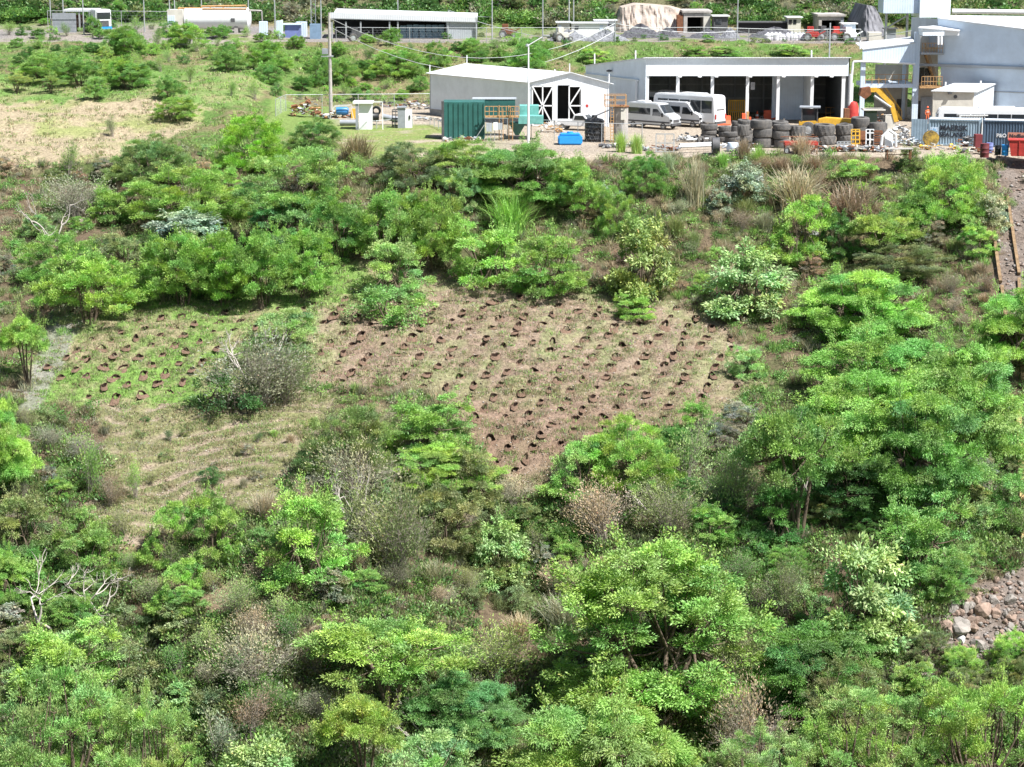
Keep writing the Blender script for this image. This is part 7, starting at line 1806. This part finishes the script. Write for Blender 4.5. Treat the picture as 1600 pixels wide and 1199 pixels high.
simple_box(893, 948, 37, 297, 2.4, (WHP, WHR, BLU), 'site_cabin', 'long low white site cabin on the terrace', 'cabin', win=((898, 904, 41, 46),), door=(937, 942, 40))
simple_box(930, 962, 33, 301, 2.4, (WHP, WHR, BLU), 'site_cabin', 'white site cabin behind the right end of the long low one', 'cabin', win=((950, 955, 37, 42),))
simple_box(1231, 1251, 28, 306, 3, (CREAM, WHP, BLU), 'guard_hut', 'small glazed hut with a white flat roof beside the dark canopy', 'hut', win=((1232, 1237, 31, 38), (1239, 1244, 31, 38)))
simple_box(1115, 1137, 26, 306, 3, (DSTEEL, WHP, BLU), 'guard_hut', 'dark hut with a white flat roof right of the tunnel portal', 'hut', win=((1118, 1127, 30, 38),))
simple_box(432, 441, 33, 294, 1.2, (BLU, BLU, BLU), 'electric_cubicle', 'pale blue electric cubicle at the right end of the tank pipes', 'cubicle', roof=False)
simple_box(405, 417, 34, 294, 1.2, (BLU, WHP, BLU), 'electric_cubicle', 'pale blue cubicle with a white post, left of the other cubicle', 'cubicle', roof=False)
simple_box(445, 468, 39, 296, 2.0, (mat('indigo_paint', (.16, .2, .42), .6), BLU, BLU), 'machine_box', 'indigo machine box under a blue cover on the terrace', 'machine')
simple_box(462, 478, 35, 299, 2.0, (BLU, BLU, BLU), 'machine_box', 'taller pale blue machine box behind the indigo one', 'machine', roof=False)
simple_box(484, 500, 38, 295, 1.6, (mat('slate_blue_paint', (.2, .3, .42), .6), BLU, BLU), 'machine_box', 'slate blue machine box at the foot of the lattice tower', 'machine', roof=False)
simple_box(1155, 1228, 36, 307, 3, (DARKIN, DSTEEL, BLU), 'dark_canopy', 'long dark low canopy on the terrace left of the glazed hut', 'canopy')
simple_box(1317, 1337, 38, 292, 2, (BLU, WHP, BLU), 'site_cabin', 'pale blue small cabin near the second tunnel portal', 'cabin')
simple_box(1358, 1378, 51, 291, 2, (CREAM, CONC, BLU), 'water_trough', 'concrete box trough below the grey rock', 'trough', roof=False)
simple_box(1385, 1400, 46, 291, 2, (GREY, DSTEEL, BLU), 'pump_box', 'grey pump box with a dark cover below the grey rock', 'pump box')
def portal(px0, px1, pt, Y, label, wall=CONC, pil=None, dark=(.12, .88)):
    g0 = float(zat(X_((px0 + px1) / 2, 50, Y), Y)); X = lambda q: X_(q, 45, Y); h = Z_(px0, pt, Y); t = wthing('tunnel_portal', label, 'tunnel portal', Vector((X(px0), Y, g0))); w_ = X(px1) - X(px0); a = X(px0) + w_ * dark[0]; b = X(px0) + w_ * dark[1]; oh = g0 + (h - g0) * .78
    MB().box(X(px0), a, Y, Y + 6, g0 - .4, h).build('side_wall', wall, t); MB().box(b, X(px1), Y, Y + 6, g0 - .4, h).build('side_wall', pil or wall, t)
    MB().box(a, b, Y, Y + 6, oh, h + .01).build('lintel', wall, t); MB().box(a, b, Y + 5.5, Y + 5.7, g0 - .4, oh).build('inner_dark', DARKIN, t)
    MB().box(X(px0) - .2, X(px1) + .2, Y - .2, Y + 7, h + .01, h + .3).build('cap', wall, t)
portal(1068, 1110, 20, 308, 'concrete tunnel portal with a cream pillar beside the white rock face', CONC, CREAM, (.14, .74))
portal(1279, 1318, 26, 306, 'second concrete tunnel portal left of the grey rock', CONC, GREY)
simple_box(1058, 1067, 24, 308, 2, (RUST, RUST, RUST), 'brick_pier', 'red-brown pier between white rock face and tunnel portal', 'pier', roof=False)
def rock_face(px0, px1, pyt, pyb, Y, mat_, label, seed, streak=3, tops=None):
    nx_, nz = 46, 22; V = []; 
    for j in range(nz + 1):
        for i in range(nx_ + 1):
            u = i / nx_; v = j / nz; px = px0 + (px1 - px0) * u
            tp = np.interp(u, *tops) if tops else 0
            ptop = pyt + tp * (pyb - pyt)
            a = atY(px, pyb + (ptop - pyb) * v, Y); edge = min(u, 1 - u) * 6
            dep = .8 * float(vnoise(np.array([px * .13]), np.array([v * streak]), 1, seed)[0]) + .45 * float(vnoise(np.array([px * .4]), np.array([v * 6]), 1, seed + 1)[0]) + 3.0 * v - 1.5 * min(1, edge)
            V.append((a.x, Y + dep, a.z - (1.2 if j == 0 else 0)))
    n = nx_ + 1; F = [(j * n + i, j * n + i + 1, (j + 1) * n + i + 1, (j + 1) * n + i) for j in range(nz) for i in range(nx_)]
    # close it behind so that it is a body of rock
    nV = len(V); V += [(x, Y + 12, z) for (x, y, z) in V[:n]] + [(x, Y + 12, z) for (x, y, z) in V[nz * n:nz * n + n]]
    F += [(nz * n + i, nz * n + i + 1, nV + n + i + 1, nV + n + i) for i in range(nx_)]
    F += [(nV + i + 1, nV + i, nV + n + i, nV + n + i + 1) for i in range(nx_)]
    m = MB(); m.v = V; m.f = F; return solo('rock_outcrop', m, mat_, label, 'rock face', (V[0][0], Y, V[0][2]))
ROCKW = mat('pale_broken_rock', (.44, .385, .34), .9, var=.2, scale=.6, bump=1.0, dirt=(.33, .26, .21)); ROCKG = mat('grey_slate_rock', (.22, .22, .24), .9, var=.25, scale=.5, bump=.8)
rock_face(964, 1072, 8, 57, 309, ROCKW, 'pale pinkish quarried rock face left of the tunnel portal', 71, tops=([0, .08, .3, .6, .85, 1], [.5, .12, .0, .05, .1, .2]))
rock_face(1345, 1388, 6, 58, 300, ROCKG, 'steep grey slate outcrop beside the blue head house', 75, 1.2, tops=([0, .3, .6, 1], [.6, .05, .1, .7]))
def mound(px0, px1, pyt, Y, mat_, name, label, seed, kind=None):
    g = tz((px0 + px1) / 2, Y); hw = (px1 - px0) / 2 * Y / FPX; h = Z_(px0, pyt, Y) - g.z; V = []; nr, na = 10, 28; r = random.Random(seed)
    for k in range(nr + 1):
        for i in range(na):
            a_ = 2 * math.pi * i / na; t = k / nr; rr = hw * t * (1 + .1 * math.sin(3 * a_ + seed)); V.append((g.x + rr * math.cos(a_), g.y + rr * .45 * math.sin(a_), g.z - .2 + (h + .2) * (1 - t ** 1.3) * (1 + .18 * math.sin(a_ * 2 + seed)) + r.uniform(-.14, .14)))
    F = [(k * na + i, k * na + (i + 1) % na, (k + 1) * na + (i + 1) % na, (k + 1) * na + i) for k in range(nr) for i in range(na)]
    m = MB(); m.v = V; m.f = F; o = solo(name, m, mat_, label, 'mound', g); return o
GRM = mat('grey_gravel', (.30, .31, .34), .95, var=.3, scale=4, bump=.9); GRD = mat('dark_ore', (.14, .14, .16), .95, var=.3, scale=4, bump=.9)
mound(850, 925, 49, 293, GRM, 'gravel_mound', 'pale grey gravel mound below the long low white cabin', 1); mound(905, 985, 50, 292, GRM, 'gravel_mound', 'grey gravel mound under the short pole', 2); mound(960, 1040, 41, 298, GRD, 'gravel_mound', 'dark ore mound in front of the pale rock face', 3)
mound(1010, 1075, 45, 299, GRD, 'gravel_mound', 'dark ore mound right below the brown pier', 4); mound(1070, 1140, 47, 298, GRD, 'gravel_mound', 'dark low mound before the tunnel portal', 5); mound(1120, 1160, 46, 296, GRM, 'gravel_mound', 'grey mound at the foot of the mast by the portal', 6)
mound(1160, 1260, 45, 299, GRD, 'gravel_mound', 'dark ore mound behind the white sacks', 7)
SACK = mat('white_sack_cloth', (.66, .65, .70), .9, var=.12, scale=2)
for i in range(22):
    px = 1200 + (i % 11) * 6.2; Y = 293 + (i // 11) * 1.2; g = tz(px, Y); r = random.Random(i); m = MB().lathe([(0, 0), (.5, .03), (.58, .35), (.5, .72), (.2, .9), (.12, 1.02), (0, 1.0)], (0, 0, 0), 12)
    o = solo('bulk_sack', m, SACK, 'white bulk sack in the double row on the terrace, left of the red machines', 'sack', (0, 0, 0), 'white bulk sacks on the terrace', smooth=True); o.location = g + Vector((0, 0, -.05)); o.scale = (r.uniform(.8, 1.1),) * 2 + (r.uniform(.8, 1.15),)
def machine(px, Y, mat_, label, name='farm_machine'):
    p = tz(px, Y); t = thing(name, label, 'machine', p, random.Random(px).uniform(-.4, .4)); MB().box(-1.1, .6, -.5, .5, .5, 1.2).build('body', mat_, t, bevel=.05); MB().box(-.9, -.1, -.45, .45, 1.2, 1.9).build('hood', mat_, t)
    for x, r_ in ((-.8, .55), (.8, .35)):
        for y in (-.6, .6): wheel_part(t, x, y, r_, .25)
    MB().beam((.5, 0, .8), (1.5, 0, 1.3), .15).build('arm', mat_, t)
machine(1272, 292, RED, 'small red machine at the right end of the white sacks'); machine(1290, 293.5, DSTEEL, 'dark machine between the two red ones on the terrace'); machine(1312, 292, RED, 'red machine with raised arm below the second portal'); machine(1331, 291.5, WHP, 'white machine at the right of the red ones on the terrace'); machine(795, 297, RUST, 'rusty machine right of the long open shed')
machine(880, 291, CREAM, 'pale machine below the small pale cabin'); machine(560, 289.5, DSTEEL, 'dark small machine before the left end of the long open shed')
# ---------------------------------------------------------------- timbers, rocks and rubble on the right
def timber(a, b, r_, label, wd=WOOD):
    A = z_(*a); B = z_(*b); A.z += .25; B.z += .25; m = MB().beam(A, B, r_, r_ * 1.1); solo('timber_log', m, wd, label, 'timber', A)
timber((1550, 352), (1563, 445), .28, 'long rotten timber on the rubble slope, lower left one of the pair', WOOD)
timber((1574, 312), (1592, 432), .26, 'long rotten timber on the rubble slope, upper right one of the pair', WOOD)
timber((1591, 640), (1600, 850), .4, 'thick yellowish timber lying down the slope at the right edge', mat('yellow_timber', (.5, .36, .16), .9, var=.2, scale=3))
timber((1565, 452), (1578, 560), .28, 'rotten timber continuing below the lower left one on the rubble slope')
timber((1592, 440), (1597, 600), .26, 'rotten timber continuing below the upper right one on the rubble slope')
timber((120, 352), (172, 330), .3, 'grey fallen log in the brush below the dry meadow', mat('grey_log', (.4, .33, .27), .9))
def rock_mesh(seed):
    import bmesh
    bm = bmesh.new(); bmesh.ops.create_icosphere(bm, subdivisions=2, radius=.5); r = random.Random(seed)
    pl = [(Vector((r.gauss(0, 1), r.gauss(0, 1), r.gauss(0, 1))).normalized(), r.uniform(.28, .42)) for _ in range(9)]
    for v in bm.verts:
        for n, d in pl:
            k = v.co.dot(n) - d
            if k > 0: v.co -= n * k
        v.co *= r.uniform(.97, 1.03)
    me = bpy.data.meshes.new('rock'); bm.to_mesh(me); bm.free(); return me
RK = []
for i in range(8):
    me = rock_mesh(i); me.materials.append(STONE if i % 3 else STONEG); RK.append(me)
r = random.Random(77); nrk = 0
while nrk < 150:
    px = r.uniform(1425, 1640); py = r.uniform(860, 1060)
    if not inpoly(np.array([px]), np.array([py]), [(1620, 860), (1540, 915), (1475, 955), (1480, 1000), (1430, 1035), (1400, 1060), (1420, 1070), (1500, 1020), (1600, 1035), (1650, 1040), (1650, 860)])[0]: continue
    g = z_(px, py); s = r.choice([.4, .5, .6, .7, .9, 1.1]) * (1.0 if 1480 < px < 1580 and 930 < py < 1010 else .7)
    o = link('rock', RK[nrk % 8]); o.location = g + Vector((0, 0, s * .12)); o.rotation_euler = (r.uniform(0, 6), r.uniform(0, 6), r.uniform(0, 6)); o.scale = (s * 1.2, s, s * .8)
    tag(o, 'angular broken stone in the rock heap at the lower right', 'rock', 'rocks of the lower right heap'); nrk += 1
for i, (px, py, s, m_, lab) in enumerate([(1500, 990, 1.6, STONEG, 'biggest grey boulder of the lower right rock heap'), (1538, 960, 1.7, STONE, 'big pinkish boulder of the lower right rock heap'), (1478, 985, 1.2, STONE, 'rounded pink boulder at the left of the rock heap'), (1502, 1002, .8, mat('white_stone', (.75, .74, .72), .8), 'bright white stone in the lower right rock heap')]):
    me = rock_mesh(40 + i); me.materials.append(m_); o = link('boulder', me); o.location = z_(px, py) + Vector((0, 0, s * .2)); o.scale = (s, s, s * .85); o.rotation_euler = (i, i * 2, i * 3); tag(o, lab, 'boulder')
# small stones nobody could count
def stones(name, label, sx, sy, s0, s1, cols, rng, keep):
    X, Y, Z = ground(sx, sy); mk = zone_masks(sx, sy); I = np.where(keep(mk, X, Y))[0]; X, Y, Z = X[I], Y[I], Z[I]; n = len(X)
    base_ = np.array([(1, 0, 0), (0, 1, 0), (-1, 0, 0), (0, -1, 0), (0, 0, .8), (0, 0, -.8)], float); Fq = [(0, 1, 4, 4)]
    V = base_[None] * rng.uniform(.6, 1.3, (n, 6, 1)); a = rng.uniform(0, 6.28, n); ca, sa = np.cos(a)[:, None], np.sin(a)[:, None]
    s = rng.uniform(s0, s1, n)[:, None]
    W_ = np.stack([(V[..., 0] * ca - V[..., 1] * sa) * s + X[:, None], (V[..., 0] * sa + V[..., 1] * ca) * s + Y[:, None], V[..., 2] * s * .7 + Z[:, None]], -1).reshape(-1, 3)
    f = np.array([(0, 1, 4), (1, 2, 4), (2, 3, 4), (3, 0, 4), (1, 0, 5), (2, 1, 5), (3, 2, 5), (0, 3, 5)]); F = (np.arange(n)[:, None, None] * 6 + f[None]).reshape(-1, 3)
    c = np.repeat(np.array(cols)[rng.integers(0, len(cols), n)] * rng.uniform(.7, 1.25, (n, 1)), 8, 0)
    me = np_mesh(name, W_, np.zeros((0, 4), int), [M_STUFF], col=c, tris=F); stuff(name, me, label, 'stones')
stones('rubble', 'loose grey and pink rubble covering the steep slope at the right edge', RNG.uniform(1400, 1900, 9000), RNG.uniform(235, 1090, 9000), .06, .3, [(.30, .24, .2), (.2, .17, .15), (.36, .33, .31), (.25, .17, .13)], RNG, lambda m, X, Y: m['rubble'] | m['rocks'])
stones('gravel', 'small stones and clods scattered over the clearings and the yard', RNG.uniform(-50, 1650, 60000), RNG.uniform(160, 900, 60000), .03, .10, [(.40, .33, .26), (.28, .21, .15), (.55, .51, .46), (.2, .13, .09), (.15, .1, .07)], RNG, lambda m, X, Y: m['clear'] | m['track'] | m['path'] | m['scr'] | ((Y > 205) & (Y < 224) & (X > -25)))
